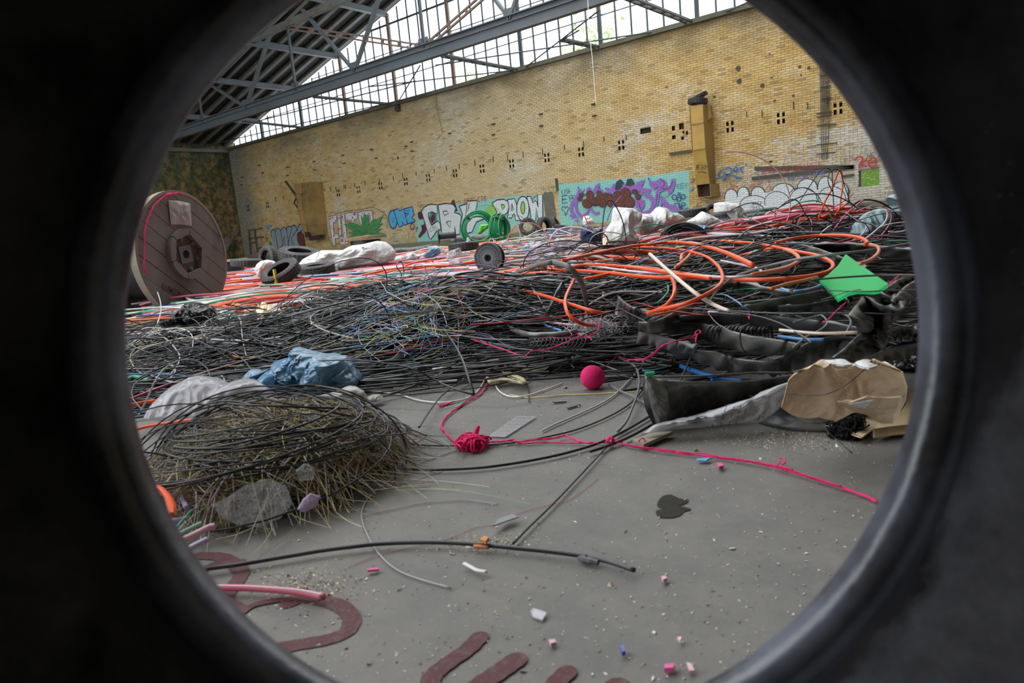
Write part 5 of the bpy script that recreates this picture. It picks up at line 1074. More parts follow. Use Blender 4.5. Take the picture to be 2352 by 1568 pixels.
b.tube(sm(np.array(pts), 6)+rng.normal(0, .0012, (len(sm(np.array(pts), 6)), 3)), .0055, 6); tag(b.build('yarn', m_yarn), 'pink wool yarn laid along the rim of the big wooden reel', 'yarn')
b = MB(); 
for k in range(3): b.tube(sm(np.array([onreel(*p, .025+.006*k) for p in cv(cO, [(470+k*14, 128), (500, 112+k*5), (535, 112), (540, 126), (500, 135-k*4)])]), 5), .006, 6)
tag(b.build('yarn_knot', m_yarn), 'pink wool knot on the top of the wooden reel', 'yarn')
# small upright reel beside it
p0 = G(533, 648, 0.03); b = MB()
sr = empty('small_reel', (p0[0], p0[1], 0), 'small upright reel of grey-black wire with a pale plywood top', 'cable reel')
dd_ = p0@F0; r_ = 42/F*dd_*.5*1.9; zt = DD(535, 594, dd_)[2]
b.lathe([(0, zt-.045), (r_, zt-.045), (r_, zt-.005), (0, zt-.005)], (p0[0], p0[1], 0), (0, 0, 1), 36); under(b.build('top_board', m_woodn), sr)
b = MB(); prf = []
for k in range(14): o_ = .04+k*(zt-.09)/14; prf += [(r_*.8, o_), (r_*.8-.012, o_+(zt-.09)/28)]
b.lathe(prf, (p0[0], p0[1], 0), (0, 0, 1), 36); under(b.build('wound_wire', BLK[2], smooth=True), sr); b = MB(); b.lathe([(0, 0), (r_, 0), (r_, .04), (0, .04)], (p0[0], p0[1], 0), (0, 0, 1), 36); under(b.build('bottom_board', m_woodn), sr)
# reel of black cable in front of the plant graffiti
dp = 17.0; top = DD(838, 541, dp); bot = DD(845, 556, dp)
wr = empty('wide_reel', (top[0], top[1], 0), 'low wide reel of black cable with a torn wooden top, before the green plant graffiti', 'cable reel')
b = MB(); R1 = 36/F*dp; prf = [(R1*.95, .12)]
for k in range(10): o_ = .12+k*(top[2]-.2)/10; prf += [(R1*.95, o_), (R1*.92, o_+(top[2]-.2)/20)]
b.lathe(prf, (top[0], top[1], 0), (0, 0, 1), 36); under(b.build('wound_cable', BLK[0], smooth=True), wr)
b = MB(); b.lathe([(0, top[2]-.08), (R1*1.32, top[2]-.08), (R1*1.32, top[2]-.02), (0, top[2])], (top[0], top[1], 0), (0, 0, 1), 22, 0, lambda i, j: 1+.05*np.sin(j*5.1)); under(b.build('top_board', pm('splintered_board', '#8f7a5e', .85, .5, '#5c4a36', 6)), wr)
b = MB(); b.lathe([(0, 0), (R1*1.3, 0), (R1*1.3, .1), (0, .12)], (top[0], top[1], 0), (0, 0, 1), 22); under(b.build('bottom_board', m_woodn), wr)
# black plastic spools
def spool(name, c, ax, R, w_, label, ribs=True):
    s = empty(name, c, label, 'spool'); ax = np.array(ax, float); ax /= np.linalg.norm(ax)
    t = np.cross(ax, (0, 0, 1.0)); t = t/np.linalg.norm(t); u = np.cross(t, ax)
    for sd in (1, -1):
        o_ = w_/2*sd if (sd > 0 or not ribs) else w_/2-.045; b = MB(); b.lathe([(R*.13, o_-.004), (R, o_-.004), (R, o_+.004), (R*.13, o_+.004), (R*.13, o_-.004)], c, ax, 48); under(b.build('flange', m_blkp), s)
        if ribs and sd == 1:
            nr = 54
            for k in range(nr):
                a = k*2*math.pi/nr; dr_ = t*math.cos(a)+u*math.sin(a)
                if k == 0:
                    b = MB(); b.box((R*.60, 0, 0), (R*.72, .0033*R/.09, .012)); r0_ = b.build('rib', pm('worn_spool_edge', '#5d5e62', .4, .2, bump=0))  # ribs paler grey than the flange
                o = r0_ if k == 0 else r0_.copy()
                if k: COL.objects.link(o)
                e = np.cross(ax, dr_); mw = Matrix([[dr_[i], e[i], ax[i], c[i]+ax[i]*(o_+.008)] for i in range(3)]+[[0, 0, 0, 1]])
                o.parent = s; o.matrix_parent_inverse = Matrix.Translation(-s.location); o.matrix_basis = mw
            for q in (.35, .55, .75, .97):
                b = MB(); b.lathe([(R*q-.003, o_+.004), (R*q-.003, o_+.013), (R*q+.003, o_+.013), (R*q+.003, o_+.004)], c, ax, 48); under(b.build('ring', m_blkp), s)
    b = MB(); b.lathe([(R*.42, -w_/2), (R*.40, 0), (R*.42, w_/2)], c, ax, 32); under(b.build('barrel', m_blkp, smooth=True), s)
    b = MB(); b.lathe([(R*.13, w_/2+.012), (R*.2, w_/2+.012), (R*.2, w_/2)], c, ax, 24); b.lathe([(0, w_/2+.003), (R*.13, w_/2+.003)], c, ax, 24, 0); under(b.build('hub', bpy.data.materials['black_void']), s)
    return s
spool('ribbed_spool', DD(1132, 592, 5.6), rotz(-F0*.86-R0*.42, 0)+np.array([0, 0, .06]), 34.5/F*5.6, .15, 'black plastic spool with a ribbed round flange lying on edge among orange ducts')
c_ = DD(1027, 541, 12.5); spool('plain_spool', c_, R0, 18/F*12.5, 38/F*12.5, 'empty dark grey plastic spool on its side, before the white graffiti letters', False)
# ---- car tyres
def car_tyre(px, py, d, dia_px, ax, label, w=.6, ratio=.56, yell=False):
    c = DD(px, py, d); R = dia_px/2/F*d; b = MB(); tyre_parts(b, c, ax, R, R*ratio, R*w, 60)
    o = b.build('car_tyre', TY, smooth=False); tag(o, label, 'tyre')
    if yell:
        b = MB(); p = c-F0*R*.93-np.array([0, 0, 1])*R*.10; b.box(p, (.03, .02, .14)); b.build('yellow_mark', YEL[0], o)
    return o
f0, r0 = F0, R0; z1 = np.array([0, 0, 1.0])
car_tyre(645, 627, 7.2, 92, z1*.86-f0*.42-r0*.28, 'black car tyre tilted towards the viewer with a yellow chalk mark', .62, .6, True)
car_tyre(727, 619, 8.2, 84, z1+f0*-.10, 'car tyre lying flat beside the tyre with the yellow mark', .6)
car_tyre(616, 596, 10.2, 62, -f0*.7-r0*.6+z1*.1, 'car tyre standing upright behind the small white sack', .55, .66)
car_tyre(688, 584, 11.5, 92, z1*.9-f0*.15+r0*.2, 'wide dark tyre lying flat behind the upright tyre', .5)
car_tyre(566, 603, 9.5, 70, z1+r0*.1, 'dark tyre lying flat between the small reel and the upright tyre', .5)
car_tyre(1250, 521, 18, 46, -f0*.7+r0*.75+z1*.05, 'tyre standing on edge in the wall row, below the W of the white lettering', .6)
car_tyre(1276, 513, 19, 34, -f0*.3+r0*.8+z1*.5, 'small tyre tipped on top of the wall row beside the turquoise mural', .65)
car_tyre(1290, 522, 17, 36, z1+r0*.2, 'small dark tyre lying at the left foot of the turquoise mural', .6)
car_tyre(1212, 520, 18, 40, z1*.2-f0*.9, 'dusty tyre leaning behind the wire scrap under the lettering', .6)
car_tyre(1282, 536, 12, 52, z1+f0*.02, 'flat dark tyre before the turquoise mural, near the white hoop', .9)
car_tyre(1590, 488, 13, 62, z1-r0*.05, 'top tyre lying flat between the white sacks, before the mural end', .6)
car_tyre(1662, 500, 11, 62, z1-r0*.07, 'grooved tyre lying on the stack behind the pointed white sack', .9)
car_tyre(1650, 518, 10.6, 74, z1, 'lowest tyre of the stack behind the pointed white sack', .7)
car_tyre(1720, 506, 11.5, 96, z1-r0*.05, 'tyre in the wall row right of the square white sack', .6)
car_tyre(1745, 492, 12.5, 80, z1-r0*.05, 'upper tyre in the wall row under the white cloud graffiti', .6)
car_tyre(1640, 487, 13, 46, z1*.5-f0*.7, 'tyre peeping out between the chute and the square white sack', .6)
car_tyre(1690, 522, 10.2, 80, z1-r0*.08, 'flat tyre at the foot of the row, before the green cable arc', .5)
car_tyre(1560, 548, 7.0, 78, z1*.9+r0*.4-f0*.2, 'dark tyre half hidden behind the coil of black cable', .6)
car_tyre(1150, 520, 17, 52, z1*.2+r0*.7-f0*.6, 'dark tyre inside the green cable coil', .7)
car_tyre(1065, 566, 9.5, 70, z1+f0*.05, 'dark tyre half buried behind the ribbed spool', .55)
c_ = WY(1603, 240, YW-.55); b = MB(); tyre_parts(b, c_+np.array([0, 0, .10]), z1+r0*.12, .34, .2, .2, 48); tag(b.build('car_tyre', TY), 'old tyre lying on top of the ochre wall chute', 'tyre')
b = MB(); tyre_parts(b, c_+np.array([.03, 0, .24]), z1*.9-r0*.35+f0*.1, .32, .22, .12, 48); tag(b.build('car_tyre', TY), 'thin upper tyre tipped over the one on the ochre chute', 'tyre')
# long black bolster behind the back scrap, dark pipe by the wall
b = MB(); b.tube(sm(np.array([DD(x, y, 15) for x, y in [(1036, 553), (1080, 549), (1130, 546), (1172, 541)]]), 5), 14/F*15/1.4, 14); tag(b.build('black_pipe', m_rubd, smooth=True), 'thick dark pipe lying under the green cable coil', 'pipe')
b = MB(); b.tube(sm(np.array([DD(x, y, 16) for x, y in [(905, 576), (950, 574), (992, 567)]]), 5), 7/F*16, 10); tag(b.build('black_pipe', m_rubd, smooth=True), 'long dark pipe at the foot of the wall left of the grey spool', 'pipe')

# ---- sacks, bags, foils
sack('white_sack', cM, [(730, 400), (800, 320), (960, 240), (1050, 203), (1340, 200), (1450, 140), (1600, 122), (1800, 76), (1910, 88), (2000, 150), (2065, 250), (2030, 335), (1870, 395), (1600, 425), (1230, 485), (1180, 410), (900, 420)], 9.2, .28, m_wsack, 'big crumpled white sack lying long behind the tyres, below the green plant graffiti', 'sack', f=9, crease=.26, seed=2)
sack('white_sack', cM, [(150, 470), (185, 390), (235, 345), (320, 330), (400, 345), (440, 390), (400, 430), (300, 480), (250, 580), (200, 560)], 7.9, .13, m_wsack, 'small round white sack between the upright tyre and the marked tyre', 'sack', f=12, crease=.15, seed=3)
sack('white_sack', cD, [(845, 1110), (900, 1000), (960, 920), (990, 690), (1060, 680), (1330, 700), (1460, 790), (1440, 900), (1300, 1000), (1330, 1120), (1400, 1240), (1200, 1310), (1000, 1330), (930, 1290)], 6.6, .22, m_wsack, 'tall pointed white sack in front of the purple and brown mural', 'sack', f=8, crease=.34, seed=5)
sack('white_sack', cD, [(1200, 930), (1460, 790), (1600, 790), (1680, 720), (1720, 670), (1860, 695), (1920, 770), (2050, 780), (2190, 880), (2020, 950), (1720, 1050), (1600, 1120), (1450, 1150), (1330, 1080)], 7.0, .26, m_wsack, 'creased white sack tied with a light blue strap right of the tall sack', 'sack', f=9, crease=.30, seed=7)
sack('white_sack', cY, [(560, 500), (700, 430), (820, 330), (900, 360), (1080, 450), (1265, 545), (1180, 610), (1000, 570), (880, 580), (640, 590)], 8.4, .16, m_wsack, 'pointed flat white sack with blue scribbly print, before the tyre stack', 'sack', f=10, crease=.2, seed=9)
sack('white_sack', cY, [(1035, 200), (1100, 180), (1240, 176), (1430, 200), (1500, 280), (1560, 370), (1550, 470), (1400, 510), (1350, 430), (1335, 350), (1035, 355)], 9.6, .2, m_wsack, 'boxy greyish white sack on the tyre stack under the ochre chute', 'sack', f=9, crease=.15, seed=11)
sack('white_sack', cZ, [(60, 840), (100, 700), (250, 600), (440, 570), (560, 560), (600, 700), (440, 800), (200, 835)], 6.8, .12, m_wsack, 'white sack with blue print buried under black cables before the cloud graffiti', 'sack', f=10, crease=.15, seed=13)
sack('white_sack', cD, [(480, 900), (500, 830), (580, 820), (640, 860), (690, 940), (600, 960), (500, 980)], 11, .15, m_wsack, 'small limp white bag left of the tall pointed sack', 'bag', f=9, crease=.2, seed=15)
mb = pm('light_blue_webbing', '#5f9fd0', .7, .1)
def foil(name, col, rough=.25, **kw): return pm(name, col, rough, .25, kw.pop('dc', '#3f4a50'), 18, .5, **kw)
m_bluf = crinkle(foil('steel_blue_foil', '#6f9ec0', .22, spec=.7, var=.1), 15, .55, .02); m_blkf = crinkle(foil('black_foil', '#24262c', .2, spec=.8, dc='#4a4a4c'), 16, 1, .03); m_lbf = crinkle(foil('sky_blue_foil', '#4c93cf', .3), 12, 1, .03)
m_ggf = crinkle(foil('grey_green_tarp', '#7f979a', .35, dc='#66777a'), 7, .8, .03); m_ngf = crinkle(foil('navy_net', '#2d4a70', .5), 9, 1, .03)
sack('blue_foil_bag', cL, [(1265, 900), (1330, 840), (1405, 800), (1410, 745), (1540, 715), (1590, 618), (1700, 640), (1860, 690), (2060, 700), (2130, 800), (2200, 900), (2140, 980), (2000, 1020), (1850, 1058), (1700, 1060), (1600, 1040), (1400, 1052), (1330, 960)], 2.28, .13, m_bluf, 'big crumpled steel-blue plastic bag at the front edge of the heap', 'plastic bag', f=24, crease=.42, seed=4, rings=24, N=120, crumple=.12)
sack('blue_foil_bag', cL, [(1125, 905), (1150, 860), (1200, 815), (1290, 830), (1350, 820), (1330, 860), (1265, 905), (1200, 930)], 2.4, .05, m_bluf, 'small blue plastic scrap at the left end of the big blue bag', 'plastic scrap', f=30, crease=.4, seed=6)
sack('black_foil_bag', cL, [(370, 410), (470, 380), (560, 290), (620, 215), (720, 215), (860, 245), (890, 330), (880, 370), (780, 400), (700, 420), (560, 420), (480, 440), (400, 425)], 3.45, .10, m_blkf, 'crumpled shiny black plastic bag at the foot of the big wooden reel', 'plastic bag', f=16, crease=.4, seed=8, rings=20, N=110, crumple=.1)
sack('black_foil_bag', cX, [(1110, 790), (1170, 730), (1260, 660), (1370, 640), (1411, 700), (1411, 900), (1250, 880)], 1.95, .05, m_blkf, 'shiny black plastic behind the torn cardboard, near the tyre edge', 'plastic bag', f=26, crease=.4, seed=10, crumple=.1)
sack('blue_foil_bag', cY, [(440, 640), (560, 580), (700, 565), (900, 565), (905, 640), (860, 690), (760, 735), (740, 800), (620, 860), (490, 865), (450, 740)], 6.0, .12, m_lbf, 'bright blue plastic bag behind the coil of black cable', 'plastic bag', f=16, crease=.35, seed=12, crumple=.1)
sack('blue_foil_bag', cD, [(440, 1180), (480, 970), (600, 960), (650, 1060), (800, 1010), (800, 1240), (700, 1300), (600, 1300), (500, 1260)], 8.4, .16, m_ngf, 'dark blue crumpled plastic left of the tall white sack', 'plastic bag', f=12, crease=.4, seed=14, crumple=.1)
sack('blue_foil_bag', cQ, [(355, 735), (390, 700), (440, 650), (500, 660), (525, 710), (460, 745), (380, 750)], 9, .1, m_bluf, 'faded blue plastic lump behind the orange ducts left of the ribbed spool', 'plastic bag', f=14, crease=.3, seed=16)
sack('grey_tarp', cZ, [(1000, 1070), (1050, 900), (1150, 790), (1250, 700), (1400, 650), (1550, 640), (1625, 660), (1620, 850), (1560, 1000), (1450, 1110), (1150, 1140)], 4.9, .10, m_ggf, 'grey-green plastic tarp hanging in folds in the right back heap', 'tarp', f=9, crease=.3, seed=18)
sack('grey_tarp', cZ, [(1560, 480), (1620, 440), (1700, 420), (1780, 380), (1850, 500), (1880, 830), (1750, 800), (1640, 720), (1700, 600)], 5.6, .12, m_ggf, 'pale grey-green plastic sheet crumpled at the tyre edge above the tarp', 'tarp', f=9, crease=.3, seed=20)
m_clear = crinkle(pm('milky_plastic_film', '#d9d6dc', .15, .12, '#a9a5a8', 16, .25, alpha=.62, var=.05), 11, .5, .02); m_bub = pm('bubble_wrap', '#d3d1cb', .25, .8, '#8d867a', 90, 1.0, alpha=.93)
sack('plastic_film', cL, [(250, 1230), (310, 1130), (400, 1035), (480, 970), (560, 930), (640, 885), (720, 875), (850, 900), (950, 960), (1020, 925), (1120, 905), (1230, 912), (1350, 985), (1450, 1080), (1500, 1160), (1300, 1210), (900, 1250), (500, 1280)], 2.10, .10, m_clear, 'billowing translucent white plastic film behind the wire nest', 'plastic film', f=14, crease=.25, seed=22, rings=20, N=110)
sack('bubble_wrap', cL, [(1440, 1090), (1600, 1070), (1800, 1058), (1960, 1020), (2060, 975), (2150, 975), (2220, 1010), (2262, 1090), (2180, 1160), (2060, 1200), (1950, 1232), (1840, 1200), (1700, 1215), (1600, 1150)], 2.03, .06, m_bub, 'gritty roll of bubble wrap on the floor before the blue bag', 'bubble wrap', f=22, crease=.6, seed=24, rings=18, N=100)
sack('bubble_wrap', cL, [(2230, 1075), (2290, 1045), (2360, 1040), (2400, 1075), (2340, 1100), (2260, 1105)], 2.12, .03, m_bub, 'small gritty plastic lump right of the bubble wrap roll', 'plastic lump', f=30, crease=.3, seed=25)
m_thin = crinkle(pm('thin_clear_film', '#d9dadc', .15, .2, '#a9a5a8', 40, .3, alpha=.24), 60, .6, .006)
sack('nest_film', cN, [(530, 870), (640, 820), (760, 740), (900, 700), (1040, 740), (1080, 860), (1000, 960), (860, 1020), (720, 1010), (600, 950)], 1.19, .008, m_thin, 'clear crinkled film caught in the front of the wire nest', 'plastic film', f=60, crease=.6, seed=70, lean=.05)
sack('nest_film', cN, [(1100, 640), (1160, 590), (1230, 620), (1220, 700), (1130, 710)], 1.24, .008, m_thin, 'small clear bottle-like film on top of the wire nest', 'plastic film', f=60, crease=.5, seed=71)
sack('nest_film', cN, [(1150, 830), (1200, 790), (1265, 810), (1240, 880), (1160, 920), (1110, 900)], 1.2, .004, LIL[1], 'lilac plastic scrap in the front of the wire nest', 'plastic scrap', f=60, crease=.5, seed=72)
for k, (pts, d, T, lb) in enumerate([
  ([(860, 1200), (930, 1180), (1010, 1200), (1040, 1240), (960, 1290), (860, 1260)], 7.4, .08, 'pale crumpled film just behind the ribbed spool'),
  ([(1400, 1310), (1480, 1250), (1580, 1200), (1700, 1290), (1740, 1360), (1560, 1400), (1440, 1390)], 7.2, .1, 'domed clear plastic film lump in front of the thick white hoop foot'),
  ([(1790, 1240), (1860, 1150), (2100, 1140), (2300, 1200), (2340, 1290), (2000, 1290)], 7.8, .1, 'wide pile of clear film under the white hoop'),
  ([(1240, 1330), (1330, 1240), (1480, 1210), (1500, 1300), (1380, 1370)], 7.8, .08, 'grey clear film scrap right of the ribbed spool top'),
  ([(2000, 1420), (2100, 1370), (2340, 1360), (2340, 1450), (2060, 1480)], 6.2, .06, 'beige paper-like film scrap above the orange hose'),
  ([(250, 1140), (290, 1140), (330, 1200), (300, 1230), (240, 1230)], 9, .06, 'tiny upright clear film scrap left of the green coil'),
  ([(1300, 1450), (1600, 1400), (1900, 1420), (1800, 1500), (1400, 1530)], 6.4, .05, 'thin crinkled clear film among the wire offcuts')]):
    sack('clear_film', cC, pts, d, T, m_clear, lb, 'plastic film', f=18, crease=.5, seed=30+k, crumple=.15, N=60, rings=10)
for k, (pts, d, T, lb) in enumerate([
  ([(180, 740), (260, 700), (340, 735), (320, 770), (200, 775)], 9.5, .06, 'pale film right of the big white sack tip'), ([(400, 650), (480, 640), (560, 680), (540, 710), (420, 700)], 10, .06, 'whitish film behind the faded blue lump'),
  ([(590, 780), (700, 750), (725, 810), (640, 825), (590, 815)], 7, .05, 'greyish film square left of the ribbed spool'), ([(560, 730), (600, 690), (690, 660), (720, 720), (640, 760), (570, 770)], 7.6, .07, 'clear film lump with grey wires left of the ribbed spool')]):
    sack('clear_film', cQ, pts, d, T, m_clear if k else m_wsack, lb, 'plastic film', f=18, crease=.5, seed=40+k, crumple=.15, N=60, rings=10)
sack('green_bag', cC, [(440, 1080), (470, 960), (520, 905), (640, 900), (650, 960), (560, 1030), (500, 1085)], 14.5, .12, pm('lime_bag', '#5fc23f', .5, .1), 'lime green and white bag inside the left green coil', 'bag', f=9, crease=.25, seed=50)
sack('printed_bag', cT, [(115, 1490), (190, 1430), (300, 1405), (500, 1365), (700, 1300), (900, 1235), (1100, 1140), (1235, 1098), (1190, 1200), (1090, 1320), (960, 1410), (700, 1425), (500, 1450), (260, 1465)], 1.50, .015, pm('clear_printed_bag', '#c4c6ca', .12, .15, '#8f9095', 30, .4, alpha=.72, spec=.9), 'clear grey plastic bag with lines of black print under the ribbed hose end', 'plastic bag', f=34, crease=.8, seed=52, rings=20, N=120)
b = MB(); pb_ = bpy.data.objects['printed_bag']
def textline(b, txt, x, y, dx, dy, h, crop, d, r=.0006):
    for i, ch in enumerate(txt):
        for s_ in FONT.get(ch, []): b.tube([DD(*cv(crop, [(x+dx*(i+q[0]*.7)-dy*0+h*0, y+dy*(i+q[0]*.7)-q[1]*0)])[0], d)*0+DD(*cv(crop, [(x+dx*(i+q[0]*.7)+q[1]*h*(-dy)/math.hypot(dx, dy)*-1, y+dy*(i+q[0]*.7)+q[1]*h*(-dx)/math.hypot(dx, dy))])[0], d) for q in s_], r, 3)
for txt, x, y in [('VC(IS)', 620, 1450), ('LC.2BF ECAP', 680, 1440), ('BE 40M BA', 740, 1430), ('A IN CRIB', 790, 1420), ('IS NOT', 840, 1400), ('O22', 950, 1400), ('8 60', 985, 1380)]:
    textline(b, txt.replace('(', '').replace(')', ''), x, y, 4, -15, 9, cT, 1.475)
b.build('print', pbk, pb_)

cable('blue_strap', cD, [(1285, 892), (1380, 840), (1480, 826), (1600, 862), (1630, 920), (1640, 1010), (1655, 1090)], 40, mb, 'light blue strap arched over the creased white sack', 'strap', d=6.55, flat=.12)
cable('blue_strap', cM, [(1020, 178), (1012, 240), (972, 315), (860, 333), (780, 330)], 26, mb, 'blue strap on the left end of the long white sack', 'strap', d=8.7, flat=.15)
# ---- flat rubber hoses, right
SH = [
 ('H1', m_rub, [(125, 1075), (200, 1095), (300, 1112), (600, 1122), (900, 1112), (1180, 1078)], [(215, 1452), (300, 1425), (400, 1390), (700, 1300), (1000, 1230), (1190, 1150)], [.13, .12, .11, .10, .09, .08], [.0, .0, .0, .01, .01, .02], 'wide black flattened hose with a ribbed gathered end, nearest on the floor', 1),
 ('H2', m_rub, [(240, 850), (480, 890), (650, 908), (800, 955), (1000, 972), (1110, 966)], [(350, 900), (500, 965), (700, 1032), (880, 1048), (1000, 1045), (1100, 1035)], .10, .03, 'shiny black flat hose sagging behind the nearest hose', 0),
 ('H3', m_rubg, [(90, 745), (180, 765), (300, 805), (420, 845), (480, 875)], [(90, 840), (180, 850), (300, 878), (400, 905), (490, 910)], .15, .09, 'pale grey inner side of the folded hose loop', 0),
 ('H4', m_rubd, [(80, 690), (180, 690), (300, 640), (400, 570), (440, 540)], [(80, 730), (190, 760), (330, 700), (420, 650), (470, 610)], .21, .15, 'dark folded arm of the hose loop behind the grey lining', 0),
 ('H5', m_rubd, [(230, 712), (400, 690), (550, 702), (700, 742), (900, 790), (1100, 822), (1240, 850)], [(240, 765), (500, 772), (600, 832), (800, 892), (1000, 912), (1200, 918)], .17, .10, 'long dusty grey flat hose winding across the middle of the hose pile', 0),
 ('H6', m_rubd, [(380, 655), (600, 622), (900, 640), (1200, 662), (1500, 700), (1720, 742)], [(380, 690), (600, 682), (900, 702), (1200, 762), (1500, 775), (1720, 780)], .20, .14, 'dusty flat hose behind the bundle of coiled wire', 0),
 ('H7', m_rub, [(1000, 1040), (1100, 965), (1200, 898), (1350, 822), (1500, 796), (1700, 798)], [(1020, 1050), (1120, 1046), (1250, 1020), (1400, 958), (1550, 895), (1700, 838)], [.06, .10, .14, .16, .16, .16], [.02, .02, .04, .07, .09, .12], 'glossy black hose rising above the torn cardboard', 0),
 ('H8', m_rub, [(1480, 950), (1560, 890), (1650, 800), (1740, 725), (1800, 700), (1840, 760)], [(1540, 965), (1680, 968), (1780, 938), (1830, 905), (1860, 870), (1862, 810)], .19, .08, 'thick fold of black hose standing behind the cardboard', 0),
 ('H9', m_rubd, [(1600, 640), (1660, 560), (1705, 500), (1800, 560), (1880, 585), (1960, 600)], [(1660, 790), (1740, 760), (1800, 740), (1860, 720), (1920, 690), (1960, 660)], .26, .17, 'upright grey-black hose fold with a peak below the green board', 0),
 ('H10', m_rubd, [(1085, 575), (1300, 562), (1450, 535), (1560, 516), (1605, 545)], [(1100, 622), (1300, 616), (1480, 603), (1570, 590), (1605, 580)], .235, .19, 'rounded open hose end tied with pink yarn', 0),
 ('H11', m_rubg, [(800, 592), (1100, 520), (1300, 480), (1420, 458), (1500, 476)], [(830, 612), (1100, 575), (1300, 545), (1400, 530), (1520, 520)], .24, .20, 'long plain grey flat hose running up to the green board', 0),
 ('H12', m_rub, [(1870, 765), (1950, 735), (2030, 728), (2140, 775)], [(1860, 800), (1950, 800), (2040, 812), (2140, 838)], .20, .15, 'black hose bulge at the tyre edge above the blue pipes', 0),
 ('H13', m_rubd, [(1690, 965), (1850, 900), (1990, 860), (2140, 850)], [(1720, 985), (1880, 965), (2000, 930), (2140, 915)], .16, .11, 'speckled black hose behind the top of the cardboard', 0),
 ('H14', m_rubd, [(1180, 118), (1350, 150), (1500, 205), (1650, 260), (1720, 300)], [(1200, 165), (1350, 225), (1480, 268), (1600, 300), (1700, 320)], .30, .25, 'broad ribbed hose slanting down to the tip of the green board', 0),
 ('H15', m_rubd, [(1340, 128), (1600, 122), (1900, 150), (2150, 180)], [(1360, 168), (1600, 178), (1900, 215), (2150, 235)], .31, .26, 'wide dark hose lying level behind the green board', 0),
 ('H16', m_rubd, [(500, 470), (760, 400), (1000, 440), (1200, 475), (1400, 440)], [(520, 490), (760, 425), (1000, 475), (1200, 505), (1420, 465)], .24, .22, 'thick rounded black hose below the orange hoses', 0),
 ('H17', m_rubd, [(1580, 460), (1700, 455), (1850, 490), (1950, 540), (1990, 590)], [(1600, 500), (1720, 495), (1840, 545), (1900, 585), (1960, 610)], .27, .22, 'ribbed dark hose just under the green board', 0),
 ('H18', pm('dusty_pale_hose', '#6f7073', .5, .6, '#9a968e', 14, .3), [(1910, 540), (2000, 440), (2080, 390), (2140, 360)], [(1950, 550), (2050, 510), (2110, 460), (2140, 440)], .28, .22, 'pale dusty hose pointing up at the tyre edge', 0),
 ('H19', m_rubd, [(1860, 450), (1950, 390), (2050, 360), (2130, 350)], [(1880, 475), (1980, 440), (2060, 410), (2130, 390)], .29, .25, 'flat black hose right of the green board', 0),
 ('H20', m_rubd, [(60, 590), (150, 600), (250, 640)], [(40, 690), (100, 700), (180, 700)], .2, .15, 'grey rubber flap left of the folded hose loop', 0),
 ('H21', m_rubd, [(-60, 400+100), (0, 460+100), (60, 480+110)], [(-80, 640), (0, 650), (60, 680)], .22, .16, 'dark pleated rubber mat under the thin red wire', 0),
 ('H22', m_rubg, [(1860, 940), (1960, 880), (2130, 830)], [(1850, 960), (1960, 930), (2130, 900)], .14, .11, 'grey hose edge between black hose and blue pipes', 0)]
for k, (nm, mt, top, bot, zt, zb, lb, rg) in enumerate(SH):
    strip('flat_hose', cT, top, bot, zt, zb, mt, lb, 'hose', seed=k, ridges=rg, bulge=.014 if k not in (7, 8) else .03, th=.007)
sack('gathered_hose_end', cT, [(125, 1075), (165, 1062), (215, 1100), (300, 1180), (310, 1300), (290, 1400), (225, 1450), (205, 1400), (175, 1300), (150, 1180)], 1.56, .02, m_rub, 'ribbed bundled tip of the nearest black hose with green tape', 'hose end', f=45, crease=.35, seed=60)
for q in ((150, 1062), (178, 1060)):
    b = MB(); p = DD(*cv(cT, [q])[0], 1.55); b.tube([p-R0*.006, p+R0*.006], .0055, 8); tag(b.build('green_bead', MNT[2]), 'bright green plastic bit on the tip of the nearest hose', 'plastic bit', 'two green bits on the hose tip')
sack('rubber_cuff', cT, [(875, 200), (910, 165), (955, 158), (1000, 175), (1005, 235), (1040, 290), (1085, 325), (1040, 345), (960, 290), (900, 260), (880, 235)], 3.9, .07, m_rub, 'black rubber cuff like a bell mouth inside the orange hose loops', 'rubber cuff', f=18, crease=.2, seed=61)
b = MB(); q = cv(cT, [(1575, 198), (1720, 300), (1880, 410), (1815, 455), (1780, 462), (1660, 460), (1600, 475), (1520, 522), (1470, 460), (1385, 385), (1450, 345), (1520, 280)])
o3 = [G(*cv(cT, [a])[0], z) for a, z in (((1575, 198), .35), ((1880, 410), .33), ((1520, 522), .26))]; nn = np.cross(o3[1]-o3[0], o3[2]-o3[0]); P = []
for a in q: r = ray(a[0], a[1]); P.append(CAM+r*(((o3[0]-CAM)@nn)/(r@nn)))
b.prism(P, (0, 0, -.008)); tag(b.build('green_board', pm('bright_green_board', '#19b565', .35, .12, '#0c7a44', 5, .05, var=.05)), 'bright green plastic board resting diagonally on the black hoses', 'board')
cable('green_hose', cZ, [(1285, 1142), (1450, 1128), (1600, 1130), (1800, 1130), (2000, 1134)], 84, MNT[2], 'bright green flat hose with a white stripe at the tyre edge', 'hose', d=4.5, flat=.25, sides=12)
cable('white_stripe', cZ, [(1300, 1140), (1600, 1122), (1995, 1115)], 9, WHT[2], 'white line along the green flat hose', 'stripe', d=4.35)
cable('green_hose', cZ, [(1040, 580), (1180, 597), (1300, 622), (1460, 652)], 44, MNT[2], 'short green flat hose in the upper right heap', 'hose', d=5.6, flat=.3)
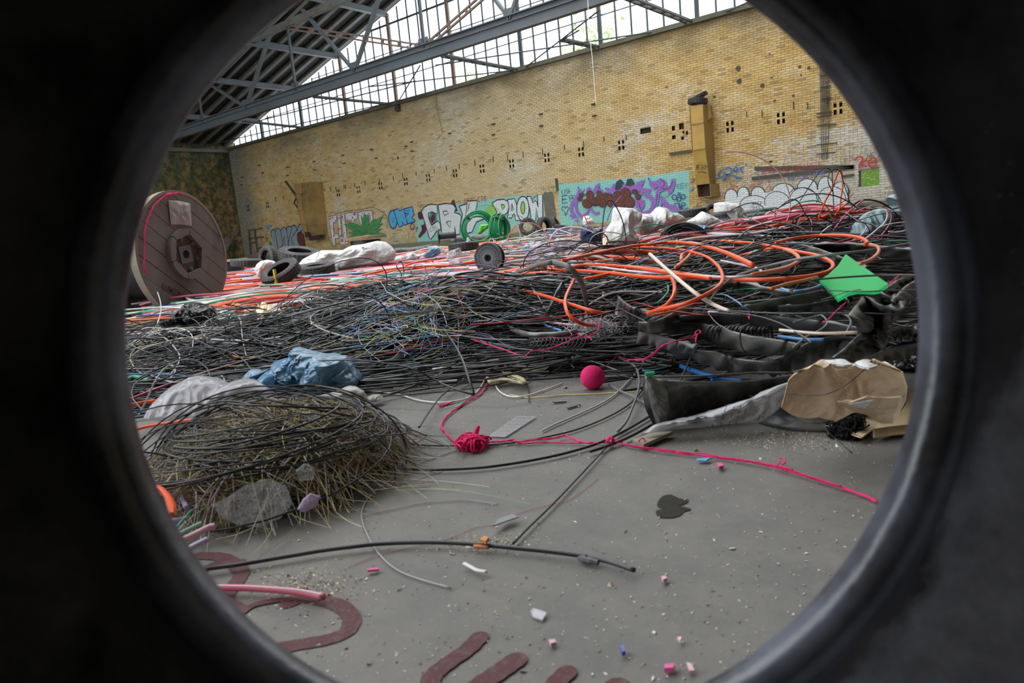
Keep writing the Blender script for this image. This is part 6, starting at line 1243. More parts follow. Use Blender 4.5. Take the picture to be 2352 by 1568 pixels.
# ---- cardboard
def zc1(x, y): return float(np.clip(.055+(975-y)*.0011, .02, .19))
sheet('torn_cardboard', cX, [(135, 1150), (160, 1060), (200, 900), (250, 850), (320, 815), (420, 770), (490, 722), (600, 735), (770, 765), (900, 760), (1000, 760), (1070, 740), (1150, 790), (1235, 840), (1272, 960), (1260, 1080), (1200, 1200), (1150, 1285), (1040, 1292), (940, 1240), (880, 1195), (780, 1190), (720, 1225), (620, 1275), (480, 1235), (350, 1245), (230, 1215)], zc1, .022, m_card, 'large torn light brown cardboard draped over the round rubber tray', 'cardboard', N=120, rings=22, f=22, wob=.55, seed=3)
sheet('cardboard_flap', cX, [(640, 1095), (760, 1100), (900, 1050), (1080, 1060), (1235, 1050), (1150, 1290), (1040, 1290), (900, 1210), (780, 1180)], lambda x, y: zc1(x, y)+.022, .008, m_card, 'darker brown torn flap on the large cardboard', 'cardboard', N=70, rings=8, f=30, seed=5)
b = MB(); b.prism([G(*p, zc1(*p)+.045) for p in cv(cX, [(735, 1125), (960, 1088), (890, 1162)])], (0, 0, -.001)); tag(b.build('white_label', pm('white_paper', '#e6e6ea', .7, .1)), 'white triangular paper scrap on the cardboard flap', 'paper')
sheet('white_wrap', cX, [(515, 735), (600, 728), (700, 730), (775, 765), (700, 775), (560, 765)], lambda x, y: zc1(x, y)+.012, .005, m_wsack, 'white wrapping with faint print on the far edge of the cardboard', 'wrapping', f=40)
sheet('white_wrap', cX, [(790, 760), (860, 740), (960, 750), (1000, 780), (930, 800), (850, 790)], lambda x, y: zc1(x, y)+.012, .006, m_wsack, 'white crumpled wrapping lump right of the printed wrapping', 'wrapping', f=40, seed=4)
sheet('cardboard_piece', cX, [(780, 1400), (860, 1425), (960, 1350), (1045, 1295), (900, 1230), (720, 1260), (520, 1310), (650, 1340)], .018, .006, m_card, 'lower cardboard layer sticking out in front by the black wool', 'cardboard', f=20, seed=6)
sheet('cardboard_box', cX, [(960, 1350), (1050, 1290), (1170, 1270), (1270, 1100), (1290, 1010), (1420, 1010), (1420, 1300), (1280, 1310), (1100, 1330)], .03, .008, m_cardl, 'flattened cardboard box between the torn cardboard and the tyre edge', 'cardboard', f=14, thick=.02, seed=7)
tc_ = G(1868, 950, 0); rtr = .148; b = MB(); b.lathe([(0, .004), (rtr*.9, .004), (rtr, .0), (rtr*1.0, .012), (rtr*.93, .016), (rtr*.95, .045), (rtr*1.02, .058), (rtr*1.0, .062), (rtr*.9, .05), (rtr*.86, .02), (0, .018)], tc_, (0, 0, 1), 56)
tag(b.build('rubber_tray', m_rubd, smooth=True), 'round dusty black rubber tray under the torn cardboard', 'tray')
def fuzz(name, centres, R, n, r, mat, label, cat, L=(.01, .03)):
    b = MB()
    for c in centres:
        for k in range(n):
            p = np.array(c)+rng.normal(0, 1, 3)*np.array(R); t = rng.normal(0, 1, 3); t /= np.linalg.norm(t); u = rng.normal(0, 1, 3); l_ = rng.uniform(*L)
            q = sm(np.array([p-t*l_, p+u*l_*.4, p+t*l_]), 3); q[:, 2] = np.maximum(q[:, 2], r); b.tube(q, r, 4, cap=False)
    o = b.build(name, mat, smooth=True); tag(o, label, cat); o['kind'] = 'stuff' if name.endswith('fluff') else 'thing'; return o
m_bw = pm('black_wool', '#141315', .95, .1, '#2b2829', 60, .3)
fuzz('black_wool_ball', [G(1948, 972, .03), G(1944, 985, .02), G(1935, 990, .012), G(1955, 980, .025)], (.010, .010, .010), 260, .0016, m_bw, 'fluffy clump of black wool at the cardboard edge', 'wool', (.006, .014))
for (crop, pts, z, lb, mt, T) in [(cL, [(1235, 260), (1290, 220), (1340, 250), (1350, 310), (1480, 300), (1520, 325), (1460, 360), (1340, 330), (1300, 380), (1260, 385)], .15, 'torn tan cardboard tube among the black wires right of the reel', m_card, .05),
   (cL, [(1020, 430), (1060, 390), (1090, 400), (1190, 490), (1110, 498)], .10, 'small peaked tan paper scrap before the torn tube', m_card, .02), (cL, [(1120, 430), (1200, 405), (1290, 420), (1260, 450), (1150, 455)], .10, 'flat tan paper scrap beside the peaked scrap', m_cardl, .02),
   (cL, [(860, 700), (915, 580), (1010, 600), (1100, 610), (1200, 575), (1340, 620), (1280, 660), (1100, 690), (950, 680)], .07, 'tan cardboard dish with a clear film in it', m_cardl, .02), (cL, [(1510, 575), (1520, 520), (1650, 505), (1660, 580)], .09, 'white board scrap beside an orange sheet', WHT[2], .01),
   (cL, [(1655, 580), (1650, 475), (1720, 480), (1720, 560)], .1, 'orange plastic scrap right of the white board', ORG[0], .01), (cL, [(50, 640), (60, 570), (200, 560), (330, 610), (200, 660)], .07, 'pale crumpled paper near the left tyre edge', m_cardl, .03),
   (cV, [(1075, 410), (1165, 400), (1150, 480), (1110, 500)], .2, 'brown paper scrap in the black wire hill', m_card, .01), (cL, [(1330, 700), (1420, 620), (1580, 612), (1560, 690), (1400, 700)], .06, 'deep blue plastic scrap left of the blue bag', BLU[2], .02),
   (cD, [(805, 1200), (850, 1180), (900, 1200), (930, 1320), (820, 1320)], .3, 'open brown paper tube between wires and sack', m_card, .03), (cS, [(460, 640), (530, 640), (560, 700), (480, 700)], .1, 'brown clump inside the multicoloured wires', m_card, .02),
   (cR8, [(755, 600), (900, 572), (900, 600), (770, 620)], .2, 'pale splinter on the grey hose', WHT[0], .004), (cR8, [(625, 1070), (720, 1030), (735, 1045), (650, 1075)], .08, 'cream plastic splinter between the hoses', WHT[0], .003),
   (cR8, [(250, 570), (480, 510), (480, 540), (260, 590)], .2, 'tan cardboard strip under the orange hose end', m_card, .004)]:
    sheet('scrap_piece', crop, pts, z, T, mt, lb, 'scrap', f=24, N=40, rings=7, seed=len(lb))
strip('white_duct_flat', cL, [(620, 480), (750, 450), (950, 460), (1120, 490)], [(600, 520), (760, 530), (960, 540), (1100, 540)], .10, .07, WHT[2], 'wide white flat duct below the reel', 'duct')
strip('white_duct_flat', cL, [(480, 545), (600, 520), (800, 500), (1040, 510)], [(500, 552), (620, 548), (820, 545), (1040, 530)], .10, .08, WHT[1], 'second pale duct in front of the wide white duct', 'duct')
sheet('yellow_foam', cM, [(-60, 640), (0, 600), (30, 640), (60, 660), (20, 700), (-60, 690)], .08, .04, YEL[0], 'lump of yellow foam at the foot of the big reel', 'foam', f=30, N=40, rings=7)
# ================================================================== traced cables, hoses and yarn
OR = ORG[0]; OP = pm('orange_pink_hose', '#f2845f', .35, .05, bump=0); PW = pm('pinkish_white_hose', '#eedbe8', .35, .08, bump=0)
tbl = [
 # name, crop, pts, width, material, label, z
 ('orange_hose', cS, [(540, 375), (700, 345), (900, 300), (1100, 262), (1300, 235), (1540, 222), (1700, 222)], 27, OR, 'orange hose running in from the left under the grey arched pipe', .24),
 ('orange_hose', cT, [(-175, 305), (-120, 290), (0, 288), (120, 300), (300, 325), (600, 365), (900, 385), (1200, 372), (1400, 342), (1480, 300), (1470, 255), (1380, 212), (1250, 185), (1100, 155), (900, 118), (740, 112)], 26, OR, 'largest orange hose loop sweeping round to the green board', [.25, .25, .24, .24, .25, .27, .28]),
 ('orange_hose', cT, [(-150, 180), (0, 152), (200, 150), (400, 168), (560, 212), (655, 285), (690, 370), (650, 440), (540, 505), (400, 562), (230, 600), (150, 625)], 26, OR, 'orange hose curving down to the torn cardboard strip', [.27, .28, .28, .27, .24, .2]),
 ('orange_hose', cS, [(1650, 130), (1800, 95), (2000, 52), (2200, 15), (2352, 0), (2500, -15), (2680, 2), (2870, 52), (3010, 110), (3120, 165)], 26, OR, 'upper orange hose rising past the white sacks and dipping to the rubber cuff', .30),
 ('orange_hose', cT, [(350, 297), (440, 220), (490, 150), (560, 112), (700, 102), (900, 120), (1060, 145), (1180, 180), (1238, 225), (1215, 265), (1100, 312), (900, 350)], 24, OP, 'salmon-edged hose loop just above the largest loop', .27),
 ('orange_hose', cT, [(1072, 118), (1200, 85), (1400, 64), (1560, 64), (1680, 82), (1730, 112), (1715, 130)], 24, OR, 'orange hose arching over the dark hoses left of the green flat hose', .35),
 ('orange_hose', cT, [(1745, 132), (1800, 142), (1815, 175), (1790, 215), (1740, 248), (1680, 268)], 26, OP, 'short salmon hose hook above the tip of the green board', .33),
 ('orange_hose', cV, [(720, 250), (680, 320), (630, 420), (592, 530), (600, 650), (660, 760), (780, 840), (900, 880), (1010, 885)], 50, OR, 'orange hose loop hanging down in front of the wire hill', [.24, .22, .2, .18, .15, .12, .1]),
 ('orange_hose', cV, [(850, 240), (1100, 198), (1300, 145), (1500, 100), (1700, 92), (1880, 112), (2010, 180), (2090, 280), (2108, 390), (2080, 500), (2000, 600), (1880, 670), (1750, 712)], 48, OR, 'orange hose loop curling round the springy black wires', [.25, .26, .26, .26, .25, .22, .18]),
 ('orange_hose', cV, [(-900, 340), (-700, 300), (-500, 320), (-300, 340), (0, 402), (300, 475), (560, 560), (850, 652), (1050, 705), (1180, 718)], 44, OR, 'orange hose slanting down across the blue pipe', [.22, .22, .2, .18, .15]),
 ('orange_hose', cV, [(700, 65), (1000, 44), (1300, 60), (1600, 95), (1900, 140), (2171, 185), (2450, 215), (2600, 240)], 44, OR, 'straight upper orange hose of the long bundle', .28),
 ('orange_hose', cV, [(400, 120), (360, 95), (365, 62), (420, 70), (450, 110), (700, 125), (1000, 145), (1300, 170), (1700, 215), (2171, 225), (2500, 215)], 44, OR, 'orange hose with a tight bend at the left end of the bundle', .26),
 ('orange_hose', cT, [(1040, 447), (1150, 415), (1250, 395), (1370, 365)], 26, OR, 'cut orange hose end beside the bright blue tangle', .25),
 ('orange_hose', cT, [(390, 245), (400, 200), (460, 180), (540, 140)], 22, OP, 'small salmon hose bend left of the salmon-edged loop', .27),
 ('orange_hose', cT, [(190, 640), (350, 605), (470, 560)], 20, OR, 'thin orange hose tip over the folded black hose', .2),
 ('orange_hose', cL, [(90, 1145), (180, 1125), (260, 1108), (345, 1098)], 34, OR, 'short orange hose by the left tyre edge above the film', .05),
 ('orange_hose', cL, [(145, 1362), (300, 1322), (500, 1290), (700, 1262), (900, 1225), (1100, 1190), (1310, 1172)], 30, OR, 'orange hose passing through the wire nest', [.10, .11, .12, .13, .13]),
 ('white_hose', cV, [(680, 48), (900, 60), (1200, 95), (1500, 135), (1800, 160), (2100, 175), (2500, 205), (2900, 220), (3150, 195), (3300, 150), (3250, 100), (3000, 40), (2750, -10)], 34, PW, 'pinkish white hose lying inside the orange bundle', .27),
 ('white_hose', cT, [(165, 198), (300, 320), (480, 470), (620, 560), (742, 612)], 30, pm('cream_hose', '#ecd9c8', .35, .08, bump=0), 'straight cream hose slanting down with a pink ring tied on it', [.34, .28, .22, .2]),
 ('white_pipe', cS, [(482, 492), (650, 432), (850, 372), (1050, 340), (1120, 335)], 24, PW, 'straight white pipe left of the blue pipe', [.12, .2]),
 ('white_pipe', cL, [(1560, 490), (1800, 460), (2000, 420)], 14, WHT[2], 'white pipe piece above the grey thick hose', .12),
 ('red_white_hose', cV, [(-20, 712), (100, 770), (300, 830), (550, 865), (800, 885)], 30, pm('rose_white_hose', '#f0b7c2', .35, .05, bump=0), 'rose and white hose below the slanting orange hose', .13),
 ('blue_pipe', cS, [(1100, 552), (1250, 505), (1400, 430), (1530, 350), (1650, 285)], 15, BLU[1], 'light blue pipe slanting behind the orange hose', [.13, .22]),
 ('blue_pipe', cS, [(1430, 575), (1520, 625), (1650, 672)], 18, BLU[1], 'cut blue pipe with open end in front of the wire hill', .12),
 ('blue_pipe', cS, [(225, 805), (400, 775), (600, 735), (750, 705)], 24, BLU[0], 'short blue pipe with open end among the middle cables', .09),
 ('blue_pipe', cT, [(1830, 915), (1950, 865), (2090, 832)], 20, BLU[0], 'bright blue pipe near the tyre edge below the hose bulge', .15),
 ('blue_pipe', cT, [(1880, 885), (1960, 850), (2060, 835)], 16, BLU[1], 'second paler blue pipe behind the bright one', .15),
 ('blue_cable', cR8, [(870, 398), (960, 400), (1080, 460), (1200, 550), (1280, 602)], 15, BLU[1], 'blue cable arching over the grey flat hose', [.22, .26, .26, .22]),
 ('blue_cable', cR8, [(-20, 1308), (120, 1300), (275, 1262)], 14, BLU[1], 'blue cable end right of the yarn ball', .01),
 ('blue_tube', cR8, [(440, 1255), (560, 1300), (720, 1352), (830, 1380)], 60, BLU[0], 'fat blue striped tube behind the tip of the nearest hose', .03),
 ('blue_tube', cR8, [(800, 1425), (950, 1408), (1180, 1425)], 30, BLU[0], 'flat blue tube end under the straight black cable', .02),
 ('blue_tube', cT, [(1090, 790), (1200, 805), (1300, 815), (1420, 815)], 26, BLU[1], 'light blue tube inside the hose pile', .16),
 ('blue_tube', cT, [(1110, 450), (1200, 470), (1330, 452), (1420, 415)], 28, BLU[1], 'blue bunched tube left of the green board', .23),
 ('grey_pipe', cV, [(-100, 160), (50, 110), (200, 55), (330, 22), (450, 18), (560, 45), (660, 95), (740, 175), (810, 290), (850, 400), (880, 530), (895, 660), (885, 790)], 72, pm('dusty_grey_pipe', '#6f6e6c', .5, .6, '#968f83', 14, .2), 'thick dusty grey pipe bent in a high arch over the orange hoses', [.25, .28, .32, .34, .34, .34, .33, .31, .28, .23, .18, .13, .1]),
 ('grey_pipe', cV, [(640, 255), (560, 300), (490, 410), (430, 540), (370, 680), (320, 790)], 60, BLK[2], 'dark pipe leg left of the grey arched pipe', [.24, .22, .2, .17, .14, .1]),
 ('grey_cable', cT, [(385, 1105), (440, 990), (495, 850), (525, 730), (555, 620), (600, 530), (680, 430), (780, 360), (900, 318), (1050, 275), (1250, 232), (1500, 200), (1800, 165), (2090, 112)], 17, GRY[1], 'grey sheathed cable sweeping from the floor over the hose pile', [.01, .05, .1, .15, .2, .25, .29, .31, .33, .35, .36, .36, .36]),
 ('grey_cable', cW, [(2195, 270), (2050, 190), (1960, 150), (1880, 105)], 18, GRY[1], 'grey cable stub beside the tip of the nearest hose', .01),
 ('black_cable', cW, [(62, 285), (80, 340), (150, 420), (250, 480), (430, 527), (620, 542), (850, 542), (1050, 535), (1250, 512), (1450, 475), (1650, 425), (1850, 345), (2000, 262), (2090, 180), (2135, 90), (2110, -20), (2050, -90)], 13, BLK[1], 'black cable lying in a wide arc under the pink wool', .006),
 ('black_cable', cW, [(60, 650), (200, 680), (400, 708), (600, 716), (850, 708), (1050, 690), (1300, 652), (1550, 600), (1800, 525), (2000, 430), (2195, 318)], 22, BLK[1], 'thicker black cable arcing across the floor in front of the wool', .008),
 ('black_cable', cW, [(1185, 1248), (1300, 1130), (1450, 985), (1600, 830), (1750, 670), (1880, 530)], 17, BLK[2], 'straight black cable pointing from the thick cable to the wool knot', .008),
 ('grey_cable', cW, [(1940, 440), (2000, 370), (2050, 260), (2085, 160), (2095, 60), (2060, -30), (1950, -90)], 18, GRY[1], 'grey cable bow rising beside the nearest hose', [.01, .02, .03, .03]),
 ('black_cable', cW, [(-1072, 1436), (-800, 1400), (-440, 1340), (-200, 1300), (0, 1274), (200, 1252), (450, 1240), (700, 1241), (950, 1256), (1200, 1280), (1450, 1305), (1680, 1335), (1780, 1355), (1900, 1385), (2062, 1440)], 33, BLK[2], 'thickest black cable in front with a taped joint near its cut end', .011),
 ('black_cable', cW, [(1742, 585), (1850, 550), (1990, 495), (2100, 440), (2195, 385)], 24, BLK[2], 'cut black cable stub under the wool knot', .01),
 ('black_cable', cW, [(490, -10), (560, 35), (650, 85), (780, 140), (905, 176)], 16, BLK[0], 'black cable of the pointed pair touching the floor', [.10, .06, .03, .01]),
 ('black_cable', cS, [(300, 690), (290, 640), (330, 560), (430, 520), (560, 560), (700, 640), (780, 720), (870, 870), (930, 1040), (972, 1158)], 15, BLK[0], 'stiff black cable bending sharply and coming to a point on the floor', [.12, .14, .16, .17, .17, .16, .14, .1, .05, .01]),
 ('black_cable', cV, [(830, 805), (1050, 745), (1300, 680), (1600, 635), (1900, 580), (2171, 530), (2500, 440), (2700, 400)], 20, BLK[1], 'long straight black cable crossing under the orange loop', .2),
 ('black_cable', cV, [(-900, 1300), (-400, 1290), (0, 1265), (700, 1236), (1500, 1250), (2171, 1228), (2700, 1180)], 20, BLK[0], 'long level black cable behind the yarn ball', .08),
 ('black_cable', cV, [(340, 1230), (700, 1080), (1000, 960), (1500, 800), (2171, 640)], 20, BLK[0], 'black cable slanting up beside the pink yarn', .13),
 ('black_cable', cV, [(900, 390), (1150, 530), (1400, 680), (1700, 830)], 16, BLK[2], 'dark grey cable slanting down across the wire hill', .2),
 ('black_cable', cT, [(0, 930), (100, 935), (420, 985), (600, 1000)], 14, BLK[1], 'thin black cable end behind the gathered hose tip', .03),
 ('black_cable', cT, [(90, 1075), (300, 1082), (600, 1075), (900, 1055), (1200, 1055)], 16, BLK[1], 'straight black cable lying along the top of the nearest hose', .13),
 ('black_cable', cT, [(-200, 1090), (-100, 1085), (60, 1075), (130, 1075)], 14, BLK[1], 'black cable passing right behind the yarn ball', .02),
 ('black_cable', cT, [(1330, 385), (1500, 370), (1800, 352), (2130, 350)], 14, BLK[1], 'straight black cable lying across the green board', .36),
 ('black_cable', cT, [(1450, 460), (1700, 468), (1900, 460), (2130, 455)], 9, BLK[1], 'thin cable across the lower tip of the green board', .33),
 ('black_cable', cT, [(700, 600), (900, 618), (1200, 628), (1500, 625), (1800, 628), (2130, 638)], 13, BLK[1], 'level black cable over the rounded hose end', .24),
 ('black_cable', cT, [(150, 660), (330, 595), (600, 600), (900, 640), (1080, 690), (1230, 770), (1330, 840)], 13, BLK[1], 'black cable bending down over the wire bundle', .24),
 ('grey_cable', cT, [(1100, 640), (1300, 625), (1400, 640), (1442, 690), (1400, 740), (1300, 790), (1200, 870)], 13, GRY[1], 'grey cable hook left of the upright hose fold', .23),
 ('grey_cable', cT, [(1200, 690), (1400, 640), (1540, 628), (1600, 655), (1612, 700), (1570, 780)], 14, GRY[1], 'second grey cable hook at the upright hose fold', .23),
 ('grey_cable', cT, [(580, 615), (640, 690), (740, 750), (850, 790), (1000, 800)], 9, GRY[1], 'thin grey cable over the dusty hose', .2),
 ('black_cable', cT, [(880, 700), (830, 730), (815, 790), (830, 870), (870, 930), (900, 965)], 11, BLK[2], 'thin black cable dropping in a bow from the tied wires', [.22, .22, .2, .15, .08, .03]),
 ('black_wire', cX, [(215, 1030), (350, 1045), (520, 1040), (680, 980), (800, 890), (890, 810)], 10, BLK[0], 'black wire lying in a bow on the torn cardboard', [.17, .17, .18, .19, .21, .23]),
 ('black_wire', cX, [(170, 1170), (300, 1260), (430, 1300), (600, 1280), (760, 1240), (900, 1230)], 9, BLK[0], 'black wire along the rim of the rubber tray', .065),
 ('black_wire', cX, [(500, 1300), (560, 1380), (640, 1450), (770, 1568)], 12, BLK[1], 'straight dark wire sticking out over the floor from the tray', [.05, .01]),
 ('thin_rod', cX, [(500, 190), (790, 105), (1130, 70)], 8, GRY[1], 'thin grey rod beneath the green board', .3),
 ('white_cable', cW, [(130, 148), (350, 172), (500, 215), (640, 232), (780, 222), (880, 190), (940, 140), (975, 85), (1000, 40)], 13, WHT[2], 'white cable lying in a shallow bow on the floor', .005),
 ('white_cable', cW, [(1050, 70), (1075, 135), (1130, 178), (1210, 193), (1300, 180), (1420, 140), (1545, 93)], 12, WHT[2], 'white cable hook left of the yarn ball', .005),
 ('white_cable', cW, [(1395, 436), (1500, 385), (1650, 320), (1800, 250), (1900, 190), (1990, 110), (2090, 0), (2125, -50), (2080, -100), (1950, -70), (1780, -50)], 13, WHT[1], 'long white cable running round behind the yarn ball', .006),
 ('white_cable', cS, [(1550, 855), (1400, 870)], 14, WHT[1], 'short white cable piece by the fibre skein', .04),
 ('white_tube', cS, [(650, 968), (850, 945), (1100, 905), (1350, 868), (1575, 855)], 20, pm('pale_mint_tube', '#d6e3d8', .4, .15, bump=0), 'straight pale mint tube at the front edge of the cables', .05),
 ('white_cable', cS, [(1740, 460), (1690, 540), (1600, 610), (1500, 665)], 15, WHT[2], 'curved white cable piece in front of the wire hill', [.17, .1]),
 ('white_cable', cV, [(545, 1250), (650, 1300), (740, 1370), (825, 1440)], 20, WHT[2], 'short white cable above the yarn ball', [.06, .01]),
 ('yellow_wire', cW, [(1165, 175), (1280, 195), (1420, 192), (1550, 178), (1750, 172), (1950, 160), (2065, 155)], 8, YEL[1], 'thin yellow wire lying on the floor', .003),
 ('thin_grey_wire', cW, [(740, 1568), (500, 1500), (340, 1430), (220, 1320), (140, 1190), (100, 1080), (105, 990), (170, 890), (300, 790), (450, 700), (620, 630), (850, 560), (1110, 528)], 10, GRY[2], 'thin translucent grey wire curling over the floor in front of the nest', .003),
 ('thin_grey_wire', cW, [(110, 1045), (300, 1005), (520, 960), (700, 942), (860, 935), (960, 948), (1082, 963)], 7, GRY[2], 'thin pale wire with a slight kink lying on the bare floor', .003),
 ('thin_red_wire', cW, [(0, 1420), (200, 1340), (480, 1270), (720, 1215), (900, 1140), (1050, 1110), (1230, 1030), (1450, 970), (1600, 930), (1800, 780)], 3.5, RED[0], 'hair-thin red wire wandering over the floor', .002),
 ('pink_hose', cN, [(480, 1418), (600, 1420), (800, 1424), (1000, 1438), (1150, 1455), (1290, 1482)], 46, pm('coral_pink_hose', '#f2788c', .35, .06, bump=0), 'short coral pink hose with a pale stripe on the painted floor', .012),
 ('pink_hose', cL, [(90, 1092), (200, 1050), (330, 1000), (470, 950), (640, 888), (800, 840), (930, 800), (1020, 765), (1066, 722)], 24, PNK[3], 'long rose pink hose above the translucent film', [.05, .06, .07, .08]),
 ('pink_hose', cL, [(240, 890), (300, 840), (360, 790), (410, 765)], 22, PNK[3], 'short rose hose piece at the left tyre edge', .07),
 ('pink_hose', cL, [(1170, 215), (1290, 200), (1430, 112)], 18, PNK[3], 'rose hose piece crossing an orange one beside the tube', .16),
 ('green_tube', cL, [(40, 925), (120, 895), (210, 890), (280, 920)], 50, MNT[1], 'thick mint green tube end at the left tyre edge', .06),
 ('green_tube', cL, [(60, 1060), (170, 1040), (280, 1000)], 40, pm('dark_green_tube', '#1f6b4a', .4, .1, bump=0), 'dark green tube just below the mint tube', .04),
 ('grey_wire', cL, [(40, 530), (150, 480), (250, 465), (360, 490), (460, 560), (530, 640), (560, 700), (540, 780), (480, 860)], 13, GRY[2], 'light grey wire arch at the left tyre edge', [.08, .14, .16, .16, .14, .12, .1, .08]),
 ('grey_wire', cL, [(60, 770), (180, 700), (300, 695), (400, 720), (480, 770), (520, 830), (470, 900)], 14, GRY[2], 'pale grey wire bow under the light grey arch', .09),
 ('grey_wire', cL, [(190, 1230), (260, 1090), (330, 940), (420, 810), (560, 735), (700, 735), (800, 800), (840, 880)], 14, GRY[0], 'dark grey wire hoop standing over the left cables', [.03, .09, .14, .17, .18, .16, .13, .1]),
 ('grey_wire', cL, [(80, 800), (250, 850), (420, 910), (550, 930), (800, 870), (930, 870), (970, 925)], 14, GRY[2], 'pale wire lying level above the film', .07),
 ('blue_wire', cL, [(70, 858), (300, 852), (500, 862), (620, 875)], 12, BLU[0], 'straight blue wire at the left tyre edge', .08),
 ('orange_wire', cL, [(825, 608), (900, 640), (1000, 680), (1100, 708), (1200, 712), (1330, 690), (1400, 650), (1412, 600), (1345, 548)], 14, pm('amber_wire', '#e89a3c', .4, .1, bump=0), 'amber wire hook around the cardboard dish', .09),
 ('white_wire', cL, [(360, 120), (385, 200), (390, 290), (360, 400), (320, 500), (340, 540)], 10, WHT[0], 'white wire standing up in front of the wooden reel', [.28, .27, .25, .22, .15, .1]),
 ('white_wire', cL, [(740, 425), (790, 430), (785, 400), (820, 380), (880, 400), (900, 450)], 9, WHT[2], 'small white wire loop below the black bag', .14),
 ('thick_hose', cL, [(1640, 620), (1760, 530), (1860, 440), (1970, 350), (2080, 300), (2200, 285), (2340, 330), (2600, 390), (2900, 420)], 46, m_rubd, 'thick black hose bowing up behind the blue bag', [.1, .13, .15, .17, .18, .17, .14, .1]),
 ('thick_hose', cS, [(680, 590), (850, 600), (1000, 615), (1200, 635)], 32, m_rubd, 'black hose lying level in the middle cables', .1),
 ('thick_hose', cS, [(1250, 640), (1280, 665), (1400, 700), (1550, 700), (1700, 690), (1800, 655)], 44, m_rub, 'thick dark hose with a pinched end behind the pink yarn', .12),
 ('white_hose', cT, [(1100, 745), (1300, 765), (1450, 770), (1660, 762)], 22, pm('cream_hose', '#ecd9c8'), 'cream hose lying level between dusty hoses', .2),
 ('mint_wire', cT, [(640, 495), (750, 465), (870, 450), (960, 448)], 7, MNT[2], 'bright mint wire above the blue cable', .24),
 ('red_wire', cV, [(1260, 850), (1380, 730), (1450, 640), (1535, 570), (1700, 600), (1900, 655), (2171, 695), (2500, 740), (2700, 745)], 9, RED[0], 'thin red wire rising to a peak over the rubber mat', [.15, .2, .24, .27, .26, .25, .25, .24]),
 ('teal_cable', cV, [(1350, 280), (1600, 230), (1800, 235), (1980, 290), (2020, 400), (1960, 500), (1880, 570)], 26, pm('teal_band', '#1f9a80', .45, .1, bump=0), 'teal band looping through the springy black wires', .22),
 ('teal_cable', cT, [(460, 225), (540, 210), (620, 235), (665, 290), (665, 325)], 18, pm('teal_band', '#1f9a80'), 'teal hose bow inside the orange hose loop', .26),
 ('lilac_wire', cS, [(490, 290), (480, 220), (510, 165), (560, 155), (595, 190), (600, 240)], 9, LIL[0], 'lilac wire loop standing among the orange ducts', [.1, .2, .27, .28, .24, .15]),
 ('blue_wire', cM, [(1125, 490), (1160, 410), (1250, 355), (1400, 325), (1560, 335), (1700, 385), (1800, 470)], 7, BLU[1], 'thin blue wire arch in front of the long white sack', [.1, .22, .26, .28, .27, .22, .1]),
 ('black_hoop', cS, [(375, 330), (410, 240), (375, 180), (385, 140), (415, 145), (430, 220), (440, 330)], 9, BLK[0], 'narrow black wire hoop standing left of the multicoloured wires', [.1, .2, .28, .31, .3, .2, .1]),
]
for (nm, crop, pts, wd, mt, lb, z) in tbl:
    if crop in (cT, cV, cS, cR8) and nm in ('orange_hose', 'white_hose', 'blue_cable', 'grey_pipe'): z = [q+.04 for q in z] if hasattr(z, '__len__') else z+.04
    o = cable(nm, crop, pts, wd, mt, lb, {'hose': 'hose', 'pipe': 'pipe', 'wire': 'wire', 'tube': 'tube', 'rod': 'rod', 'hoop': 'wire'}.get(nm.split('_')[-1], 'cable'), z=z, hollow=nm in ('blue_pipe', 'white_pipe'))
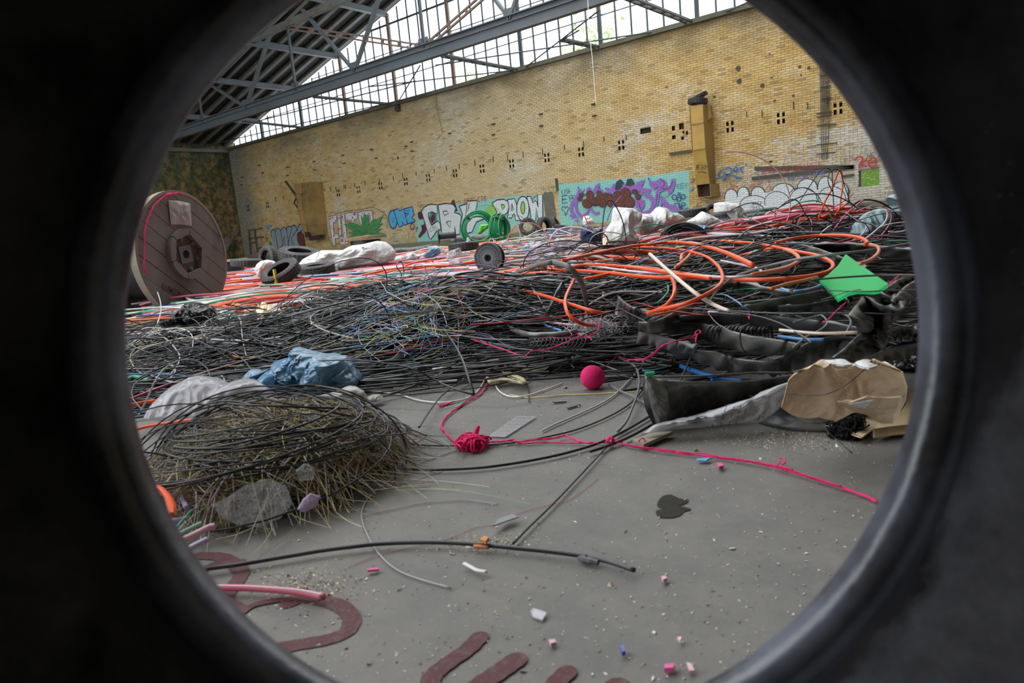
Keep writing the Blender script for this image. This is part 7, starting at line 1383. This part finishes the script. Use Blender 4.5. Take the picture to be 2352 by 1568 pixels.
# standing arcs (upright, at one distance)
arcs = [
 ('pink_duct', cFF, [(335, 155), (600, 152), (800, 185), (1000, 255), (1200, 370), (1370, 510), (1480, 670), (1560, 860), (1600, 1030), (1605, 1200), (1570, 1400), (1500, 1568)], 24, PNK[2], 'tall pink duct arching high in front of the wall', 5.6),
 ('orange_duct', cC, [(990, 1280), (1000, 1150), (1060, 1010), (1160, 910), (1290, 872), (1440, 885), (1580, 960), (1680, 1070), (1730, 1180), (1720, 1290), (1690, 1350)], 18, OP, 'thin salmon duct hoop before the wire scrap under the lettering', 8.0),
 ('white_duct', cC, [(1720, 1340), (1740, 1200), (1800, 1090), (1900, 1000), (2050, 955), (2200, 950), (2350, 975), (2500, 1030), (2540, 1060)], 26, PW, 'thick white hoop right of the salmon hoop', 8.0),
 ('white_wire', cC, [(1075, 790), (1140, 880), (1190, 990), (1215, 1100), (1200, 1200), (1165, 1245)], 15, WHT[0], 'white wire curving down behind the salmon hoop', 8.5),
 ('white_wire', cD, [(285, 1215), (300, 1080), (330, 930), (380, 875), (425, 900), (430, 960)], 14, WHT[1], 'white wire loop before the left half of the mural', 8.3),
 ('black_wire', cD, [(800, 1330), (805, 1150), (815, 950), (840, 740), (880, 600), (930, 565), (985, 600), (1060, 720), (1130, 880), (1180, 1080), (1205, 1300)], 18, BLK[1], 'tall black wire hoop in front of the tall white sack', 5.2),
 ('black_wire', cD, [(170, 1568), (300, 1400), (450, 1240), (620, 1130), (760, 1105), (860, 1140), (900, 1220), (880, 1320)], 18, BLK[1], 'low black wire arc reaching the foot of the white sack', 5.2),
 ('green_cable', cD, [(920, 1350), (1050, 1230), (1200, 1120), (1380, 1020), (1560, 970), (1720, 965), (1880, 1000), (2000, 1080)], 16, pm('green_wire_skin', '#1f8a68', .4, .1, bump=0), 'green cable arc before the white sacks', 5.6),
 ('green_cable', cY, [(1470, 800), (1520, 660), (1600, 520), (1700, 400), (1800, 325), (1910, 300), (2010, 330), (2085, 385)], 18, pm('green_wire_skin', '#1f8a68'), 'green cable arc before the tyre row', 5.8),
 ('green_cable', cZ, [(100, 640), (250, 560), (400, 530), (530, 540), (640, 610), (700, 720), (712, 850), (670, 1000), (560, 1130)], 17, pm('green_wire_skin', '#1f8a68'), 'green cable hoop in the right back heap', 5.4),
 ('purple_wire', cD, [(885, 910), (930, 780), (1000, 640), (1130, 495)], 18, LIL[2], 'straight purple wire sticking up before the brown bubble letters', 6.0),
 ('salmon_wire', cD, [(480, 900), (480, 830), (510, 815), (540, 880), (570, 970), (595, 1050)], 16, ORG[1], 'narrow salmon loop over the small limp bag', 8.0),
 ('orange_duct', cZ, [(520, 790), (570, 660), (640, 500), (710, 380), (770, 220), (830, 65)], 26, OR, 'orange duct rising steeply, first leg of the tall narrow loop', 5.2),
 ('orange_duct', cZ, [(830, 65), (870, 120), (885, 300), (860, 480), (840, 640), (770, 750)], 24, OR, 'orange duct coming down, second leg of the tall narrow loop', 5.4),
 ('orange_duct', cZ, [(530, 800), (650, 740), (700, 700), (850, 640), (965, 552)], 26, OR, 'orange duct piece crossing low behind the tall loop', 5.5),
 ('black_hoop', cZ, [(240, 540), (330, 400), (430, 250), (520, 120), (600, 45), (660, 40), (720, 90), (730, 200), (740, 400), (750, 600), (745, 760)], 14, BLK[1], 'tallest black hoop left of the orange narrow loop', 5.1),
 ('black_hoop', cZ, [(750, 420), (670, 260), (680, 130), (740, 60), (800, 58), (860, 110), (900, 260), (960, 440), (1000, 560), (1130, 660)], 14, BLK[1], 'black hoop wrapped round the orange narrow loop', 5.0),
 ('black_hoop', cZ, [(-60, 620), (100, 540), (300, 450), (480, 425), (650, 430), (820, 470), (1000, 560), (1120, 660), (1140, 720)], 18, BLK[2], 'wide low black hoop across the back heap', 5.0),
 ('black_hoop', cZ, [(80, 420), (160, 350), (290, 335), (400, 370), (500, 440), (560, 530)], 12, BLK[2], 'slim grey-black hoop over the cloud graffiti', 5.6),
 ('black_hoop', cZ, [(-100, 660), (40, 545), (130, 510), (220, 545), (300, 680), (380, 820), (440, 950)], 16, BLK[1], 'black hoop sloping down to the pink ducts', 5.0),
 ('black_hoop', cZ, [(-40, 700), (200, 700), (500, 685), (700, 690), (900, 720), (1100, 800), (1230, 880), (1290, 1000), (1270, 1130)], 14, BLK[1], 'long black hoop bending down at the tarp', 4.8),
 ('black_hoop', cZ, [(120, 1000), (300, 960), (500, 960), (700, 880), (950, 840), (1250, 870), (1550, 980), (1620, 1040)], 12, BLK[1], 'shallow black hoop lying before the tarp', 4.6),
 ('black_hoop', cZ, [(400, 1050), (700, 960), (1100, 830), (1400, 740), (1650, 700), (1880, 685)], 13, BLK[1], 'straightish black cable running up over the tarp', 4.7),
 ('pink_duct', cZ, [(660, 1100), (800, 900), (930, 740), (1080, 610), (1205, 505)], 24, PNK[0], 'straight rose duct pointing up beside the tarp', 5.2),
 ('pink_duct', cZ, [(600, 700), (800, 600), (950, 500), (1045, 420)], 16, PNK[3], 'rose duct tip behind the orange piece', 5.6),
 ('pink_duct', cZ, [(170, 980), (230, 840), (320, 680), (370, 590)], 14, PNK[0], 'thin rose duct standing up left of the narrow loop', 5.4),
 ('pink_duct', cZ, [(1090, 690), (1250, 625), (1400, 605), (1530, 640), (1610, 720), (1600, 850), (1520, 980), (1400, 1110)], 18, PNK[1], 'pink duct hoop around the tarp', 4.7),
 ('pink_duct', cZ, [(1540, 660), (1560, 740), (1520, 850), (1400, 960), (1280, 1060), (1160, 1140)], 28, PW, 'whitish pink duct running down over the tarp', 4.6),
 ('pink_duct', cZ, [(1250, 920), (1180, 1030), (1060, 1110), (980, 1150)], 22, PW, 'second whitish duct curve at the foot of the tarp', 4.6),
 ('pink_duct', cZ, [(520, 1120), (570, 1010), (660, 930), (720, 900)], 22, PW, 'short pale pink duct curve before the pink pack', 4.9),
 ('pink_duct', cY, [(2030, 790), (2035, 600), (2050, 450), (2055, 285)], 24, PNK[1], 'short upright pink duct standing before the tyre row', 5.8),
 ('pink_duct', cZ, [(710, 1170), (900, 1120), (1100, 1060), (1195, 1045)], 16, PNK[3], 'rose duct lying under the arching orange hose', 4.6),
 ('white_cable', cZ, [(930, 700), (1030, 770), (1120, 830), (1260, 850), (1350, 890), (1430, 940)], 16, WHT[2], 'white cable crossing the tarp', 4.6),
 ('white_cable', cZ, [(1400, 950), (1500, 900), (1700, 860), (1920, 848)], 16, WHT[2], 'white cable arc running to the tyre edge', 4.5),
 ('white_cable', cZ, [(1570, 990), (1700, 1000), (1830, 970), (1935, 925)], 16, WHT[2], 'white cable bow under the arc at the tyre edge', 4.5),
 ('white_wire', cZ, [(1535, 490), (1560, 380), (1620, 330), (1740, 320)], 8, WHT[0], 'thin white wire loop in front of the wall at the tyre edge', 6.2),
]
for (nm, crop, pts, wd, mt, lb, d) in arcs:
    cable(nm, crop, pts, wd, mt, lb, 'wire' if 'wire' in nm or 'hoop' in nm else 'duct' if 'duct' in nm else 'cable', d=d)
# pale stripe on the coral hose, tape joint, ring
cable('pale_stripe', cN, [(480, 1404), (800, 1412), (1000, 1425), (1150, 1440), (1285, 1468)], 12, PW, None, None, z=.020, parent=[o for o in bpy.data.objects if o.name.startswith('pink_hose')][0])
tap = [o for o in bpy.data.objects if o.get('label', '').startswith('thickest black cable')][0]
b = MB(); P = [G(*p, .013) for p in cv(cW, [(1660, 1325), (1700, 1338), (1745, 1350), (1800, 1362)])]; P = [p-np.array([0, 0, .005]) for p in P]; b.tube(P, [.0043, .0064, .0058, .0043], 8); b.tube([P[1], P[1]+np.array([.004, 0, .008])], .0014, 5); b.build('tape_joint', m_rubd, tap)
cable('yarn_ring', cT, [(478, 485), (492, 478), (505, 492)], 14, m_yarn, 'small pink wool ring tied on the cream hose', 'yarn', z=.27)
cable('yarn_ring', cT, [(488, 775), (505, 750), (525, 750), (528, 768), (505, 780), (495, 830)], 10, m_yarn, 'pink wool loop tied on the grey sheathed cable', 'yarn', z=.16)
# coils
def coil(name, c, ax, R, n, r, mat, label, cat='cable coil', jit=.12, thick=.05, sq=1.0):
    ax = np.array(ax, float); ax /= np.linalg.norm(ax); t = np.cross(ax, (0, 0, 1.0)); t = t/np.linalg.norm(t) if np.linalg.norm(t) > .1 else np.array([1.0, 0, 0]); u = np.cross(t, ax); root = empty(name, c, label, cat)
    for k in range(n):
        b = MB(); th = np.linspace(0, 2*math.pi, 40, endpoint=False); Rk = R*(1+rng.uniform(-jit, jit)); o_ = rng.uniform(-thick, thick); ph = rng.uniform(0, 6.28); e = rng.uniform(-.03, .03)
        P = np.array(c)+Rk*(1+e*np.cos(2*th+ph))[:, None]*(np.cos(th)[:, None]*t+sq*np.sin(th)[:, None]*u)+ax*(o_+.02*np.sin(th+ph))[:, None]
        b.tube(P, r, 5, closed=True); under(b.build('winding', mat, smooth=True), root)
    for a in (.9, 2.4):
        p = np.array(c)+R*(math.cos(a)*t+sq*math.sin(a)*u); tt = -math.sin(a)*t+math.cos(a)*u; b = MB(); b.tube([p-tt*.03*R/.4, p+tt*.03*R/.4], R*jit*1.25, 10); under(b.build('tie', BLK[0]), root)
    return root
gm = pm('green_wire_skin', '#1f8a68'); gm2 = pm('bright_green_wire', '#17985e', .4, .08, bump=0)
coil('green_cable_coil', DD(1098, 525, 14.0), -F0+R0*.15, 33/F*14, 20, .011, gm2, 'upright coil of bright green cable before the white graffiti letters', jit=.2, thick=.06)
coil('green_cable_coil', DD(1148, 525, 13.2), -F0*.45+R0*.9, 26/F*13, 18, .010, gm2, 'second green cable coil seen edge-on beside the first', jit=.18, thick=.10, sq=1.15)
cable('green_cable', cC, [(880, 750), (820, 640), (700, 570), (580, 555), (470, 590), (410, 660), (420, 750)], 8, gm2, 'thin green cable loop rising above the green coils', 'cable', d=13.5)
cable('green_cable', cC, [(820, 800), (950, 740), (1080, 728), (1200, 750), (1320, 820), (1420, 920), (1500, 1020), (1560, 1080)], 9, gm2, 'green cable trailing off the coils towards the tyres', 'cable', d=13)
coil('black_cable_coil', DD(1570, 565, 5.6), -F0*.9+z1*.45, 52/F*5.6, 22, .006, BLK[1], 'standing coil of black cable before the bright blue bag', jit=.16, thick=.08, sq=.85)
p = G(1655, 760, .16); b = MB(); wl = empty('wire_hank', p, 'tied hank of springy grey wire lying in the hose pile', 'wire hank')
for k in range(16):
    x = 1628+k*9; b = MB(); b.tube(sm(np.array([G(x-6, 772, .14), G(x-2, 756, .17), G(x+6, 750, .175), G(x+10, 760, .16), G(x+11, 776, .14)]), 4), .0032, 5); under(b.build('winding', GRY[1] if k % 3 else BLK[2], smooth=True), wl)
p = G(1480, 800, .1); wl = empty('wire_hank', p, 'springy bunch of black wire bows beside the grey hose lining', 'wire hank')
for k in range(12):
    b = MB(); b.tube(sm(np.array([DD(*q, 2.6) for q in cv(cV, [(1600-k*5, 1010), (1450+k*8, 1090-k*3), (1320+k*22, 1170), (1310+k*25, 1235)])]), 4), .0028, 5); under(b.build('winding', BLK[1+k % 2], smooth=True), wl)
p = G(1270, 790, .1); wl = empty('wire_hank', p, 'row of fine black wire bows left of the pinched hose', 'wire hank')
for k in range(14):
    b = MB(); x = 1225+k*9; b.tube(sm(np.array([G(x-22, 812, .07), G(x-4, 796, .1), G(x+4, 781, .12), G(x-2, 776, .12), G(x-14, 780, .11)]), 4), .0022, 5); under(b.build('winding', BLK[1+k % 2], smooth=True), wl)
# ---- pink yarn
yc = G(1363, 893, 0); yd = yc@F0; Ry = 27.5/F*(yd*CF@F0 if False else (yc-CAM)@CF); yc = yc+F0*0+np.array([0, 0, Ry])
yb = empty('yarn_ball', (yc[0], yc[1], 0), 'round ball of hot pink wool yarn on the grey floor', 'yarn ball')
b = MB(); b.lathe([(Ry*.93*math.sin(a), -Ry*.93*math.cos(a)) for a in np.linspace(.001, math.pi-.001, 20)], yc, (0, 0, 1), 32); under(b.build('core', m_yarnd, smooth=True), yb)
for g_ in range(9):
    ax = rng.normal(0, 1, 3); ax /= np.linalg.norm(ax); t = np.cross(ax, (0.3, .2, 1.0)); t /= np.linalg.norm(t); u = np.cross(ax, t)
    for k in range(9):
        h_ = (k-4)*.0022; th = np.linspace(0, 2*math.pi, 36, endpoint=False); rr = math.sqrt(max((Ry*(.955+.01*(g_ % 3)))**2-h_*h_*4, 1e-6))
        b = MB(); b.tube(yc+rr*(np.cos(th)[:, None]*t+np.sin(th)[:, None]*u)+ax*h_*2, .0017, 5, closed=True); under(b.build('strand', m_yarn, smooth=True), yb)
def yarn(label, crop, pts, w_, z, n=2, jit=.003):
    P0 = np.array([G(q[0], q[1], (z[i] if hasattr(z, '__len__') else z)) for i, q in enumerate(cv(crop, pts))]); r = w_/crop[2]/2/F*np.median([(p-CAM)@CF for p in P0])
    b = MB(); P0 = sm(P0, 7)
    for k in range(n):
        ph = k*math.pi*2/n; tt = np.arange(len(P0))*.55; P = P0+np.stack([np.cos(tt+ph), np.sin(tt+ph), np.sin(tt*1.3+ph)*.6], 1)*r*.55+rng.normal(0, jit*.12, P0.shape); P[:, 2] = np.maximum(P[:, 2], r*.5); b.tube(P, r*.62, 6)
    return tag(b.build('yarn', m_yarn, smooth=True), label, 'yarn')
yarn('pink yarn curving down from the cables to the wool clump', cW, [(1012, 75), (985, 130), (940, 180), (870, 220), (800, 262), (730, 315), (690, 355), (670, 400), (700, 445), (740, 490), (790, 528)], 15, .005)
yarn('pink yarn pair running from the wool clump to the wool knot', cW, [(950, 525), (1060, 512), (1180, 510), (1240, 528), (1400, 520), (1600, 525), (1760, 520), (1900, 518)], 12, .006)
yarn('frayed upper pink yarn between clump and knot', cW, [(960, 510), (1100, 515), (1190, 498), (1230, 515), (1350, 500), (1480, 488), (1560, 470), (1620, 495), (1700, 522), (1800, 525)], 14, .010)
yarn('pink yarn line running from the knot to the tyre edge', cK, [(0, 270), (40, 262), (110, 290), (230, 310), (400, 332), (560, 350), (700, 368), (850, 395), (960, 425), (1100, 468), (1250, 515), (1380, 560), (1442, 590)], 13, .006)
yarn('second pink strand lying close above the line to the tyre edge', cK, [(40, 275), (150, 292), (300, 310), (440, 328), (520, 332), (600, 350), (740, 368), (850, 388), (960, 415), (1090, 458), (1250, 508)], 8, .010)
yarn('small pink loop standing up right of the knot', cK, [(150, 285), (165, 255), (185, 252), (200, 290)], 8, [.006, .02, .02, .006])
yarn('ragged pink tuft on the yarn line', cK, [(900, 400), (920, 375), (912, 360), (940, 360), (948, 378), (930, 400), (990, 418)], 9, .014)
yarn('pink yarn slanting over the middle cables', cS, [(950, 735), (1060, 770), (1200, 815), (1330, 860)], 9, .11)
yarn('long pink yarn rising to the tied cable end', cV, [(40, 1312), (110, 1250), (200, 1232), (330, 1220), (480, 1170), (640, 1110), (800, 1045), (950, 1020), (1030, 980), (1065, 880), (1085, 790), (1098, 730)], 20, .15)
yarn('pink yarn lying along the pinched dark hose', cV, [(230, 1072), (350, 1050), (500, 1058), (650, 1040), (760, 1008), (850, 1040), (920, 1050), (965, 1095)], 13, .14)
yarn('pink yarn crossing the grey hose lining', cT, [(0, 962), (60, 958), (130, 950), (200, 905), (260, 855), (330, 832), (400, 812), (470, 795), (500, 775)], 12, [.04, .06, .08, .11, .15, .16, .16, .16, .16])
yarn('pink yarn leading from the ball to the hose loop', cV, [(1090, 1465), (1180, 1430), (1250, 1370), (1310, 1315), (1420, 1345), (1560, 1370), (1690, 1368), (1790, 1310), (1880, 1240)], 15, [.06, .03, .03, .04, .04, .04, .05, .06, .08])
yarn('pink yarn end tied round the rounded hose end', cT, [(1580, 498), (1590, 530), (1550, 570), (1500, 615), (1460, 660), (1410, 688)], 9, .255)
yarn('pink yarn end beside the right tip of the green board', cT, [(1970, 342), (1930, 380), (1875, 425)], 9, .36)
yarn('pink yarn loop by the blue cable tip', cT, [(940, 625), (905, 615), (880, 620), (880, 668)], 11, .23)
fz = []; b = MB()
for k in range(46):
    a = rng.uniform(0, 6.28); c0 = G(1083, 1020, .014)+R0*rng.normal(0, .013)+F0*rng.normal(0, .01); Rr = rng.uniform(.010, .026); th = np.linspace(0, rng.uniform(3, 7), 18); tl_ = rng.uniform(-.9, .9)
    P = c0+Rr*(np.cos(th)[:, None]*(R0*math.cos(a)+F0*math.sin(a))+np.sin(th)[:, None]*(z1*.8*math.cos(tl_)+F0*math.sin(tl_))); P[:, 2] = np.abs(P[:, 2])+.002; b.tube(P, .0021, 5)
b.tube(sm(np.array([G(1090, 1010, .02), G(1092, 992, .035), G(1098, 980, .042), G(1094, 996, .03)]), 4), .005, 6)
tag(b.build('yarn_clump', m_yarn, smooth=True), 'loose clump of pink yarn loops on the floor', 'yarn', kind='thing')
b = MB()
for k in range(9):
    c0 = G(1402, 1014, .012); a = rng.uniform(0, 6.28); th = np.linspace(0, 6, 14); P = c0+.009*(np.cos(th)[:, None]*(R0*math.cos(a)+F0*math.sin(a))+np.sin(th)[:, None]*z1); P[:, 2] = np.abs(P[:, 2])+.002; b.tube(P, .002, 5)
tag(b.build('yarn_knot', m_yarn, smooth=True), 'pink wool knot tied round the crossing black cables', 'yarn')
# fibre skein left of the yarn ball
b = MB()
for k in range(34):
    j = rng.normal(0, 5, 2)
    for pts in ([(1070, 975), (1120, 960), (1230, 1000), (1350, 1050), (1340, 1068), (1200, 1045), (1100, 1060), (1075, 1030), (1068, 985)], [(1320, 905), (1340, 960), (1450, 975), (1545, 940), (1560, 880), (1520, 850), (1480, 870)]):
        P = [G(x_, y_, rng.uniform(.008, .03)) for x_, y_ in cv(cS, [(x+j[0]+rng.normal(0, 3), y+j[1]+rng.normal(0, 3)) for x, y in pts])]; b.tube(sm(np.array(P), 4), .0011, 4)
tag(b.build('fibre_skein', BEI[1], smooth=True), 'looped skein of pale fibre strands left of the yarn ball', 'fibre skein', kind='stuff')
fuzz('white_fluff', [G(1370, 752, .13), G(1392, 748, .13), G(1345, 748, .13)], (.03, .03, .014), 110, .0013, WHT[1], 'tuft of white fibres at the tied orange hose end', 'fibre', (.008, .025))
# tubes and coil at the lower left tyre edge
for (pts, wd, mt, lb) in [([(470, 1350), (560, 1310), (700, 1240), (760, 1225)], 62, PNK[2], 'thick pale rose tube between the green and lilac tubes'), ([(515, 1430), (600, 1385), (690, 1340)], 56, LIL[1], 'thick lilac tube nearest to the tyre edge'), ([(440, 1300), (540, 1250), (640, 1200)], 40, MNT[0], 'mint tube above the pale rose tube'), ([(350, 905), (420, 940), (480, 990), (520, 1070)], 44, LIL[0], 'bent lilac tube behind the orange coil'), ([(355, 1170), (420, 1172), (520, 1160)], 40, LIL[0], 'short lilac tube below the orange coil'), ([(410, 1260), (470, 1190), (560, 1090)], 26, MNT[1], 'green tube crossing the lilac tubes')]:
    cable('short_tube', cU, pts, wd, mt, lb, 'tube', z=.055)
oc = empty('orange_coil', G(372, 1150, .03), 'bunched coil of bright orange tube at the lower left tyre edge', 'cable coil')
for k in range(7):
    b = MB(); j = rng.normal(0, 9, 2); b.tube(sm(np.array([G(a[0], a[1], .07+.006*k) for a in cv(cU, [(225+j[0], 880), (290+j[0], 900+j[1]), (350+j[0], 960), (390+j[0]*1.4, 1050+j[1]), (385+j[0], 1130)])]), 5), .0045, 7); under(b.build('winding', ORG[3] if k % 2 else ORG[0], smooth=True), oc)
# ---- small things on the floor
b = MB(); q = cv(cW, [(1020, 475), (1130, 480), (1250, 410), (1350, 338), (1215, 335), (1130, 380)]); P = [G(*p, .004) for p in q]
gr = empty('plastic_grating', G(1178, 982, 0), 'dirty white plastic grating strip on the floor', 'grating')
A, B_, C_, D_ = P[0], P[1], P[3], P[4]
for k in range(10):
    t = k/9; b = MB(); a = A+(B_-A)*t; c_ = D_+(C_-D_)*t; b.beam(a, c_, .0020, .002); under(b.build('slat', WHT[1]), gr)
for k in range(7):
    t = k/6; b = MB(); a = A+(D_-A)*t; c_ = B_+(C_-B_)*t; b.beam(a, c_, .0020, .002); under(b.build('cross_bar', WHT[1]), gr)
def chip(name, crop, pts, z, th, mat, label, cat='chip'):
    b = MB(); b.prism([G(p[0], p[1], z+rng.uniform(0, .003)) for p in cv(crop, pts)], (0, 0, -th)); o = b.build(name, mat); tag(o, label, cat); return o
pkp = pm('pink_plastic', '#e85aa0', .4, .1)
chip('plastic_chip', cK, [(577, 382), (605, 380), (616, 395), (590, 402)], .008, .005, pkp, 'small pink chip just below the yarn line'); chip('plastic_chip', cK, [(468, 358), (548, 352), (520, 370), (480, 368)], .006, .003, BLU[1], 'slate blue flake touching the yarn line')
chip('plastic_chip', cK, [(298, 1465), (352, 1460), (345, 1485), (295, 1488)], .008, .006, pkp, 'bright pink chip at the bottom, right of the blue shard'); chip('plastic_chip', cK, [(415, 1455), (440, 1462), (458, 1500), (430, 1500)], .006, .004, PNK[2], 'pale pink sliver beside the bright pink chip')
chip('plastic_chip', cK, [(55, 1368), (75, 1362), (85, 1395), (68, 1402)], .008, .005, BLU[2], 'dark blue shard near the bottom of the bare floor'); chip('plastic_chip', cK, [(278, 992), (300, 988), (312, 1000), (290, 1010)], .007, .005, PNK[2], 'small pink stone-like chip right of the cable end')
chip('plastic_chip', cK, [(365, 1320), (390, 1318), (382, 1338)], .006, .004, PNK[2], 'tiny pale pink crumb below the cable end'); chip('plastic_chip', cJ, [(1838, 572), (1870, 570), (1876, 585), (1850, 592)], .006, .005, PNK[2], 'pinkish crumb above the red paint strokes')
chip('plastic_chip', cJ, [(945, 225), (1000, 218), (1006, 228), (950, 233)], .006, .003, pkp, 'narrow hot pink sliver right of the coral hose'); chip('glass_shard', cJ, [(1748, 430), (1765, 418), (1830, 440), (1808, 476), (1760, 460)], .003, .002, m_clear, 'angular translucent shard on the bare floor', 'shard')
chip('cable_sheath', cW, [(1040, 1118), (1080, 1070), (1140, 1040), (1190, 1032), (1225, 1055), (1150, 1080), (1080, 1105)], .012, .002, GRY[1], 'curled grey sheath scrap on the bare floor', 'scrap'); chip('paper_scrap', cN, [(1535, 445), (1560, 425), (1605, 422), (1600, 490), (1545, 508)], .03, .004, WHT[2], 'white torn plastic scrap at the right edge of the nest', 'scrap')
cable('white_shell', cW, [(835, 1390), (880, 1415), (930, 1440), (995, 1452)], 34, WHT[0], 'white half-tube shell lying below the thick cable', 'plastic piece', z=.008, flat=.6)
cable('orange_clip', cW, [(905, 1270), (950, 1272), (1010, 1275)], 32, pm('tan_plastic', '#d1884f', .5, .2), 'tan plastic sleeve against the thick black cable', 'plastic piece', z=.01); chip('orange_clip', cW, [(945, 1215), (975, 1192), (1012, 1200), (990, 1228)], .022, .006, pm('tan_plastic', '#d1884f'), 'crumpled amber bit on the thick black cable', 'plastic piece')
for (x, y, w_, mt, lb) in [(1140, 1300, 20, YEL[0], 'yellow crumb below the thick cable'), (1660, 260, 14, YEL[0], 'yellow crumb behind the long white cable'), (1990, 1380, 20, BEI[1], 'cream pebble beside the cable end'), (1665, 608, 14, YEL[0], 'yellow crumb under the arcing cable'), (2105, 718, 11, WHT[0], 'white pebble on the bare floor below the knot'), (1560, 125, 30, BEI[2], 'brown flat crumb left of the yarn ball'), (705, 268, 12, WHT[0], 'white pebble left of the pink yarn'), (1370, 1135, 14, WHT[1], 'white crumb right of the straight black cable')]:
    b = MB(); p = G(*cv(cW, [(x, y)])[0], .003); s_ = w_/cW[2]/F*((p-CAM)@CF)*.55; b.lathe([(s_*.1, -s_*.5), (s_*.9, -s_*.2), (s_, .1*s_), (s_*.6, s_*.5), (.0005, s_*.6)], p, (0, 0, 1), 7, 0, lambda i, j: 1+.25*np.sin(j*2.3)); tag(b.build('pebble', mt), lb, 'crumb')
chip('dark_sliver', cW, [(1570, 262), (1670, 238), (1672, 246), (1580, 272)], .005, .003, BLK[2], 'dark sliver beside the yellow crumb', 'scrap'); chip('dark_sliver', cW, [(1470, 222), (1570, 214), (1572, 222), (1480, 230)], .004, .003, BLK[2], 'dark flat sliver left of the grey sliver', 'scrap'); chip('pink_sliver', cW, [(648, 252), (700, 235), (760, 220), (700, 245), (655, 260)], .005, .003, m_yarn, 'pink wool snippet left of the yarn curve', 'scrap'); chip('green_sliver', cW, [(765, 262), (800, 238), (850, 215), (810, 245), (772, 268)], .005, .003, MNT[1], 'green wire snippet beside the yarn curve', 'scrap')
chip('tile_shard', cT, [(40, 1535), (180, 1480), (330, 1475), (250, 1510), (120, 1568)], .012, .008, pm('mossy_shard', '#9a9683', .8, .4, '#6f6c58'), 'flat grey-green shard at the tip of the printed bag', 'shard')
b = MB()
for k in range(5200):
    if k < 2600: x, y = rng.uniform(560, 2090), 860+rng.random()**1.3*700
    elif k < 3600: x, y = rng.normal(1830, 110), rng.normal(1010, 16)
    elif k < 4300: x, y = rng.normal(700, 60), rng.normal(1345, 22)
    elif k < 4700: x, y = rng.normal(1120, 60), rng.normal(1248, 12)
    else: x, y = rng.uniform(900, 1500), rng.uniform(880, 950)
    if y < 850 or y > 1600: continue
    s_ = rng.uniform(.0005, .0016)*(1.9 if rng.random() < .05 else 1); p = G(x, y, s_*.5); v = p+rng.normal(0, 1, (5, 3))*s_*np.array([1, 1, .6]); v[:, 2] = np.maximum(v[:, 2], .0002)
    b.add(v, [(0, 1, 2), (0, 2, 3), (0, 3, 4), (1, 2, 4), (0, 1, 4), (2, 3, 4)], int(rng.integers(0, 4)))
tag(b.build('gravel', [BEI[1], WHT[0], BEI[1], BEI[2]]), 'pale grit and crumbs scattered over the bare concrete', 'grit', kind='stuff')
# ---- paint and stain on the floor
_fl = [0]
def floorpaint(name, crop, pts, wd, mat, taper=False):
    _fl[0] += 1; P = sm(np.array([G(*p, .0012+.0002*_fl[0]) for p in cv(crop, pts)]), 8); n = len(P); w_ = wd/crop[2]/F*np.array([(p-CAM)@CF for p in P])
    wv = np.array([w_.mean()]*n)/2*(1+.04*np.sin(np.arange(n)*1.3)); T = np.gradient(P, axis=0); T[:, 2] = 0; T /= np.linalg.norm(T, axis=1)[:, None]; N = np.stack([-T[:, 1], T[:, 0], 0*T[:, 0]], 1)
    b = MB(); L = P+N*wv[:, None]; R_ = P-N*wv[:, None]
    e0 = [P[0]+(-T[0]*math.sin(a)+N[0]*math.cos(a))*wv[0] for a in np.linspace(0, math.pi, 9)[1:-1]]; e1 = [P[-1]+(T[-1]*math.sin(a)-N[-1]*math.cos(a))*wv[-1] for a in np.linspace(0, math.pi, 9)[1:-1]]
    b.add(np.vstack([L, R_]), [(i, i+1, n+i+1, n+i) for i in range(n-1)]); b.add([L[0]]+e0+[R_[0]], [tuple(range(9))]); b.add([R_[-1]]+e1+[L[-1]], [tuple(range(9))])
    return b.build(name, mat, floor)
m_red, g = newmat('worn_oxblood_paint'); co = g.coord(); n1 = g.noise(co, 60, 5, .7); n2 = g.noise(co, 260, 3, .7); c = g.mix(g.ramp(n1, [(.5, 0.0), (.72, .6)]), rgb('#56262b'), rgb('#6f665e')); c = g.mix(g.ramp(n2, [(.62, 0.0), (.72, .7)]), c, rgb('#77716a')); g.l(c, g.b.inputs['Base Color']); g.b.inputs['Roughness'].default_value = .7; g.bump(n1, .3, .003)
floorpaint('painted_letter', cJ, [(560, 395), (640, 368), (730, 380), (820, 410), (870, 465), (850, 530), (760, 570), (640, 592), (520, 612)], 92, m_red)
floorpaint('painted_letter', cJ, [(120, 160), (220, 165), (280, 190), (330, 240), (300, 300), (250, 380), (330, 430)], 80, m_red)
floorpaint('painted_letter', cJ, [(120, 250), (200, 200), (330, 190)], 50, m_red); floorpaint('painted_letter', cJ, [(330, 440), (400, 400), (560, 372), (700, 372)], 44, m_red)
floorpaint('painted_letter', cJ, [(1500, 560), (1440, 620), (1340, 690), (1270, 750), (1250, 820)], 100, m_red); floorpaint('painted_letter', cJ, [(1680, 670), (1610, 720), (1520, 780), (1420, 850)], 118, m_red)
floorpaint('painted_letter', cJ, [(1930, 730), (1870, 790), (1820, 860)], 104, m_red); floorpaint('painted_letter', cJ, [(2180, 800), (2120, 860)], 130, m_red)
m_oil = pm('oily_dark_stain', '#2e2c27', .7, .3, '#454238', 60, .1, spec=.15)
b = MB(); q = [(255, 610), (280, 565), (330, 552), (370, 570), (425, 585), (400, 605), (375, 612), (440, 630), (400, 645), (380, 665), (330, 678), (265, 672), (250, 640), (285, 630)]; P = sm(np.array([G(*p, .0015) for p in cv(cK, q)]), 3, True); b.add(P, [tuple(range(len(P)))]); b.build('oil_stain', m_oil, floor)
